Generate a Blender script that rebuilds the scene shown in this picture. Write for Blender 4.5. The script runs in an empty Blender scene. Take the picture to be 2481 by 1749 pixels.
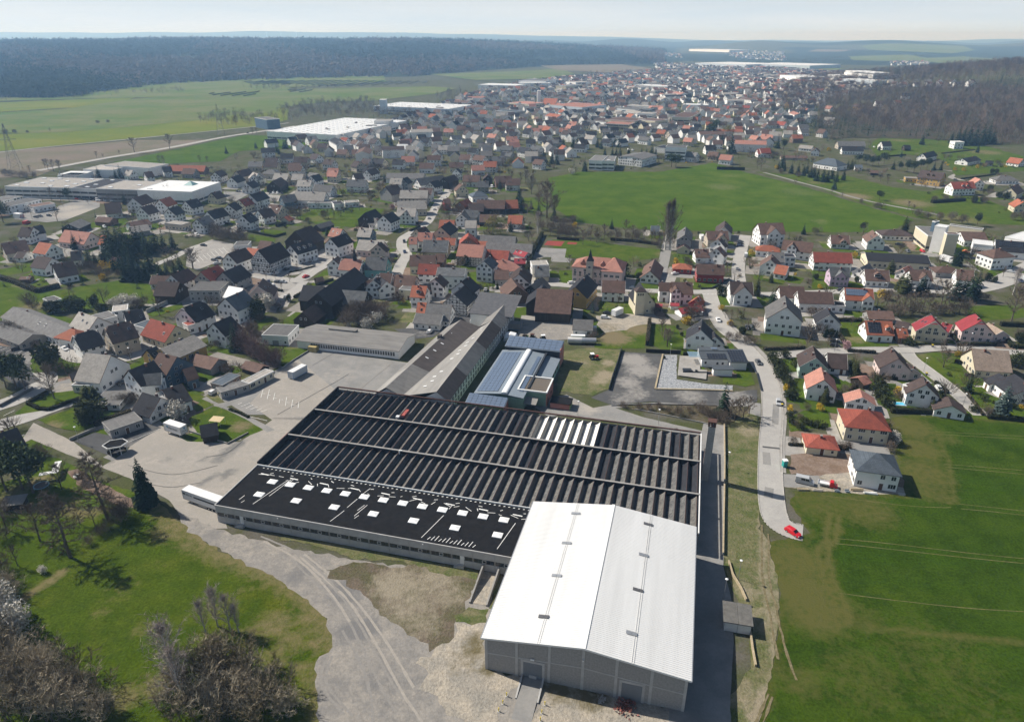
import bpy, bmesh, math, random
import numpy as np
from mathutils import Vector, Matrix, noise
from mathutils.geometry import delaunay_2d_cdt
random.seed(7)
scene = bpy.context.scene
COL = scene.collection
rad = math.radians
# ------------------------------------------------------------------ camera
CAM_H = 115.0
S = CAM_H / 100.0
PITCH = 25.0
FPX, PW, PH = 1680.0, 2481.0, 1749.0
cam_d = bpy.data.cameras.new('camera')
cam = bpy.data.objects.new('camera', cam_d)
COL.objects.link(cam)
cam.location = (0, 0, CAM_H)
cam.rotation_euler = (rad(90 - PITCH), 0, 0)
cam_d.sensor_fit = 'HORIZONTAL'
cam_d.sensor_width = 36.0
cam_d.lens = 36.0 * FPX / PW
cam_d.clip_start = 0.5
cam_d.clip_end = 60000
scene.camera = cam
# ------------------------------------------------------------------ sky and sun
SUN_EL = 43.0
SUN_AZ_DIR = Vector((-math.cos(rad(25)), math.sin(rad(25)), 0))     # horizontal direction towards the sun
world = bpy.data.worlds.new('World')
scene.world = world
world.use_nodes = True
wn = world.node_tree
wn.nodes.clear()
out = wn.nodes.new('ShaderNodeOutputWorld')
bg = wn.nodes.new('ShaderNodeBackground')
sky = wn.nodes.new('ShaderNodeTexSky')
sky.sky_type = 'NISHITA'
sky.sun_disc = False
sky.sun_elevation = rad(SUN_EL)
sky.sun_rotation = math.atan2(SUN_AZ_DIR.x, SUN_AZ_DIR.y)
sky.air_density = 1.0
sky.dust_density = 1.2
sky.ozone_density = 1.0
bg.inputs['Strength'].default_value = 0.055
tcw = wn.nodes.new('ShaderNodeTexCoord'); sxw = wn.nodes.new('ShaderNodeSeparateXYZ'); wn.links.new(tcw.outputs['Generated'], sxw.inputs[0])
mrw = wn.nodes.new('ShaderNodeMapRange'); mrw.interpolation_type = 'SMOOTHERSTEP'
mrw.inputs[1].default_value = -.02; mrw.inputs[2].default_value = .16; mrw.inputs[3].default_value = 1.0; mrw.inputs[4].default_value = 0.0
wn.links.new(sxw.outputs[2], mrw.inputs[0])
nzw = wn.nodes.new('ShaderNodeTexNoise'); nzw.inputs['Scale'].default_value = 3.0; nzw.inputs['Detail'].default_value = 5
mpw = wn.nodes.new('ShaderNodeMapping'); mpw.inputs['Scale'].default_value = (1, 1, 14); wn.links.new(tcw.outputs['Generated'], mpw.inputs[0]); wn.links.new(mpw.outputs[0], nzw.inputs['Vector'])
crw = wn.nodes.new('ShaderNodeValToRGB'); crw.color_ramp.elements[0].position = .35; crw.color_ramp.elements[1].position = .7
HZ = 12.2
crw.color_ramp.elements[0].color = (.76*HZ, .88*HZ, 1.0*HZ, 1); crw.color_ramp.elements[1].color = (.88*HZ, .95*HZ, 1.02*HZ, 1)
wn.links.new(nzw.outputs[0], crw.inputs[0])
mxw = wn.nodes.new('ShaderNodeMix'); mxw.data_type = 'RGBA'
wn.links.new(mrw.outputs[0], mxw.inputs[0]); wn.links.new(sky.outputs[0], mxw.inputs[6]); wn.links.new(crw.outputs[0], mxw.inputs[7])
wn.links.new(mxw.outputs[2], bg.inputs[0])
wn.links.new(bg.outputs[0], out.inputs[0])
sun_d = bpy.data.lights.new('sun', 'SUN')
sun_d.energy = 4.6
sun_d.angle = rad(0.53)
sun_d.color = (1.0, 0.955, 0.88)
sun = bpy.data.objects.new('sun', sun_d)
COL.objects.link(sun)
sdir = SUN_AZ_DIR * math.cos(rad(SUN_EL)) + Vector((0, 0, math.sin(rad(SUN_EL))))
sun.rotation_euler = sdir.to_track_quat('Z', 'Y').to_euler()
scene.view_settings.view_transform = 'Standard'
scene.view_settings.look = 'None'
scene.view_settings.exposure = 0.5
scene.view_settings.gamma = 1.0
scene.view_settings.use_curve_mapping = False
cy = scene.cycles
cy.use_denoising = True
cy.max_bounces = 6
cy.diffuse_bounces = 2
cy.glossy_bounces = 2
cy.transmission_bounces = 2
cy.volume_bounces = 1
cy.transparent_max_bounces = 6
cy.caustics_reflective = False
cy.caustics_refractive = False
# ------------------------------------------------------------------ terrain and pixel -> place
def sstep(a, b, x):
 t = max(0.0, min(1.0, (x - a) / (b - a)))
 return t * t * (3 - 2 * t)
_T = [-.75, -.595, -.452, -.298, -.132, -.02, .077, .143, .22]
_YB = [1230, 1400, 1800, 2000, 2130, 2600, 3000, 3100, 3100]
_HC = [70, 72, 74, 76, 74, 66, 46, 24, 0]
def _interp(x, xs, ys):
 if x <= xs[0]: return ys[0]
 for i in range(1, len(xs)):
  if x <= xs[i]:
   k = (x - xs[i-1]) / (xs[i] - xs[i-1]); return ys[i-1] * (1 - k) + ys[i] * k
 return ys[-1]
def height(x, y):
 return S * height1(x / S, y / S)
def height1(x, y):
 if y < 560: return 0.0
 h = 0.0
 d2 = ((x - 1150) / 350.0) ** 2 + ((y - 1350) / 350.0) ** 2
 if d2 < 16: h += 60 * math.exp(-.5 * d2) * sstep(560, 760, y)
 t = x / y
 if y > 1150:
  hc = _interp(t, _T, _HC)
  if hc > 0:
   yb = _interp(t, _T, _YB)
   if y > yb:
    n = noise.noise((x * .0011, y * .0007, 3.1))
    h += hc * (sstep(yb - 50, yb + 1900, y) * .8 + .2 * sstep(yb, yb + 500, y)) * (1 + .10 * n + .20 * noise.noise((t * 5.5, .4, 7.7)))
 if y > 4200:
  w = sstep(.16, .34, t)
  n = noise.noise((t * 9, y * .0002, 1.7))
  h += w * (68 + 40 * n) * math.exp(-.5 * ((y - 6600) / 900.0) ** 2)
  w2 = sstep(-.02, .12, t)
  n2 = noise.noise((t * 7 + 5, 2.2, y * .0001))
  h += w2 * (50 + 46 * n2 + 30 * noise.noise((t * 17 + 2, .2, 6.1))) * math.exp(-.5 * ((y - 9800) / 1100.0) ** 2)
  n3 = noise.noise((t * 5 + 9, .3, 8.1))
  h += (104 + 30 * n3 + 22 * noise.noise((t * 13, .7, 2.2)) - 50 * sstep(-.12, .18, t)) * math.exp(-.5 * ((y - 14500) / 1300.0) ** 2)
 return h
_sp, _cp = math.sin(rad(PITCH)), math.cos(rad(PITCH))
def ray(u, v):
 a = (u - PW / 2) / FPX; b = (v - PH / 2) / FPX
 return a, _cp - b * _sp, -_sp - b * _cp
def place(u, v, z=0.0):
 """the point of the ground (or z metres above it) seen in the photograph at u, v"""
 dx, dy, dz = ray(u, v)
 dz = min(dz, -.004)
 t = (CAM_H - z) / -dz
 if dy * t < 560 * S: return Vector((dx * t, dy * t, z))
 lo = 500.0
 tt = lo / dy
 step = 10.0
 while tt < t + 1:
  x, y, q = dx * tt, dy * tt, CAM_H + dz * tt
  if q <= height(x, y) + z:
   return Vector((x, y, height(x, y) + z))
  tt += step; step = max(4.0, tt * .01)
 return Vector((dx * t, dy * t, height(dx * t, dy * t) + z))
REG = dict(a=(0,400,500,2296), b=(450,400,500,2296), c=(900,400,500,2296), d=(1350,500,550,2296), e=(1850,300,631,2296),
           f=(1850,550,631,2296), g=(0,650,500,2024), h=(450,600,500,2024), i=(900,600,500,2024), j=(1350,650,500,2024),
           k=(1800,850,681,2296), l=(0,950,600,2159), m=(0,1350,800,2296), n=(1100,1150,800,2162), o=(500,920,500,2024),
           p=(900,950,500,2024), q=(1300,950,500,2024), r=(700,1250,600,1947), s=(1650,1250,831,2296), t=(2000,750,481,2225),
           u=(0,50,700,2296), v=(600,50,700,2296), w=(1200,50,700,2296), x=(1800,50,681,2296), z=(0,0,2481,2296))
def px(r, x, y):
 R = REG[r]; k = R[2] / R[3]
 return R[0] + x * k, R[1] + y * k
def G(r, x, y, z=0.0):
 return place(*px(r, x, y), z)
# ------------------------------------------------------------------ materials
MATS = {}
def nodes_of(m):
 m.use_nodes = True
 nt = m.node_tree
 return nt, nt.nodes, nt.links, nt.nodes['Principled BSDF']
def mat(name, col, rough=.85, var=.25, scale=1.5, col2=None, bump=0.0, spec=.3, metal=0.0, coords='Object', streak=None, rnd=.0):
 """a procedural surface: base colour broken up by two scales of noise"""
 if name in MATS: return MATS[name]
 m = bpy.data.materials.new(name)
 nt, N, L, P = nodes_of(m)
 P.inputs['Roughness'].default_value = rough
 P.inputs['Specular IOR Level'].default_value = spec if rough < .7 else spec * .12
 P.inputs['Metallic'].default_value = metal
 if coords == 'World':
  g = N.new('ShaderNodeNewGeometry'); src = g.outputs['Position']
 else:
  g = N.new('ShaderNodeTexCoord'); src = g.outputs['Object']
 if streak:
  mp = N.new('ShaderNodeMapping'); mp.inputs['Scale'].default_value = streak
  L.new(src, mp.inputs[0]); src = mp.outputs[0]
 n1 = N.new('ShaderNodeTexNoise'); n1.inputs['Scale'].default_value = scale; n1.inputs['Detail'].default_value = 6; n1.inputs['Roughness'].default_value = .65
 L.new(src, n1.inputs['Vector'])
 cr = N.new('ShaderNodeValToRGB')
 c2 = col2 or tuple(c * (1 - var) for c in col)
 c1 = col if col2 else tuple(min(1, c * (1 + var * .6)) for c in col)
 cr.color_ramp.elements[0].position = .33; cr.color_ramp.elements[0].color = (*c2, 1)
 cr.color_ramp.elements[1].position = .67; cr.color_ramp.elements[1].color = (*c1, 1)
 L.new(n1.outputs[0], cr.inputs[0])
 colo = cr.outputs[0]
 if rnd:
  oi = N.new('ShaderNodeObjectInfo')
  mr = N.new('ShaderNodeMapRange'); mr.inputs[3].default_value = 1 - rnd; mr.inputs[4].default_value = 1 + rnd
  L.new(oi.outputs['Random'], mr.inputs[0])
  hs = N.new('ShaderNodeHueSaturation'); L.new(mr.outputs[0], hs.inputs['Value']); L.new(colo, hs.inputs['Color']); colo = hs.outputs[0]
 L.new(colo, P.inputs['Base Color'])
 if bump:
  b = N.new('ShaderNodeBump'); b.inputs['Strength'].default_value = bump; b.inputs['Distance'].default_value = .1
  L.new(n1.outputs[0], b.inputs['Height']); L.new(b.outputs[0], P.inputs['Normal'])
 MATS[name] = m
 return m
def ground_mat(name, cols, scales=(.02, .12, .9), rough=.95, wear=None, bump=.4, streak=None, fa=.32):
 """ground cover: cols[0..] mixed by noise of three scales; vertex attribute wear blends in the wear colour"""
 if name in MATS: return MATS[name]
 m = bpy.data.materials.new(name)
 nt, N, L, P = nodes_of(m)
 P.inputs['Roughness'].default_value = rough; P.inputs['Specular IOR Level'].default_value = .0
 g = N.new('ShaderNodeNewGeometry'); src = g.outputs['Position']
 if streak:
  mp = N.new('ShaderNodeMapping'); mp.inputs['Scale'].default_value = (1, 1, 1); mp.inputs['Rotation'].default_value = (0, 0, streak)
  mp2 = N.new('ShaderNodeMapping'); mp2.inputs['Scale'].default_value = (.12, 1, 1)
  L.new(src, mp.inputs[0]); L.new(mp.outputs[0], mp2.inputs[0]); src2 = mp2.outputs[0]
 else: src2 = src
 def nz(sc, s, det=5):
  n = N.new('ShaderNodeTexNoise'); n.inputs['Scale'].default_value = sc; n.inputs['Detail'].default_value = det; n.inputs['Roughness'].default_value = .68
  L.new(s, n.inputs['Vector']); return n.outputs[0]
 c = None
 prev = None
 for i, col in enumerate(cols):
  if i == 0:
   rgb = N.new('ShaderNodeRGB'); rgb.outputs[0].default_value = (*col, 1); prev = rgb.outputs[0]; continue
  sc = scales[min(i - 1, len(scales) - 1)]
  n = nz(sc, src2 if i == 1 else src)
  mr = N.new('ShaderNodeMapRange'); mr.inputs[1].default_value = .40; mr.inputs[2].default_value = .62
  L.new(n, mr.inputs[0])
  mx = N.new('ShaderNodeMix'); mx.data_type = 'RGBA'
  mx.inputs[7].default_value = (*col, 1)
  L.new(mr.outputs[0], mx.inputs[0]); L.new(prev, mx.inputs[6]); prev = mx.outputs[2]
 fine = nz(1.7, src, 7)
 mr = N.new('ShaderNodeMapRange'); mr.inputs[1].default_value = .25; mr.inputs[2].default_value = .75; mr.inputs[3].default_value = 1 - fa; mr.inputs[4].default_value = 1 + fa
 L.new(fine, mr.inputs[0])
 hs = N.new('ShaderNodeHueSaturation'); L.new(prev, hs.inputs['Color']); L.new(mr.outputs[0], hs.inputs['Value']); prev = hs.outputs[0]
 if wear:
  at = N.new('ShaderNodeAttribute'); at.attribute_name = 'wear'
  n = nz(.55, src, 9)
  ad = N.new('ShaderNodeMath'); ad.operation = 'MULTIPLY_ADD'; ad.inputs[1].default_value = 1.7;
  sb = N.new('ShaderNodeMath'); sb.operation = 'SUBTRACT'; sb.inputs[1].default_value = .5; L.new(n, sb.inputs[0])
  sc2 = N.new('ShaderNodeMath'); sc2.operation = 'MULTIPLY'; sc2.inputs[1].default_value = 2.6; L.new(sb.outputs[0], sc2.inputs[0])
  L.new(at.outputs['Fac'], ad.inputs[0]); L.new(sc2.outputs[0], ad.inputs[2])
  cl = N.new('ShaderNodeMapRange'); cl.inputs[1].default_value = .3; cl.inputs[2].default_value = 1.3; L.new(ad.outputs[0], cl.inputs[0])
  mlt = N.new('ShaderNodeMath'); mlt.operation = 'MULTIPLY'
  gt = N.new('ShaderNodeMapRange'); gt.inputs[1].default_value = .0; gt.inputs[2].default_value = .25; L.new(at.outputs['Fac'], gt.inputs[0])
  L.new(cl.outputs[0], mlt.inputs[0]); L.new(gt.outputs[0], mlt.inputs[1])
  mx = N.new('ShaderNodeMix'); mx.data_type = 'RGBA'; mx.inputs[7].default_value = (*wear, 1)
  L.new(mlt.outputs[0], mx.inputs[0]); L.new(prev, mx.inputs[6]); prev = mx.outputs[2]
 L.new(prev, P.inputs['Base Color'])
 if bump:
  b = N.new('ShaderNodeBump'); b.inputs['Strength'].default_value = bump; b.inputs['Distance'].default_value = .35
  L.new(fine, b.inputs['Height']); L.new(b.outputs[0], P.inputs['Normal'])
 MATS[name] = m
 return m
def leaf_mat(name, col, col2, rough=.8, rnd=.18, trans=0.0):
 if name in MATS: return MATS[name]
 m = mat(name, col, rough, col2=col2, scale=.9, spec=.2, rnd=rnd)
 return m
def tile_mat(name, col, col2, rows=3.2, rough=.8, patch=.5, spec=.3):
 """roofing: tile courses as darker lines across the slope (object z), blotches and weathering"""
 if name in MATS: return MATS[name]
 m = bpy.data.materials.new(name)
 nt, N, L, P = nodes_of(m)
 P.inputs['Roughness'].default_value = rough; P.inputs['Specular IOR Level'].default_value = spec * .3
 tc = N.new('ShaderNodeTexCoord'); src = tc.outputs['Object']
 n1 = N.new('ShaderNodeTexNoise'); n1.inputs['Scale'].default_value = .55; n1.inputs['Detail'].default_value = 7; n1.inputs['Roughness'].default_value = .7
 oi = N.new('ShaderNodeObjectInfo')
 va = N.new('ShaderNodeVectorMath'); va.operation = 'MULTIPLY_ADD'
 L.new(oi.outputs['Random'], va.inputs[0]); va.inputs[1].default_value = (40, 40, 40); L.new(src, va.inputs[2])
 L.new(va.outputs[0], n1.inputs['Vector'])
 br = N.new('ShaderNodeTexBrick'); br.inputs['Scale'].default_value = 1.0
 mp = N.new('ShaderNodeMapping'); mp.inputs['Rotation'].default_value = (rad(90), 0, 0)
 sx = N.new('ShaderNodeSeparateXYZ'); L.new(src, sx.inputs[0])
 cb = N.new('ShaderNodeCombineXYZ'); L.new(sx.outputs[0], cb.inputs[0]);
 mu = N.new('ShaderNodeMath'); mu.operation = 'MULTIPLY'; mu.inputs[1].default_value = 1.5; L.new(sx.outputs[2], mu.inputs[0]); L.new(mu.outputs[0], cb.inputs[1])
 L.new(cb.outputs[0], br.inputs['Vector'])
 br.inputs['Brick Width'].default_value = .5; br.inputs['Row Height'].default_value = .4; br.inputs['Mortar Size'].default_value = .035; br.inputs['Bias'].default_value = 0
 br.inputs['Color1'].default_value = (1.15, 1.15, 1.15, 1); br.inputs['Color2'].default_value = (.82, .82, .82, 1); br.inputs['Mortar'].default_value = (.5, .5, .5, 1)
 cr = N.new('ShaderNodeValToRGB'); cr.color_ramp.elements[0].position = .32; cr.color_ramp.elements[1].position = .68
 cr.color_ramp.elements[0].color = (*col2, 1); cr.color_ramp.elements[1].color = (*col, 1)
 L.new(n1.outputs[0], cr.inputs[0])
 mx = N.new('ShaderNodeMix'); mx.data_type = 'RGBA'; mx.blend_type = 'MULTIPLY'; mx.inputs[0].default_value = patch
 L.new(cr.outputs[0], mx.inputs[6]); L.new(br.outputs[0], mx.inputs[7])
 mr = N.new('ShaderNodeMapRange'); mr.inputs[3].default_value = .8; mr.inputs[4].default_value = 1.2; L.new(oi.outputs['Random'], mr.inputs[0])
 hs = N.new('ShaderNodeHueSaturation'); L.new(mr.outputs[0], hs.inputs['Value']); L.new(mx.outputs[2], hs.inputs['Color'])
 L.new(hs.outputs[0], P.inputs['Base Color'])
 MATS[name] = m
 return m
# ------------------------------------------------------------------ mesh collecting
class MB:
 def __init__(s): s.v = []; s.f = []; s.mi = []
 def quad(s, a, b, c, d, m=0):
  i = len(s.v); s.v += [tuple(a), tuple(b), tuple(c), tuple(d)]; s.f.append((i, i+1, i+2, i+3)); s.mi.append(m)
 def tri(s, a, b, c, m=0):
  i = len(s.v); s.v += [tuple(a), tuple(b), tuple(c)]; s.f.append((i, i+1, i+2)); s.mi.append(m)
 def poly(s, pts, m=0):
  i = len(s.v); s.v += [tuple(p) for p in pts]; s.f.append(tuple(range(i, i+len(pts)))); s.mi.append(m)
 def box(s, x0, y0, z0, x1, y1, z1, m=0, M=None):
  i = len(s.v)
  P = [(x0,y0,z0),(x1,y0,z0),(x1,y1,z0),(x0,y1,z0),(x0,y0,z1),(x1,y0,z1),(x1,y1,z1),(x0,y1,z1)]
  if M is not None: P = [tuple(M @ Vector(p)) for p in P]
  s.v += P
  for f in ((0,3,2,1),(4,5,6,7),(0,1,5,4),(1,2,6,5),(2,3,7,6),(3,0,4,7)):
   s.f.append(tuple(i+k for k in f)); s.mi.append(m)
 def prism(s, ring, axis0, axis1, m=0):
  """ring: list of points at start; extruded by vector axis1-axis0"""
  d = Vector(axis1) - Vector(axis0); n = len(ring); i = len(s.v)
  s.v += [tuple(Vector(p)) for p in ring] + [tuple(Vector(p) + d) for p in ring]
  s.f.append(tuple(range(i+n-1, i-1, -1))); s.mi.append(m)
  s.f.append(tuple(range(i+n, i+2*n))); s.mi.append(m)
  for k in range(n):
   a, b = k, (k+1) % n
   s.f.append((i+a, i+b, i+n+b, i+n+a)); s.mi.append(m)
 def tube(s, a, b, r0, r1, n=5, m=0, cap=True):
  a = Vector(a); b = Vector(b); d = (b - a)
  if d.length < 1e-6: return
  d.normalize(); p = d.orthogonal().normalized(); q = d.cross(p); i = len(s.v)
  for c, r in ((a, r0), (b, r1)):
   for k in range(n):
    t = 2*math.pi*k/n
    s.v.append(tuple(c + p*(math.cos(t)*r) + q*(math.sin(t)*r)))
  for k in range(n):
   k2 = (k+1) % n
   s.f.append((i+k, i+k2, i+n+k2, i+n+k)); s.mi.append(m)
  if cap:
   s.f.append(tuple(range(i+n, i+2*n))); s.mi.append(m)
   s.f.append(tuple(range(i+n-1, i-1, -1))); s.mi.append(m)
 def mesh(s, name, mats, k=None):
  me = bpy.data.meshes.new(name)
  k = k or getattr(s, 'k', 1.0)
  me.from_pydata([(a*k, b*k, c*k) for a, b, c in s.v] if k != 1.0 else s.v, [], s.f)
  for m in (mats if isinstance(mats, (list, tuple)) else [mats]): me.materials.append(m)
  if len(me.materials) > 1: me.polygons.foreach_set('material_index', s.mi)
  me.update()
  return me
 def build(s, name, mats, parent=None, loc=(0,0,0), rz=0.0):
  return link(name, s.mesh(name, mats), parent, loc, rz)
KIDS = {}
def link(name, data, parent=None, loc=(0,0,0), rz=0.0, scale=None):
 o = bpy.data.objects.new(name, data); COL.objects.link(o)
 o.location = loc
 if rz: o.rotation_euler = (0, 0, rz)
 if scale is not None: o.scale = scale
 if parent is not None:
  o.parent = parent; KIDS.setdefault(parent.name, []).append(o)
 return o
def thing(name, label, cat, loc=(0,0,0), rz=0.0, group=None):
 o = link(name, None, None, loc, rz)
 o.empty_display_size = .5
 return tag(o, label, cat, group)
def tag(o, label=None, cat=None, group=None, kind=None):
 if label: o['label'] = label
 if cat: o['category'] = cat
 if group: o['group'] = group
 if kind: o['kind'] = kind
 return o
def dup(o, parent=None, loc=None, rz=None, scale=None):
 c = o.copy(); COL.objects.link(c); c.parent = parent
 if parent is not None: KIDS.setdefault(parent.name, []).append(c)
 if loc is not None: c.location = loc
 if rz is not None: c.rotation_euler = (0, 0, rz)
 if scale is not None: c.scale = scale
 for ch in KIDS.get(o.name, []): dup(ch, c)
 return c
# ------------------------------------------------------------------ ground sheet to the horizon
GRASS, LUSH, STRAW, SOIL = (.060,.092,.022), (.048,.098,.016), (.17,.15,.075), (.16,.115,.08)
M_base = ground_mat('garden_ground', [(.062,.072,.026), (.092,.080,.05), (.115,.105,.09), (.065,.075,.028)], (.018, .05, .11), wear=(.028,.036,.022))
M_meadow = ground_mat('meadow_grass', [(.058,.090,.006), (.082,.100,.010), (.044,.072,.005)], (.03, .18, .8), wear=(.165,.140,.065), bump=1.0, fa=.5)
M_lawn = ground_mat('lawn_grass', [(.064,.102,.011), (.088,.108,.017), (.048,.080,.009)], (.04, .2, .8), wear=(.17,.14,.08))
M_crop = ground_mat('young_crop', [(.034,.068,.005), (.050,.078,.007), (.027,.052,.004)], (.03, .12, .5), wear=(.092,.092,.026), streak=rad(8), bump=.8, fa=.45)
M_field = ground_mat('green_field', [(.060,.104,.010), (.078,.112,.014), (.048,.086,.008)], (.012, .05, .3), wear=(.13,.14,.06), streak=rad(5))
M_far_a = ground_mat('far_green_field', [(.082,.125,.028), (.105,.138,.030), (.14,.145,.06)], (.004, .01, .05), streak=rad(20))
M_far_b = ground_mat('far_yellow_field', [(.125,.155,.022), (.165,.16,.03), (.105,.14,.02)], (.004, .01, .05), streak=rad(20))
M_plough = ground_mat('ploughed_field', [(.19,.155,.125), (.16,.13,.10), (.14,.13,.085)], (.005, .02, .1), streak=rad(25))
M_yard = ground_mat('yard_concrete', [(.31,.285,.25), (.27,.25,.225), (.335,.305,.27), (.285,.265,.235)], (.03, .09, .5), wear=(.17,.165,.155), bump=.15, fa=.10)
M_asph = ground_mat('asphalt', [(.23,.225,.215), (.19,.187,.18), (.26,.25,.235)], (.04, .15, .6), wear=(.35,.32,.28), bump=.1, fa=.10)
M_asphd = ground_mat('dark_asphalt', [(.085,.085,.086), (.11,.108,.105), (.075,.075,.077)], (.04, .15, .6), wear=(.27,.255,.235), bump=.15, fa=.10)
M_road = ground_mat('road_asphalt', [(.345,.33,.31), (.31,.298,.28), (.375,.36,.335)], (.05, .2, .7), wear=(.18,.175,.17), bump=.08, fa=.10)
M_pave = ground_mat('pavement_slabs', [(.34,.325,.30), (.30,.285,.265), (.27,.255,.235)], (.06, .3, 1.1), wear=(.2,.19,.18), bump=.1, fa=.10)
M_gravel = ground_mat('gravel_track', [(.262,.243,.218), (.228,.213,.196), (.305,.277,.24), (.212,.20,.184)], (.05, .12, .4), wear=(.165,.16,.155), bump=.5, fa=.2)
M_sand = ground_mat('sandy_gravel', [(.42,.365,.29), (.33,.295,.245), (.27,.25,.215)], (.07, .2, .7), wear=(.14,.12,.07), bump=.9)
M_weeds = ground_mat('dry_weeds', [(.15,.12,.09), (.115,.095,.07), (.10,.095,.05)], (.05, .2, .6), wear=(.27,.235,.175), bump=1.0)
M_bank = ground_mat('bank_grass', [(.115,.125,.05), (.075,.10,.03), (.17,.155,.085)], (.06, .25, .8), wear=(.27,.23,.16), bump=1.0)
M_brown = ground_mat('bare_soil', [(.19,.135,.10), (.16,.115,.085), (.23,.175,.14)], (.1, .3, .9), bump=.8)
M_scrub = ground_mat('scrub_ground', [(.09,.08,.045), (.06,.06,.03), (.12,.10,.07)], (.08, .25, .8), bump=1.0)
M_wood = ground_mat('forest_floor', [(.085,.065,.05), (.06,.05,.038), (.05,.055,.03)], (.02, .06, .2))
M_red = ground_mat('red_sport_surface', [(.26,.06,.05), (.22,.055,.045)], (.1, .4))
M_stones = ground_mat('grey_stone_slope', [(.26,.27,.285), (.15,.155,.165), (.40,.41,.42)], (.9, 1.5, 2.2), bump=1.0)
M_white = ground_mat('road_paint', [(.75,.74,.70), (.6,.59,.56)], (1.2,), bump=0)
M_kerb = ground_mat('kerb_stone', [(.42,.40,.37), (.36,.34,.31)], (.6,))
def ground_mesh():
 ts = list(np.linspace(-1.25, 1.25, 150))
 ys = list(np.concatenate([np.linspace(20, 560, 8), np.geomspace(600, 17500, 190)]))
 v = []; wr = []
 for y in ys:
  for t in ts:
   x = t * max(y, 160); h = height(x, y); v.append((x, y, h))
   w = 0.0
   if y > 1150:
    yb = S * _interp(x / y, _T, _YB)
    if _interp(x / y, _T, _HC) > 3 and y > yb - 40: w = .9
    if y > 3300: w = max(w, .75 if noise.noise((x*.0009, y*.0005, 0)) > -.05 else 0)
    if y > 7500: w = max(w, .7)
   wr.append(w)
 n = len(ts); f = []
 for j in range(len(ys) - 1):
  for i in range(n - 1):
   f.append((j*n+i, j*n+i+1, (j+1)*n+i+1, (j+1)*n+i))
 k = len(v); w = n - 1
 v += [(-260, -120, 0), (260, -120, 0)]
 f.append((k, k+1, w, 0)); wr += [0, 0]
 me = bpy.data.meshes.new('ground'); me.from_pydata(v, [], f); me.materials.append(M_base)
 at = me.attributes.new('wear', 'FLOAT', 'POINT'); at.data.foreach_set('value', wr)
 me.polygons.foreach_set('use_smooth', [True] * len(f)); me.update()
 return tag(link('ground', me), kind='structure', label='garden and meadow ground of the valley reaching to the hills')
ground_mesh()
LAYER = [0]
def seg_dist(p, a, b):
 ab = b - a; q = ab.length_squared
 t = 0 if q == 0 else max(0, min(1, (p - a).dot(ab) / q))
 return (p - (a + ab * t)).length
def rough_edge(pts, step, amp, seed=0):
 o = []; n = len(pts)
 for i in range(n):
  a, b = pts[i], pts[(i+1) % n]; d = b - a; L_ = d.length
  k = max(1, min(60, int(L_ / step))); nrm = Vector((-d.y, d.x)).normalized() if L_ > 0 else Vector((0, 0))
  for j in range(k):
   p = a + d * (j / k)
   if amp: p = p + nrm * ((noise.noise((p.x*.35/amp**.5, p.y*.35/amp**.5, seed)) * 2 + noise.noise((p.x*1.3, p.y*1.3, seed))) * amp)
   o.append(p)
 return o
def sheet(name, r, pts, m, res=6.0, amp=.5, step=2.0, wear=None, label=None, kind='structure', raise_=0.0, world_pts=None, edge=None):
 """a ground surface cut to an outline, laid on the terrain; wear = [(region, x, y, radius, amount) or (region, [pts], width, amount)]"""
 LAYER[0] += 1
 w = world_pts or [G(r, *p) for p in pts]
 w2 = [Vector((p.x, p.y)) for p in w]
 far = max(p.y for p in w2)
 ol = rough_edge(w2, step, amp, LAYER[0])
 xs = [p.x for p in ol]; ys = [p.y for p in ol]
 vs = list(ol); E_ = [(i, (i+1) % len(ol)) for i in range(len(ol))]
 nx = int((max(xs)-min(xs))/res); ny = int((max(ys)-min(ys))/res)
 if nx*ny < 60000:
  for i in range(1, nx+1):
   for j in range(1, ny+1):
    vs.append(Vector((min(xs)+(i+.5*(j%2))*res, min(ys)+j*res)))
 cv, ce, cf, *_ = delaunay_2d_cdt(vs, E_, [list(range(len(ol)))], 2, 1e-4)
 off = .012 + LAYER[0]*.0009 + raise_ + (max(0, far-600)*.0006 if far > 700 else 0)
 V = [(p.x, p.y, height(p.x, p.y) + off) for p in cv]
 me = bpy.data.meshes.new(name); me.from_pydata(V, [], [tuple(f) for f in cf]); me.materials.append(m)
 if wear:
  W = []
  items = []
  for it in wear:
   if isinstance(it[1], list):
    items.append(([G(it[0], *p).xy for p in it[1]], it[2], it[3]))
   else: items.append(([G(it[0], it[1], it[2]).xy], it[3], it[4]))
  for p in cv:
   w_ = 0.0
   for pl, rd, am in items:
    d = (p - pl[0]).length if len(pl) == 1 else min(seg_dist(p, pl[i], pl[i+1]) for i in range(len(pl)-1))
    if d < rd*1.5: w_ = max(w_, am * (1 - sstep(rd*.35, rd*1.5, d)))
   if edge:
    d = min(seg_dist(p, ol[i], ol[i-1]) for i in range(len(ol)))
    w_ = max(w_, edge[1] * (1 - sstep(0, edge[0], d)))
   W.append(w_)
  at = me.attributes.new('wear', 'FLOAT', 'POINT'); at.data.foreach_set('value', W)
 if len(me.polygons) and me.polygons[0].normal.z < 0: me.flip_normals()
 me.update()
 return tag(link(name, me), kind=kind, label=label)
def smooth_line(P, n=6):
 o = []
 for i in range(len(P)-1):
  p0 = P[max(i-1,0)]; p1 = P[i]; p2 = P[i+1]; p3 = P[min(i+2,len(P)-1)]
  for k in range(n):
   t = k/n
   o.append(.5*((2*p1)+(p2-p0)*t+(2*p0-5*p1+4*p2-p3)*t*t+(3*p1-p0-3*p2+p3)*t**3))
 o.append(P[-1]); return o
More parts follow.
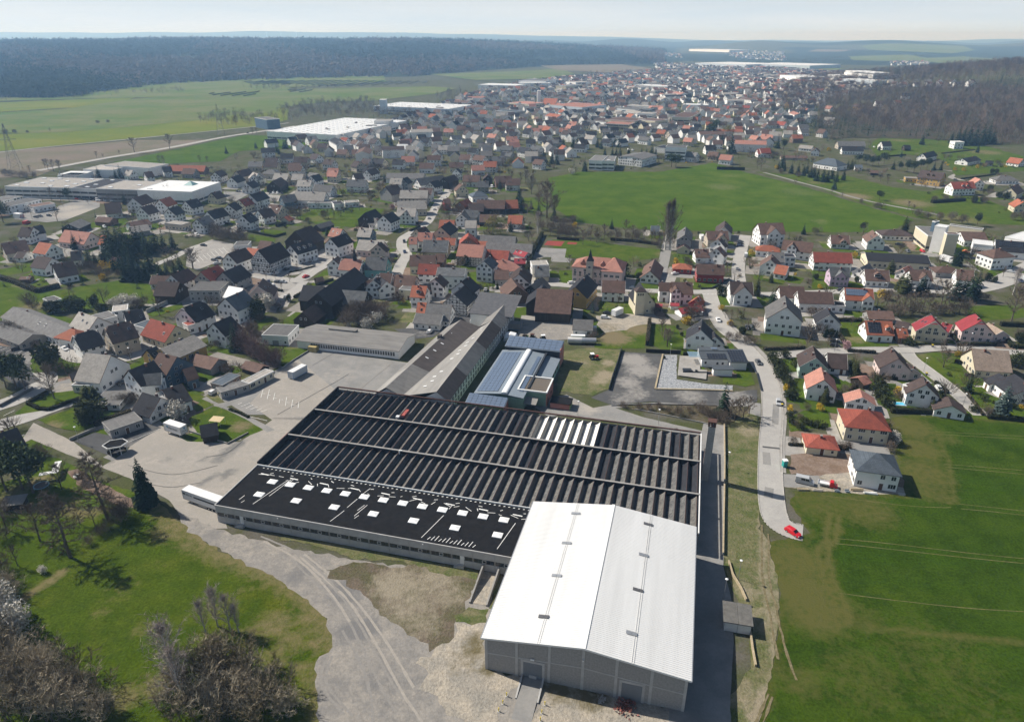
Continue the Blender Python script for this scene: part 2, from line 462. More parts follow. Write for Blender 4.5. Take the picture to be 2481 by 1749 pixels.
def ribbon(name, r, pts, width, m, amp=.1, n=6, raise_=0.0, label=None, kerb=None, world_pts=None, thick=0, walk=None):
 LAYER[0] += 1
 P = world_pts or [G(r, *p).xy for p in pts]
 P = smooth_line([Vector((p.x, p.y)) for p in P], n)
 far = max(p.y for p in P)
 off = .012 + LAYER[0]*.0009 + raise_ + (max(0, far-600)*.0006 if far > 700 else 0)
 V = []; F = []
 for i, p in enumerate(P):
  d = (P[min(i+1,len(P)-1)] - P[max(i-1,0)]).normalized(); nr = Vector((-d.y, d.x))
  for s in (-1, 1):
   q = p + nr * s * (width/2 + amp*noise.noise((p.x*.4, p.y*.4, s*3.0)))
   V.append((q.x, q.y, height(q.x, q.y) + off))
  if i: F.append((2*i-2, 2*i-1, 2*i+1, 2*i))
 me = bpy.data.meshes.new(name); me.from_pydata(V, [], F); me.materials.append(m)
 if me.polygons[0].normal.z < 0: me.flip_normals()
 me.update()
 o = tag(link(name, me), kind='structure', label=label)
 if kerb:
  for s in (-1, 1):
   K = MB()
   for i in range(len(P)-1):
    a, b = P[i], P[i+1]; d = (b-a).normalized(); nr = Vector((-d.y, d.x))*s
    z = off + height(a.x, a.y)
    ring = [(a.x+nr.x*(width/2), a.y+nr.y*(width/2), z-.02), (a.x+nr.x*(width/2+.22), a.y+nr.y*(width/2+.22), z-.02),
      (a.x+nr.x*(width/2+.22), a.y+nr.y*(width/2+.22), z+.12), (a.x+nr.x*(width/2), a.y+nr.y*(width/2), z+.12)]
    K.prism(ring, (a.x, a.y, 0), (b.x, b.y, 0))
   tag(K.build('kerb', M_kerb), kind='structure')
 return o
# --- far fields on the left
sheet('field', 'u', [(-300,560),(520,545),(1000,500),(1250,485),(2296,458),(2296,600),(660,625),(-300,655)], M_far_a, 45, 3, 60, label='pale green field below the wooded hill')
sheet('ploughed_field', 'u', [(530,560),(1400,522),(1700,535),(1450,558),(660,606),(545,604)], M_plough, 60, 3, 60)
sheet('field', 'u', [(-300,665),(660,628),(1080,612),(1000,652),(820,680),(-300,748)], M_far_b, 45, 3, 60)
sheet('field', 'u', [(-300,752),(500,706),(1100,622),(1500,600),(2296,590),(2296,690),(1600,792),(1000,850),(570,888),(-300,915)], M_far_a, 45, 3, 60, label='wide dull green field')
sheet('ploughed_patch', 'u', [(1200,680),(1700,615),(2200,600),(1750,670),(1250,720)], M_plough, 60, 6, 30)
sheet('ploughed_patch', 'u', [(750,770),(1000,760),(1200,790),(800,800)], M_plough, 60, 5, 30)
sheet('field', 'u', [(-300,920),(600,882),(1700,752),(2296,690),(2296,790),(2150,830),(1400,908),(-300,1070)], M_far_b, 40, 3, 50, label='yellowish green field along the farm track')
sheet('field', 'v', [(-50,600),(500,545),(1450,528),(1660,540),(1500,585),(1000,640),(600,652),(300,690),(100,745),(-50,760)], M_far_a, 45, 3, 60, label='green field before the solar rows')
sheet('field', 'v', [(-50,470),(650,448),(1080,440),(1100,490),(480,530),(-50,545)], M_far_a, 45, 3, 60)
sheet('field', 'v', [(1450,432),(2296,400),(2500,380),(2600,430),(2300,470),(1800,480)], M_far_a, 60, 4, 80, label='green field before the wooded spur')
sheet('ploughed_field', 'w', [(350,360),(1000,352),(1300,395),(900,420),(500,400)], M_plough, 60, 4, 80)
sheet('ploughed_field', 'u', [(-300,1075),(1080,952),(1700,950),(1350,1028),(500,1150),(300,1240),(-300,1260)], M_plough, 25, 2, 30, label='brown ploughed field beside the country road')
sheet('field', 'u', [(900,1130),(1950,912),(2296,925),(2600,960),(2600,1000),(1900,1040),(1750,1120),(1320,1140)], M_field, 20, 1, 20, label='green meadow behind the first houses')
ribbon('farm_track', 'u', [(-300,1085),(300,1015),(1080,940),(1400,908),(2150,833),(2296,815)], 5, M_pave, .3, label='pale farm track between fields')
ribbon('country_road', 'u', [(300,1195),(520,1155),(900,1085),(1350,1012),(1800,925),(2200,865),(2350,840)], 8.5, M_road, .2, label='grey country road leading past the fields')
for i, (r, P, mm) in enumerate([('x', [(860,300),(1350,285),(1500,310),(1800,300),(2296,330),(2296,350),(1700,360),(1500,345),(900,330)], M_far_a),
              ('x', [(950,215),(1150,195),(1800,215),(1900,250),(1700,275),(1050,250)], M_far_a),
              ('x', [(300,380),(830,395),(700,425),(300,400)], M_far_a), ('x', [(580,545),(950,540),(940,565),(640,572)], M_far_b),
              ('w', [(1530,640),(1650,622),(1830,628),(1700,665),(1560,660)], M_far_b), ('x', [(900,245),(600,240),(520,262),(800,262)], M_plough)]):
 sheet('far_field', r, P, mm, 90, 6, 90)
sheet('forest_floor', 'x', [(700,975),(900,960),(1400,975),(1750,990),(2296,1010),(2900,1010),(2900,500),(2296,480),(1500,520),(1200,650),(900,720),(750,850)], M_wood, 25, 3, 25, label='brown leaf litter below the wood on the right hill')
# --- middle ground
sheet('field', 'z', [(1228,400),(1300,386),(1480,386),(1560,372),(1600,366),(1665,385),(1800,418),(1960,468),(2050,492),(2030,505),(1985,522),(1700,520),(1560,518),(1400,512),(1290,498),(1245,470)], M_field, 8, 1, 6,
      wear=[('e', 500, 865, 6, .7), ('e', 300, 600, 20, .35), ('z', 1620, 420, 16, .5), ('z', 1640,395,10,.4)], label='large bright green field behind the school')
sheet('hillside_meadow', 'z', [(1690,385),(1760,392),(1900,395),(2000,420),(2080,430),(2140,420),(2296,480),(2500,560),(2296,505),(2150,500),(2060,490),(1960,465),(1800,410)], M_lawn, 8, .8, 8,
      wear=[('e', 800, 640, 14, .8), ('e', 1300, 700, 16, .7), ('e', 1700, 850, 20, .5), ('e', 450, 520, 8, .5)], label='green hillside meadow with a path')
sheet('hillside_meadow', 'e', [(920,200),(1000,140),(1350,110),(1500,150),(1850,170),(2150,260),(2296,290),(2296,420),(2000,440),(1700,460),(1600,330),(1250,270),(1000,290)], M_lawn, 9, .8, 8, wear=[('e',1200,150,15,.5),('e',1950,260,18,.6)])
ribbon('field_path', 'e', [(0,430),(150,470),(330,520),(560,580),(760,640),(960,690),(1240,745),(1480,790),(1560,815)], 3.2, M_asph, .2, label='narrow path climbing along the edge of the field')
ribbon('hill_lane', 'e', [(1580,410),(1720,430),(1640,475),(1760,500),(1640,470)], 3.5, M_pave, .1, n=3)
ribbon('hill_lane', 'e', [(1960,415),(1750,435),(1660,465),(1740,500)], 3.5, M_pave, .1, n=5)
sheet('meadow', 'a', [(-200,1300),(0,1300),(430,1425),(680,1390),(1000,1340),(1380,1270),(1690,1330),(1690,1460),(1450,1520),(1230,1590),(900,1607),(560,1620),(300,1700),(-200,1760)], M_lawn, 6, .8, 4,
      wear=[('a',380,1580,9,.7),('a',200,1500,6,.3)], label='bright green meadow before the conifers')
sheet('lawn', 'a', [(330,1340),(480,1250),(590,1360),(430,1400)], M_lawn, 5, .3, 3)
sheet('lawn', 'a', [(80,1150),(330,1090),(400,1160),(260,1200),(0,1240),(0,1160)], M_lawn, 6, .4, 3)
sheet('school_lawn', 'd', [(-40,340),(250,340),(700,400),(1050,440),(1030,520),(740,560),(60,520),(-40,420)], M_lawn, 6, .5, 4, wear=[('d',1040,480,5,.6)], label='green school lawn behind the grey yard')
sheet('sport_court', 'c', [(1880,920),(2170,935),(2150,1035),(1830,1020)], M_asph, 8, .06, 6)
sheet('running_ramp', 'c', [(1960,845),(2150,850),(2110,905),(1920,890)], M_red, 6, .2, 5, label='dark red sport surface at the edge of the lawn')
sheet('running_ramp', 'd', [(110,362),(205,366),(190,388),(100,384)], M_red, 6, .1, 5)
sheet('school_yard', 'd', [(-60,430),(90,430),(60,520),(150,530),(130,570),(-60,560)], M_asph, 8, .06, 6)
sheet('school_garden', 'd', [(20,650),(195,650),(190,755),(440,760),(440,790),(100,770),(20,740)], M_lawn, 5, .3, 4)
sheet('lawn', 'd', [(1380,770),(1700,775),(1540,840),(1450,840),(1370,830)], M_lawn, 5, .3, 4)
sheet('lawn', 'd', [(780,790),(1000,780),(930,820),(790,815)], M_lawn, 5, .3, 4)
sheet('lawn', 'd', [(390,950),(730,960),(740,1080),(560,1090),(440,1060)], M_lawn, 5, .4, 4, wear=[('d',600,1000,6,.4)])
sheet('grass_plot', 'd', [(470,1270),(780,1210),(920,1190),(890,1440),(380,1440),(360,1330)], M_lawn, 4, .6, 3, wear=[('d',570,1330,8,1.0),('d',820,1240,7,.9),('d',480,1280,5,.8)], label='rough green plot beside the sandy yard')
sheet('lawn', 'd', [(950,1190),(1190,1210),(1280,1330),(1270,1450),(1060,1450),(930,1390)], M_lawn, 4, .3, 3)
sheet('sandy_yard', 'd', [(390,1110),(560,1110),(720,1080),(900,1110),(1140,1130),(1150,1190),(930,1190),(780,1210),(700,1250),(470,1280),(400,1200)], M_sand, 5, .5, 3,
      wear=[('d',520,1220,6,.5)], label='pale sandy yard with a white trailer')
sheet('lawn', 'f', [(680,840),(850,845),(870,1000),(1120,1035),(1060,1085),(740,1080),(690,960)], M_lawn, 4, .3, 3, wear=[('f',800,990,5,.6)], label='lawn before the house with red tiles and solar panels')
sheet('lawn', 'f', [(1800,700),(2160,690),(2296,720),(2296,800),(1960,830),(1800,790)], M_lawn, 5, .4, 4)
sheet('lawn', 'f', [(430,420),(560,440),(560,540),(430,545)], M_lawn, 5, .3, 4)
sheet('lawn', 'f', [(970,545),(1080,560),(1070,590),(980,590)], M_lawn, 5, .3, 4)
sheet('lawn', 'f', [(1780,290),(1930,280),(1950,330),(2100,440),(2060,480),(1900,380)], M_lawn, 5, .3, 4)
sheet('lawn', 'k', [(1420,40),(1520,15),(1780,20),(1800,200),(1990,230),(1980,285),(1720,270),(1560,180)], M_lawn, 4, .3, 3, wear=[('k',1450,40,5,.4)], label='rounded lawn inside the bend of the lane')
sheet('lawn', 'k', [(1770,310),(1990,340),(2120,400),(2296,470),(2296,560),(2000,560),(1900,450)], M_lawn, 4, .3, 3)
sheet('lawn', 'k', [(1110,260),(1250,270),(1300,440),(1560,460),(1560,480),(1190,490),(1100,420)], M_lawn, 4, .3, 3)
sheet('lawn', 'k', [(500,490),(690,490),(720,620),(530,640),(380,660),(360,560)], M_lawn, 4, .3, 3)
sheet('lawn', 'k', [(300,60),(440,70),(440,170),(300,190)], M_lawn, 4, .3, 3)
sheet('building_plot', 'k', [(390,850),(680,820),(890,850),(890,1000),(620,1020),(380,1005)], M_brown, 2.5, .5, 2, label='reddish bare soil plot beside the new house')
sheet('gravel_drive', 'k', [(322,1005),(620,1020),(900,990),(920,1050),(1220,1100),(1360,1130),(1350,1210),(700,1150),(390,1120),(322,1110)], M_sand, 2.5, .3, 2, wear=[('k',400,1060,6,.6),('k',700,1100,5,.4)])
sheet('gravel_drive', 'k', [(322,1005),(620,1020),(640,1110),(390,1115),(322,1110)], M_asph, 2.5, .06, 2)
sheet('crop_field', 'z', [(1985,940),(2050,930),(2296,945),(3000,985),(3000,1800),(1700,1800),(1690,1660),(1735,1480),(1750,1330),(1722,1215),(1760,1208),(1815,1195),(1770,1130),(1780,1100),(2030,1112),(2010,1020)], M_crop, 1.3, .5, 2,
      wear=[('k',1350,620,9,.8),('k',1420,800,8,.75),('k',1480,1000,9,.7),('k',1520,1150,6,.6),('k',620,1230,10,.55),('k',1000,1300,9,.6),('s',760,300,9,.75),('s',800,500,8,.85),('s',900,640,8,.8),('s',1200,680,6,.4),
   ('s',[(900,690),(1400,760),(2296,850)],1.2,.6),('k',[(1500,640),(1600,1000),(1680,1240)],1.2,.6),('k',[(1560,640),(1680,900),(1740,1240)],1.0,.6),
   ('s',[(1050,0),(1060,100),(990,230),(1000,400),(1080,550),(1140,690)],1.0,.8),('s',[(990,0),(985,130),(925,250),(950,420),(1040,600),(1090,690)],1.0,.8),('k',[(700,1300),(690,1517)],1.5,.6),('k',1680,720,4,.5),
   ('s',800,1100,5,.5),('s',1200,1080,10,.35),('s',1700,950,14,.3),('s',1900,1200,14,.25)], label='dark green crop field with brown worn patches', edge=(3.5, .55))
M_track = ground_mat('wheel_track_soil', [(.135,.125,.055), (.10,.10,.04)], (.6,))
for P in ([('k',1570,658),('k',1800,672),('k',2296,697)], [('k',1580,680),('k',1800,694),('k',2296,722)], [('k',1640,925),('k',1900,945),('k',2296,978)], [('k',1650,950),('k',1900,972),('k',2296,1008)],
          [('k',640,1180),('k',1000,1225),('k',1400,1270),('k',1700,1280)], [('k',1760,1250),('k',2000,1275),('k',2296,1308)], [('k',1780,1290),('k',2000,1310),('k',2296,1342)],
          [('s',1040,150),('s',1400,185),('s',1900,245),('s',2296,285)], [('s',1030,183),('s',1400,222),('s',1900,278),('s',2296,318)], [('s',1050,515),('s',1400,560),('s',1900,615),('s',2296,640)]):
 ribbon('wheel_track', None, None, .22, M_track, .10, n=4, world_pts=[G(*q).xy for q in P])
# --- factory surroundings
sheet('meadow', 'z', [(-250,1180),(0,1150),(60,1130),(110,1130),(200,1145),(290,1112),(330,1100),(390,1160),(430,1190),(500,1240),(620,1284),(708,1345),(765,1440),(745,1500),(725,1560),(745,1640),(745,1800),(-400,1800)], M_meadow, 1.6, .6, 1.5,
      wear=[('m',1900,470,5,.6),('m',2020,580,4,.55),('m',2140,430,2.5,.7),('m',2200,600,2.2,.7),('m',2050,240,2.5,.45),('m',1900,720,4,.5),('m',2100,780,3,.5),('m',1760,540,4,.5),('m',1700,240,1,.7),('m',700,380,3,.3),('m',1000,500,3,.35),('m',1500,330,5,.25),('m',850,220,5,.25),('m',[(60,350),(440,100)],1.5,.8),('l',1500,1200,6,.6),('l',1700,1300,5,.55),('m',1950,130,3,.7),('m',860,980,4,.6),('m',1060,900,4,.5),('m',1100,60,3,.2)],
      label='lush green meadow with a bare thicket', edge=(8, .7))
sheet('hedge_garden', 'l', [(-300,900),(300,700),(430,560),(560,600),(900,780),(1160,870),(1250,960),(1160,1010),(900,1000),(600,1000),(300,1100),(-300,1150)], M_lawn, 3, .4, 2, wear=[('l',350,780,4,.7),('l',500,1000,6,.5),('l',100,900,5,.6)])
sheet('vegetable_bed', 'l', [(580,690),(680,670),(900,800),(1150,930),(1165,1005),(1050,1000),(700,830)], M_brown, 2.5, .4, 2, label='brown dug vegetable bed beside the yard')
sheet('asphalt_lot', 'h', [(340,1480),(640,1340),(900,1190),(1235,1005),(1400,1010),(2300,1150),(2400,1200),(1950,1480),(1600,1480),(1300,1590),(900,1640),(600,1640)], M_asph, 3.5, .06, 3,
      wear=[('h',1130,1350,5,.8),('h',1500,1250,9,.3),('h',800,1550,6,.25)], label='grey asphalt lot before the low hall')
sheet('yard', 'z', [(40,1000),(75,948),(165,990),(230,1045),(285,1012),(330,935),(420,990),(500,993),(540,990),(610,942),(560,905),(660,800),(760,880),(770,910),(640,1065),(495,1140),(510,1185),(455,1185),(400,1150),(380,1122),(290,1072),(150,1018),(70,985)], M_yard, 2.2, .06, 2,
      wear=[('l',[(1900,590),(2100,440)],2.2,.8),('l',[(1950,740),(2020,680)],1.5,.8),('l',[(1750,800),(1880,720),(2010,680)],.7,.8),('l',[(1600,720),(1780,580),(2000,480)],.5,.6),('l',1450,590,2,.5),('o',[(0,970),(250,900),(500,860)],.6,.5),('l',950,600,2.5,.6),('l',2050,850,3,.4),('o',[(650,385),(1030,380)],.3,.6)], label='pale concrete yard left of the factory')
sheet('garage_forecourt', 'l', [(640,430),(830,350),(960,380),(1240,260),(1410,310),(1200,430),(1050,530),(960,560),(800,490)], M_asphd, 2.2, .06, 2, wear=[('l',1100,450,4,.4)], label='dark asphalt forecourt before the garage row')
sheet('lawn', 'l', [(1640,230),(1870,120),(2160,220),(2300,330),(1985,452),(1720,350)], M_lawn, 2.5, .3, 2, wear=[('l',2100,300,4,.7)], label='garden lawn behind the white trailer')
sheet('access_road', 'l', [(1800,40),(1860,80),(2160,205),(2400,330),(2330,350),(2150,240),(1900,120),(1760,60)], M_asph, 3, .06, 2)
sheet('gravel_track', 'z', [(430,1160),(500,1190),(620,1222),(760,1250),(900,1268),(1040,1290),(1090,1300),(1130,1420),(1090,1500),(1180,1525),(1540,1590),(1620,1640),(1620,1800),(690,1800),(712,1600),(705,1500),(745,1450),(735,1400),(690,1345),(600,1285),(500,1235),(425,1190),(400,1150)], M_gravel, 1.8, .6, 1.5,
      wear=[('r',180,400,2,.9),('r',450,590,5,.75),('r',430,630,3,.8),('r',480,910,3,.95),('r',590,880,3.5,1.0),('r',640,1320,2,.7),('r',1130,1300,2,.7),('r',60,480,3,.7),('r',800,1350,8,.35),('r',300,1400,6,.4),
   ('r',[(60,300),(250,480),(420,640),(600,930),(830,1340),(1000,1500)],.5,.55),('r',[(20,340),(200,520),(370,680),(520,920),(700,1300),(850,1560)],.4,.5),('r',[(120,300),(330,470),(520,660),(760,980),(980,1350)],.4,.45),('r',[(300,1120),(260,1300),(420,1560)],.6,.5),('r',[(620,960),(880,1330)],.4,.5),('r',[(980,1100),(960,1240),(850,1330)],.4,.5),('z',480,1200,3,.5)], label='worn grey gravel track curving past the factory')
M_trackd = ground_mat('packed_gravel', [(.24,.225,.206), (.222,.21,.195)], (.3,), bump=.3, fa=.15)
M_trackl = ground_mat('pale_gravel_rut', [(.315,.288,.252), (.295,.27,.238)], (.3,), bump=.3, fa=.15)
for P_, m_ in (([(60,300),(250,480),(420,640),(600,930),(830,1340),(1000,1500)],0),([(20,340),(200,520),(370,680),(520,920),(700,1300),(850,1560)],0),([(120,300),(330,470),(520,660),(760,980),(980,1350)],1),([(90,320),(290,500),(470,670),(680,1000),(900,1400),(1050,1619)],1),([(300,1120),(250,1260),(300,1400),(430,1560)],0),([(340,1100),(290,1260),(350,1400),(490,1560)],0),([(-200,200),(0,300),(160,420),(330,610),(480,830)],1),([(-220,160),(30,270),(210,400),(390,590)],0),([(420,900),(560,1150),(640,1400),(660,1619)],0)):
 ribbon('wheel_rut', 'r', P_, .55, M_trackl if m_ else M_trackd, .2, 8)
sheet('rough_patch', 'r', [(295,400),(560,365),(900,395),(1180,385),(1500,435),(1400,720),(1310,850),(1280,1000),(1130,1045),(950,920),(760,800),(620,650),(420,520)], M_weeds, 1.6, 1.0, 1.5,
      wear=[('r',850,540,6.5,.75),('r',1150,500,6,.65),('r',950,700,7,.6),('r',1050,850,5,.5),('r',1250,620,5,.55)], label='patch of dry weeds between track and factory wall')
sheet('grass_verge', 'r', [(-60,170),(300,200),(700,280),(1100,360),(1500,430),(1480,500),(1150,450),(900,360),(500,330),(200,230),(-60,190)], M_bank, 1.6, .5, 1.5)
sheet('sandy_ground', 'r', [(1310,850),(1420,840),(1560,830),(1535,960),(1545,1190),(1830,1270),(1700,1420),(1650,1619),(1480,1650),(1250,1560),(1080,1350),(1030,1100),(1150,1040),(1270,1000)], M_sand, 1.8, .9, 1.5,
      wear=[('r',1480,1000,3,.8),('r',1440,1080,3,.6),('r',1350,1150,4,.35),('r',1560,1200,2,.8),('r',1150,1250,6,.0)], label='pale sandy ground before the hall')
sheet('sandy_ground', 'n', [(570,1340),(830,1400),(1100,1480),(1500,1560),(1500,1750),(400,1750),(560,1500)], M_sand, 1.8, .5, 1.5, wear=[('n',700,1420,3,.8),('n',900,1450,4,.8),('n',640,1400,2,.8)])
sheet('grass_verge', 'r', [(1300,780),(1410,730),(1510,740),(1620,720),(1700,470),(1640,440),(1560,830),(1440,845),(1310,835)], M_bank, 1.5, .5, 1.5)
sheet('alley', 'z', [(1580,940),(1630,955),(1622,1270),(1640,1345),(1645,1440),(1638,1560),(1650,1800),(1500,1800),(1500,1500),(1560,1180),(1570,980)], M_asph, 3, .06, 3, label='asphalt alley on the shaded side of the white hall')
sheet('bank', 'z', [(1625,958),(1660,935),(1700,918),(1706,1100),(1702,1185),(1722,1215),(1750,1330),(1735,1480),(1690,1660),(1660,1800),(1638,1800),(1640,1560),(1685,1500),(1680,1440),(1690,1410),(1640,1320),(1622,1265)], M_bank, 1.6, .4, 1.5,
      wear=[('s',430,500,3,.6),('s',480,700,3,.6),('s',[(540,0),(545,400),(600,700),(640,1000),(590,1200)],1.2,.6),('s',[(590,150),(640,500),(700,900),(760,1100)],.9,.5),('s',[(580,1190),(500,1379)],1.6,1.0),('k',40,660,4,.6),('s',400,1200,4,.5),('s',520,650,2.5,.5)], label='grassy bank between alley and road')
sheet('service_road', 'z', [(1180,900),(1270,885),(1330,915),(1370,908),(1640,895),(1706,905),(1706,935),(1640,915),(1380,915),(1440,935),(1590,970),(1580,985),(1470,960),(1270,930),(1230,935)], M_asph, 3, .06, 2, wear=[('q',500,160,5,.7),('q',250,90,5,.5),('q',1000,200,5,.35)], label='asphalt service road behind the factory')
sheet('parking_ground', 'j', [(640,820),(1040,845),(960,1190),(1720,1215),(1960,1190),(1960,1310),(1550,1350),(900,1310),(540,1340),(330,1270),(530,1180)], M_asphd, 2.5, .06, 2,
      wear=[('j',750,900,6,.95),('j',830,1000,7,.8),('j',700,1120,5,.75),('j',780,1230,5,.6),('j',1300,1250,6,.6),('j',650,1290,5,.5),('j',1750,1260,6,.6)], label='dark gravelly parking ground before the stone slope')
sheet('stone_slope', 'j', [(1035,850),(1175,850),(1170,1090),(1470,1135),(1720,1150),(1720,1205),(960,1185)], M_stones, 2, .2, 2, label='slope of pale grey quarry stone around the new bungalow')
sheet('terrace', 'j', [(1200,870),(1400,870),(1400,1000),(1470,1010),(1460,1100),(1180,1060)], M_pave, 3, .06, 3, raise_=.4, label='pale paved terrace of the bungalow')
sheet('lawn', 'j', [(1760,960),(1870,985),(1940,1140),(1850,1165),(1620,1120),(1630,1070),(1760,1085)], M_lawn, 2.5, .1, 2)
sheet('grass_plot', 'j', [(60,820),(300,780),(620,800),(590,940),(500,1180),(350,1250),(0,1200),(0,1100),(60,900)], M_bank, 2.2, .5, 2, wear=[('j',480,1050,4,1.0),('j',420,1100,4,.8),('j',500,930,3,.8),('j',250,930,4,.4)], label='mown plot beside the solar roofed building')
sheet('scrub_bank', 'j', [(530,1345),(900,1330),(1560,1350),(1900,1360),(1890,1400),(1650,1540),(1480,1530),(1200,1460),(800,1400)], M_scrub, 2, .4, 2, label='brown scrubby bank between the two service roads')
sheet('machinery_yard', 'i', [(1480,740),(1990,690),(1990,900),(1880,910),(1480,910),(1430,860)], M_gravel, 4, .4, 3, label='gravel yard with farm machinery')
sheet('asphalt_court', 'i', [(220,800),(420,790),(690,740),(880,600),(1070,470),(1090,760),(960,760),(860,715),(600,880),(400,900)], M_asphd, 4, .06, 3, wear=[('i',500,850,5,.3)])
# --- streets
ribbon('road', 'z', [(1800,1195),(1765,1185),(1738,1160),(1728,1100),(1727,1000),(1732,920),(1722,850),(1690,800),(1650,760),(1622,735),(1604,705),(1597,680),(1590,655)], 6.6, M_road, .08, 7, kerb=True, label='grey residential road running down to a dead end')
ribbon('pavement', 'z', [(1756,1060),(1753,1000),(1758,930),(1750,860),(1720,805),(1676,760),(1640,730),(1622,700)], 1.7, M_pave, .05, 7)
ribbon('road', 'z', [(1665,670),(1655,610),(1662,560),(1672,528)], 7, M_road, .1, 6, label='grey side street climbing towards the field')
ribbon('road', 'z', [(1730,800),(1830,790),(1950,785),(2040,785),(2120,780),(2200,785),(2330,795)], 5.5, M_road, .1, 6, kerb=True, label='lane before the two red roofed houses')
ribbon('road', 'z', [(2030,785),(2045,805),(2085,835),(2130,870),(2170,905),(2200,932)], 5, M_road, .1, 6, kerb=True)
ribbon('road', 'z', [(1130,640),(1220,637),(1330,645),(1450,652),(1560,655),(1610,652)], 6, M_road, .1, 6, label='village street before the school')
ribbon('road', 'z', [(1600,655),(1720,660),(1850,655),(2000,650),(2120,655),(2180,650),(2250,620),(2330,580)], 6, M_road, .1, 6)
ribbon('road', 'z', [(2160,655),(2230,640),(2300,615)], 9, M_road, .1, 4)
ribbon('road', 'z', [(1480,620),(1490,580),(1498,540)], 6, M_asph, .1, 4, label='school lane beside the tall bare poplars')
ribbon('road', 'c', [(900,150),(830,330),(740,430),(690,520),(620,640),(470,740),(350,820),(340,920),(390,1000),(330,1100),(270,1250)], 6.5, M_road, .2, 6, label='pale village street between old farm houses')
ribbon('road', 'h', [(600,250),(850,300),(1090,320),(1250,230),(1400,150),(1480,90)], 8, M_road, .1, 6, label='main village street before the half-timbered inn')
ribbon('road', 'h', [(1130,330),(1080,400),(1000,480),(880,560),(700,640),(560,740),(420,800)], 8, M_road, .1, 6)
sheet('village_square', 'b', [(700,1190),(960,1210),(1200,1090),(1480,960),(1560,960),(1680,1000),(1520,1110),(1250,1220),(1000,1250),(700,1230)], M_pave, 5, .06, 4, label='paved village square with small trees')
sheet('car_park', 'b', [(30,930),(290,830),(530,880),(520,950),(430,1060),(330,1090),(130,1170),(0,1130)], M_pave, 6, .06, 4, wear=[('b',250,1000,10,.3)], label='pale car park behind the white gabled inn annex')
sheet('car_park', 'h', [(780,340),(1090,350),(1080,380),(930,470),(860,430),(760,400)], M_pave, 5, .06, 4)
sheet('car_park', 'b', [(420,300),(720,290),(720,320),(560,400),(430,370)], M_asph, 8, .06, 6)
sheet('car_park', 'b', [(890,330),(1060,340),(1030,410),(900,395)], M_pave, 8, .06, 6)
sheet('car_park', 'a', [(520,640),(160,600),(300,460),(620,470),(830,400),(1110,420),(1110,470),(720,620)], M_asph, 8, .06, 6, wear=[('a',900,540,16,.9),('a',780,480,10,.8),('a',600,560,8,.6)], label='car park before the long factory')
ribbon('road', 'a', [(2296,870),(2100,940),(1950,1020),(1700,1120)], 5, M_road, .1, 5)
ribbon('road', 'g', [(-60,1360),(150,1290),(380,1160),(430,1080),(330,1000),(330,900)], 9, M_road, .1, 6)
ribbon('road', 'g', [(-100,1560),(200,1480),(420,1400),(620,1330),(800,1290),(830,1250)], 8, M_road, .1, 6, label='road curving in beside the clipped hedges')
ribbon('road', 'g', [(300,600),(480,690),(620,790),(760,880),(980,890),(1240,880),(1360,840),(1480,770)], 7.5, M_road, .1, 6, label='narrow street before the white half-hipped house')
sheet('car_park', 'g', [(-60,760),(0,760),(330,800),(300,980),(330,1040),(400,1100),(200,1180),(-60,1000)], M_asphd, 5, .06, 4, wear=[('g',200,900,8,.6)], label='asphalt car park with white bay lines')
sheet('lawn', 'g', [(310,820),(410,810),(520,900),(740,960),(560,1010),(330,1030),(298,980)], M_lawn, 3, .3, 2, label='grass island with a clipped dark tree')
sheet('lawn', 'g', [(270,1330),(460,1230),(800,1190),(820,1260),(500,1390),(420,1400),(170,1440),(150,1420)], M_lawn, 3, .3, 2)
sheet('lawn', 'g', [(370,1490),(640,1400),(830,1330),(1150,1420),(1010,1500),(920,1560),(760,1600),(560,1570)], M_lawn, 3, .4, 2, wear=[('g',500,1560,4,.8)])
sheet('drive', 'g', [(960,1180),(1200,1060),(1240,1200),(1360,1250),(1130,1320),(1000,1230)], M_asph, 3, .06, 3)
sheet('drive', 'g', [(1380,650),(1640,710),(1500,780),(1390,820),(1380,740)], M_asph, 4, .06, 3)
sheet('lawn', 'h', [(700,940),(1240,1000),(1100,1090),(960,1170),(800,1120)], M_lawn, 3, .4, 3, wear=[('h',1050,980,4,.4)], label='garden lawn behind the low hall')
sheet('lawn', 'h', [(640,720),(850,690),(860,740),(760,770),(720,830)], M_lawn, 4, .3, 3)
sheet('lawn', 'b', [(690,770),(1000,820),(990,860),(700,850)], M_lawn, 5, .4, 4)
sheet('lawn', 'b', [(850,710),(1120,740),(1100,780),(820,770)], M_lawn, 5, .4, 4)
sheet('lawn', 'b', [(1210,590),(1420,500),(1820,470),(2210,490),(2150,600),(1860,690),(1610,690),(1450,660)], M_lawn, 6, .5, 5, wear=[('b',1500,600,12,.4)], label='green orchard behind the big dark barn')
sheet('lawn', 'c', [(1690,370),(1900,360),(2000,460),(1850,560),(1690,520)], M_lawn, 6, .5, 5)
sheet('lawn', 'g', [(1440,450),(1780,340),(1800,390),(1500,480)], M_lawn, 4, .3, 3)
M_path = ground_mat('trodden_soil', [(.165,.135,.075), (.125,.11,.055), (.20,.17,.105)], (.3, .8), bump=.6)
for P_ in ([(540,60),(545,400),(590,640),(610,760),(650,960)],[(585,120),(590,420),(640,620),(670,780),(720,960),(770,1100)],[(585,1190),(540,1290),(490,1400)],[(610,1210),(570,1330),(540,1400)]): ribbon('worn_path', 's', P_, .5, M_path, .25, 8)
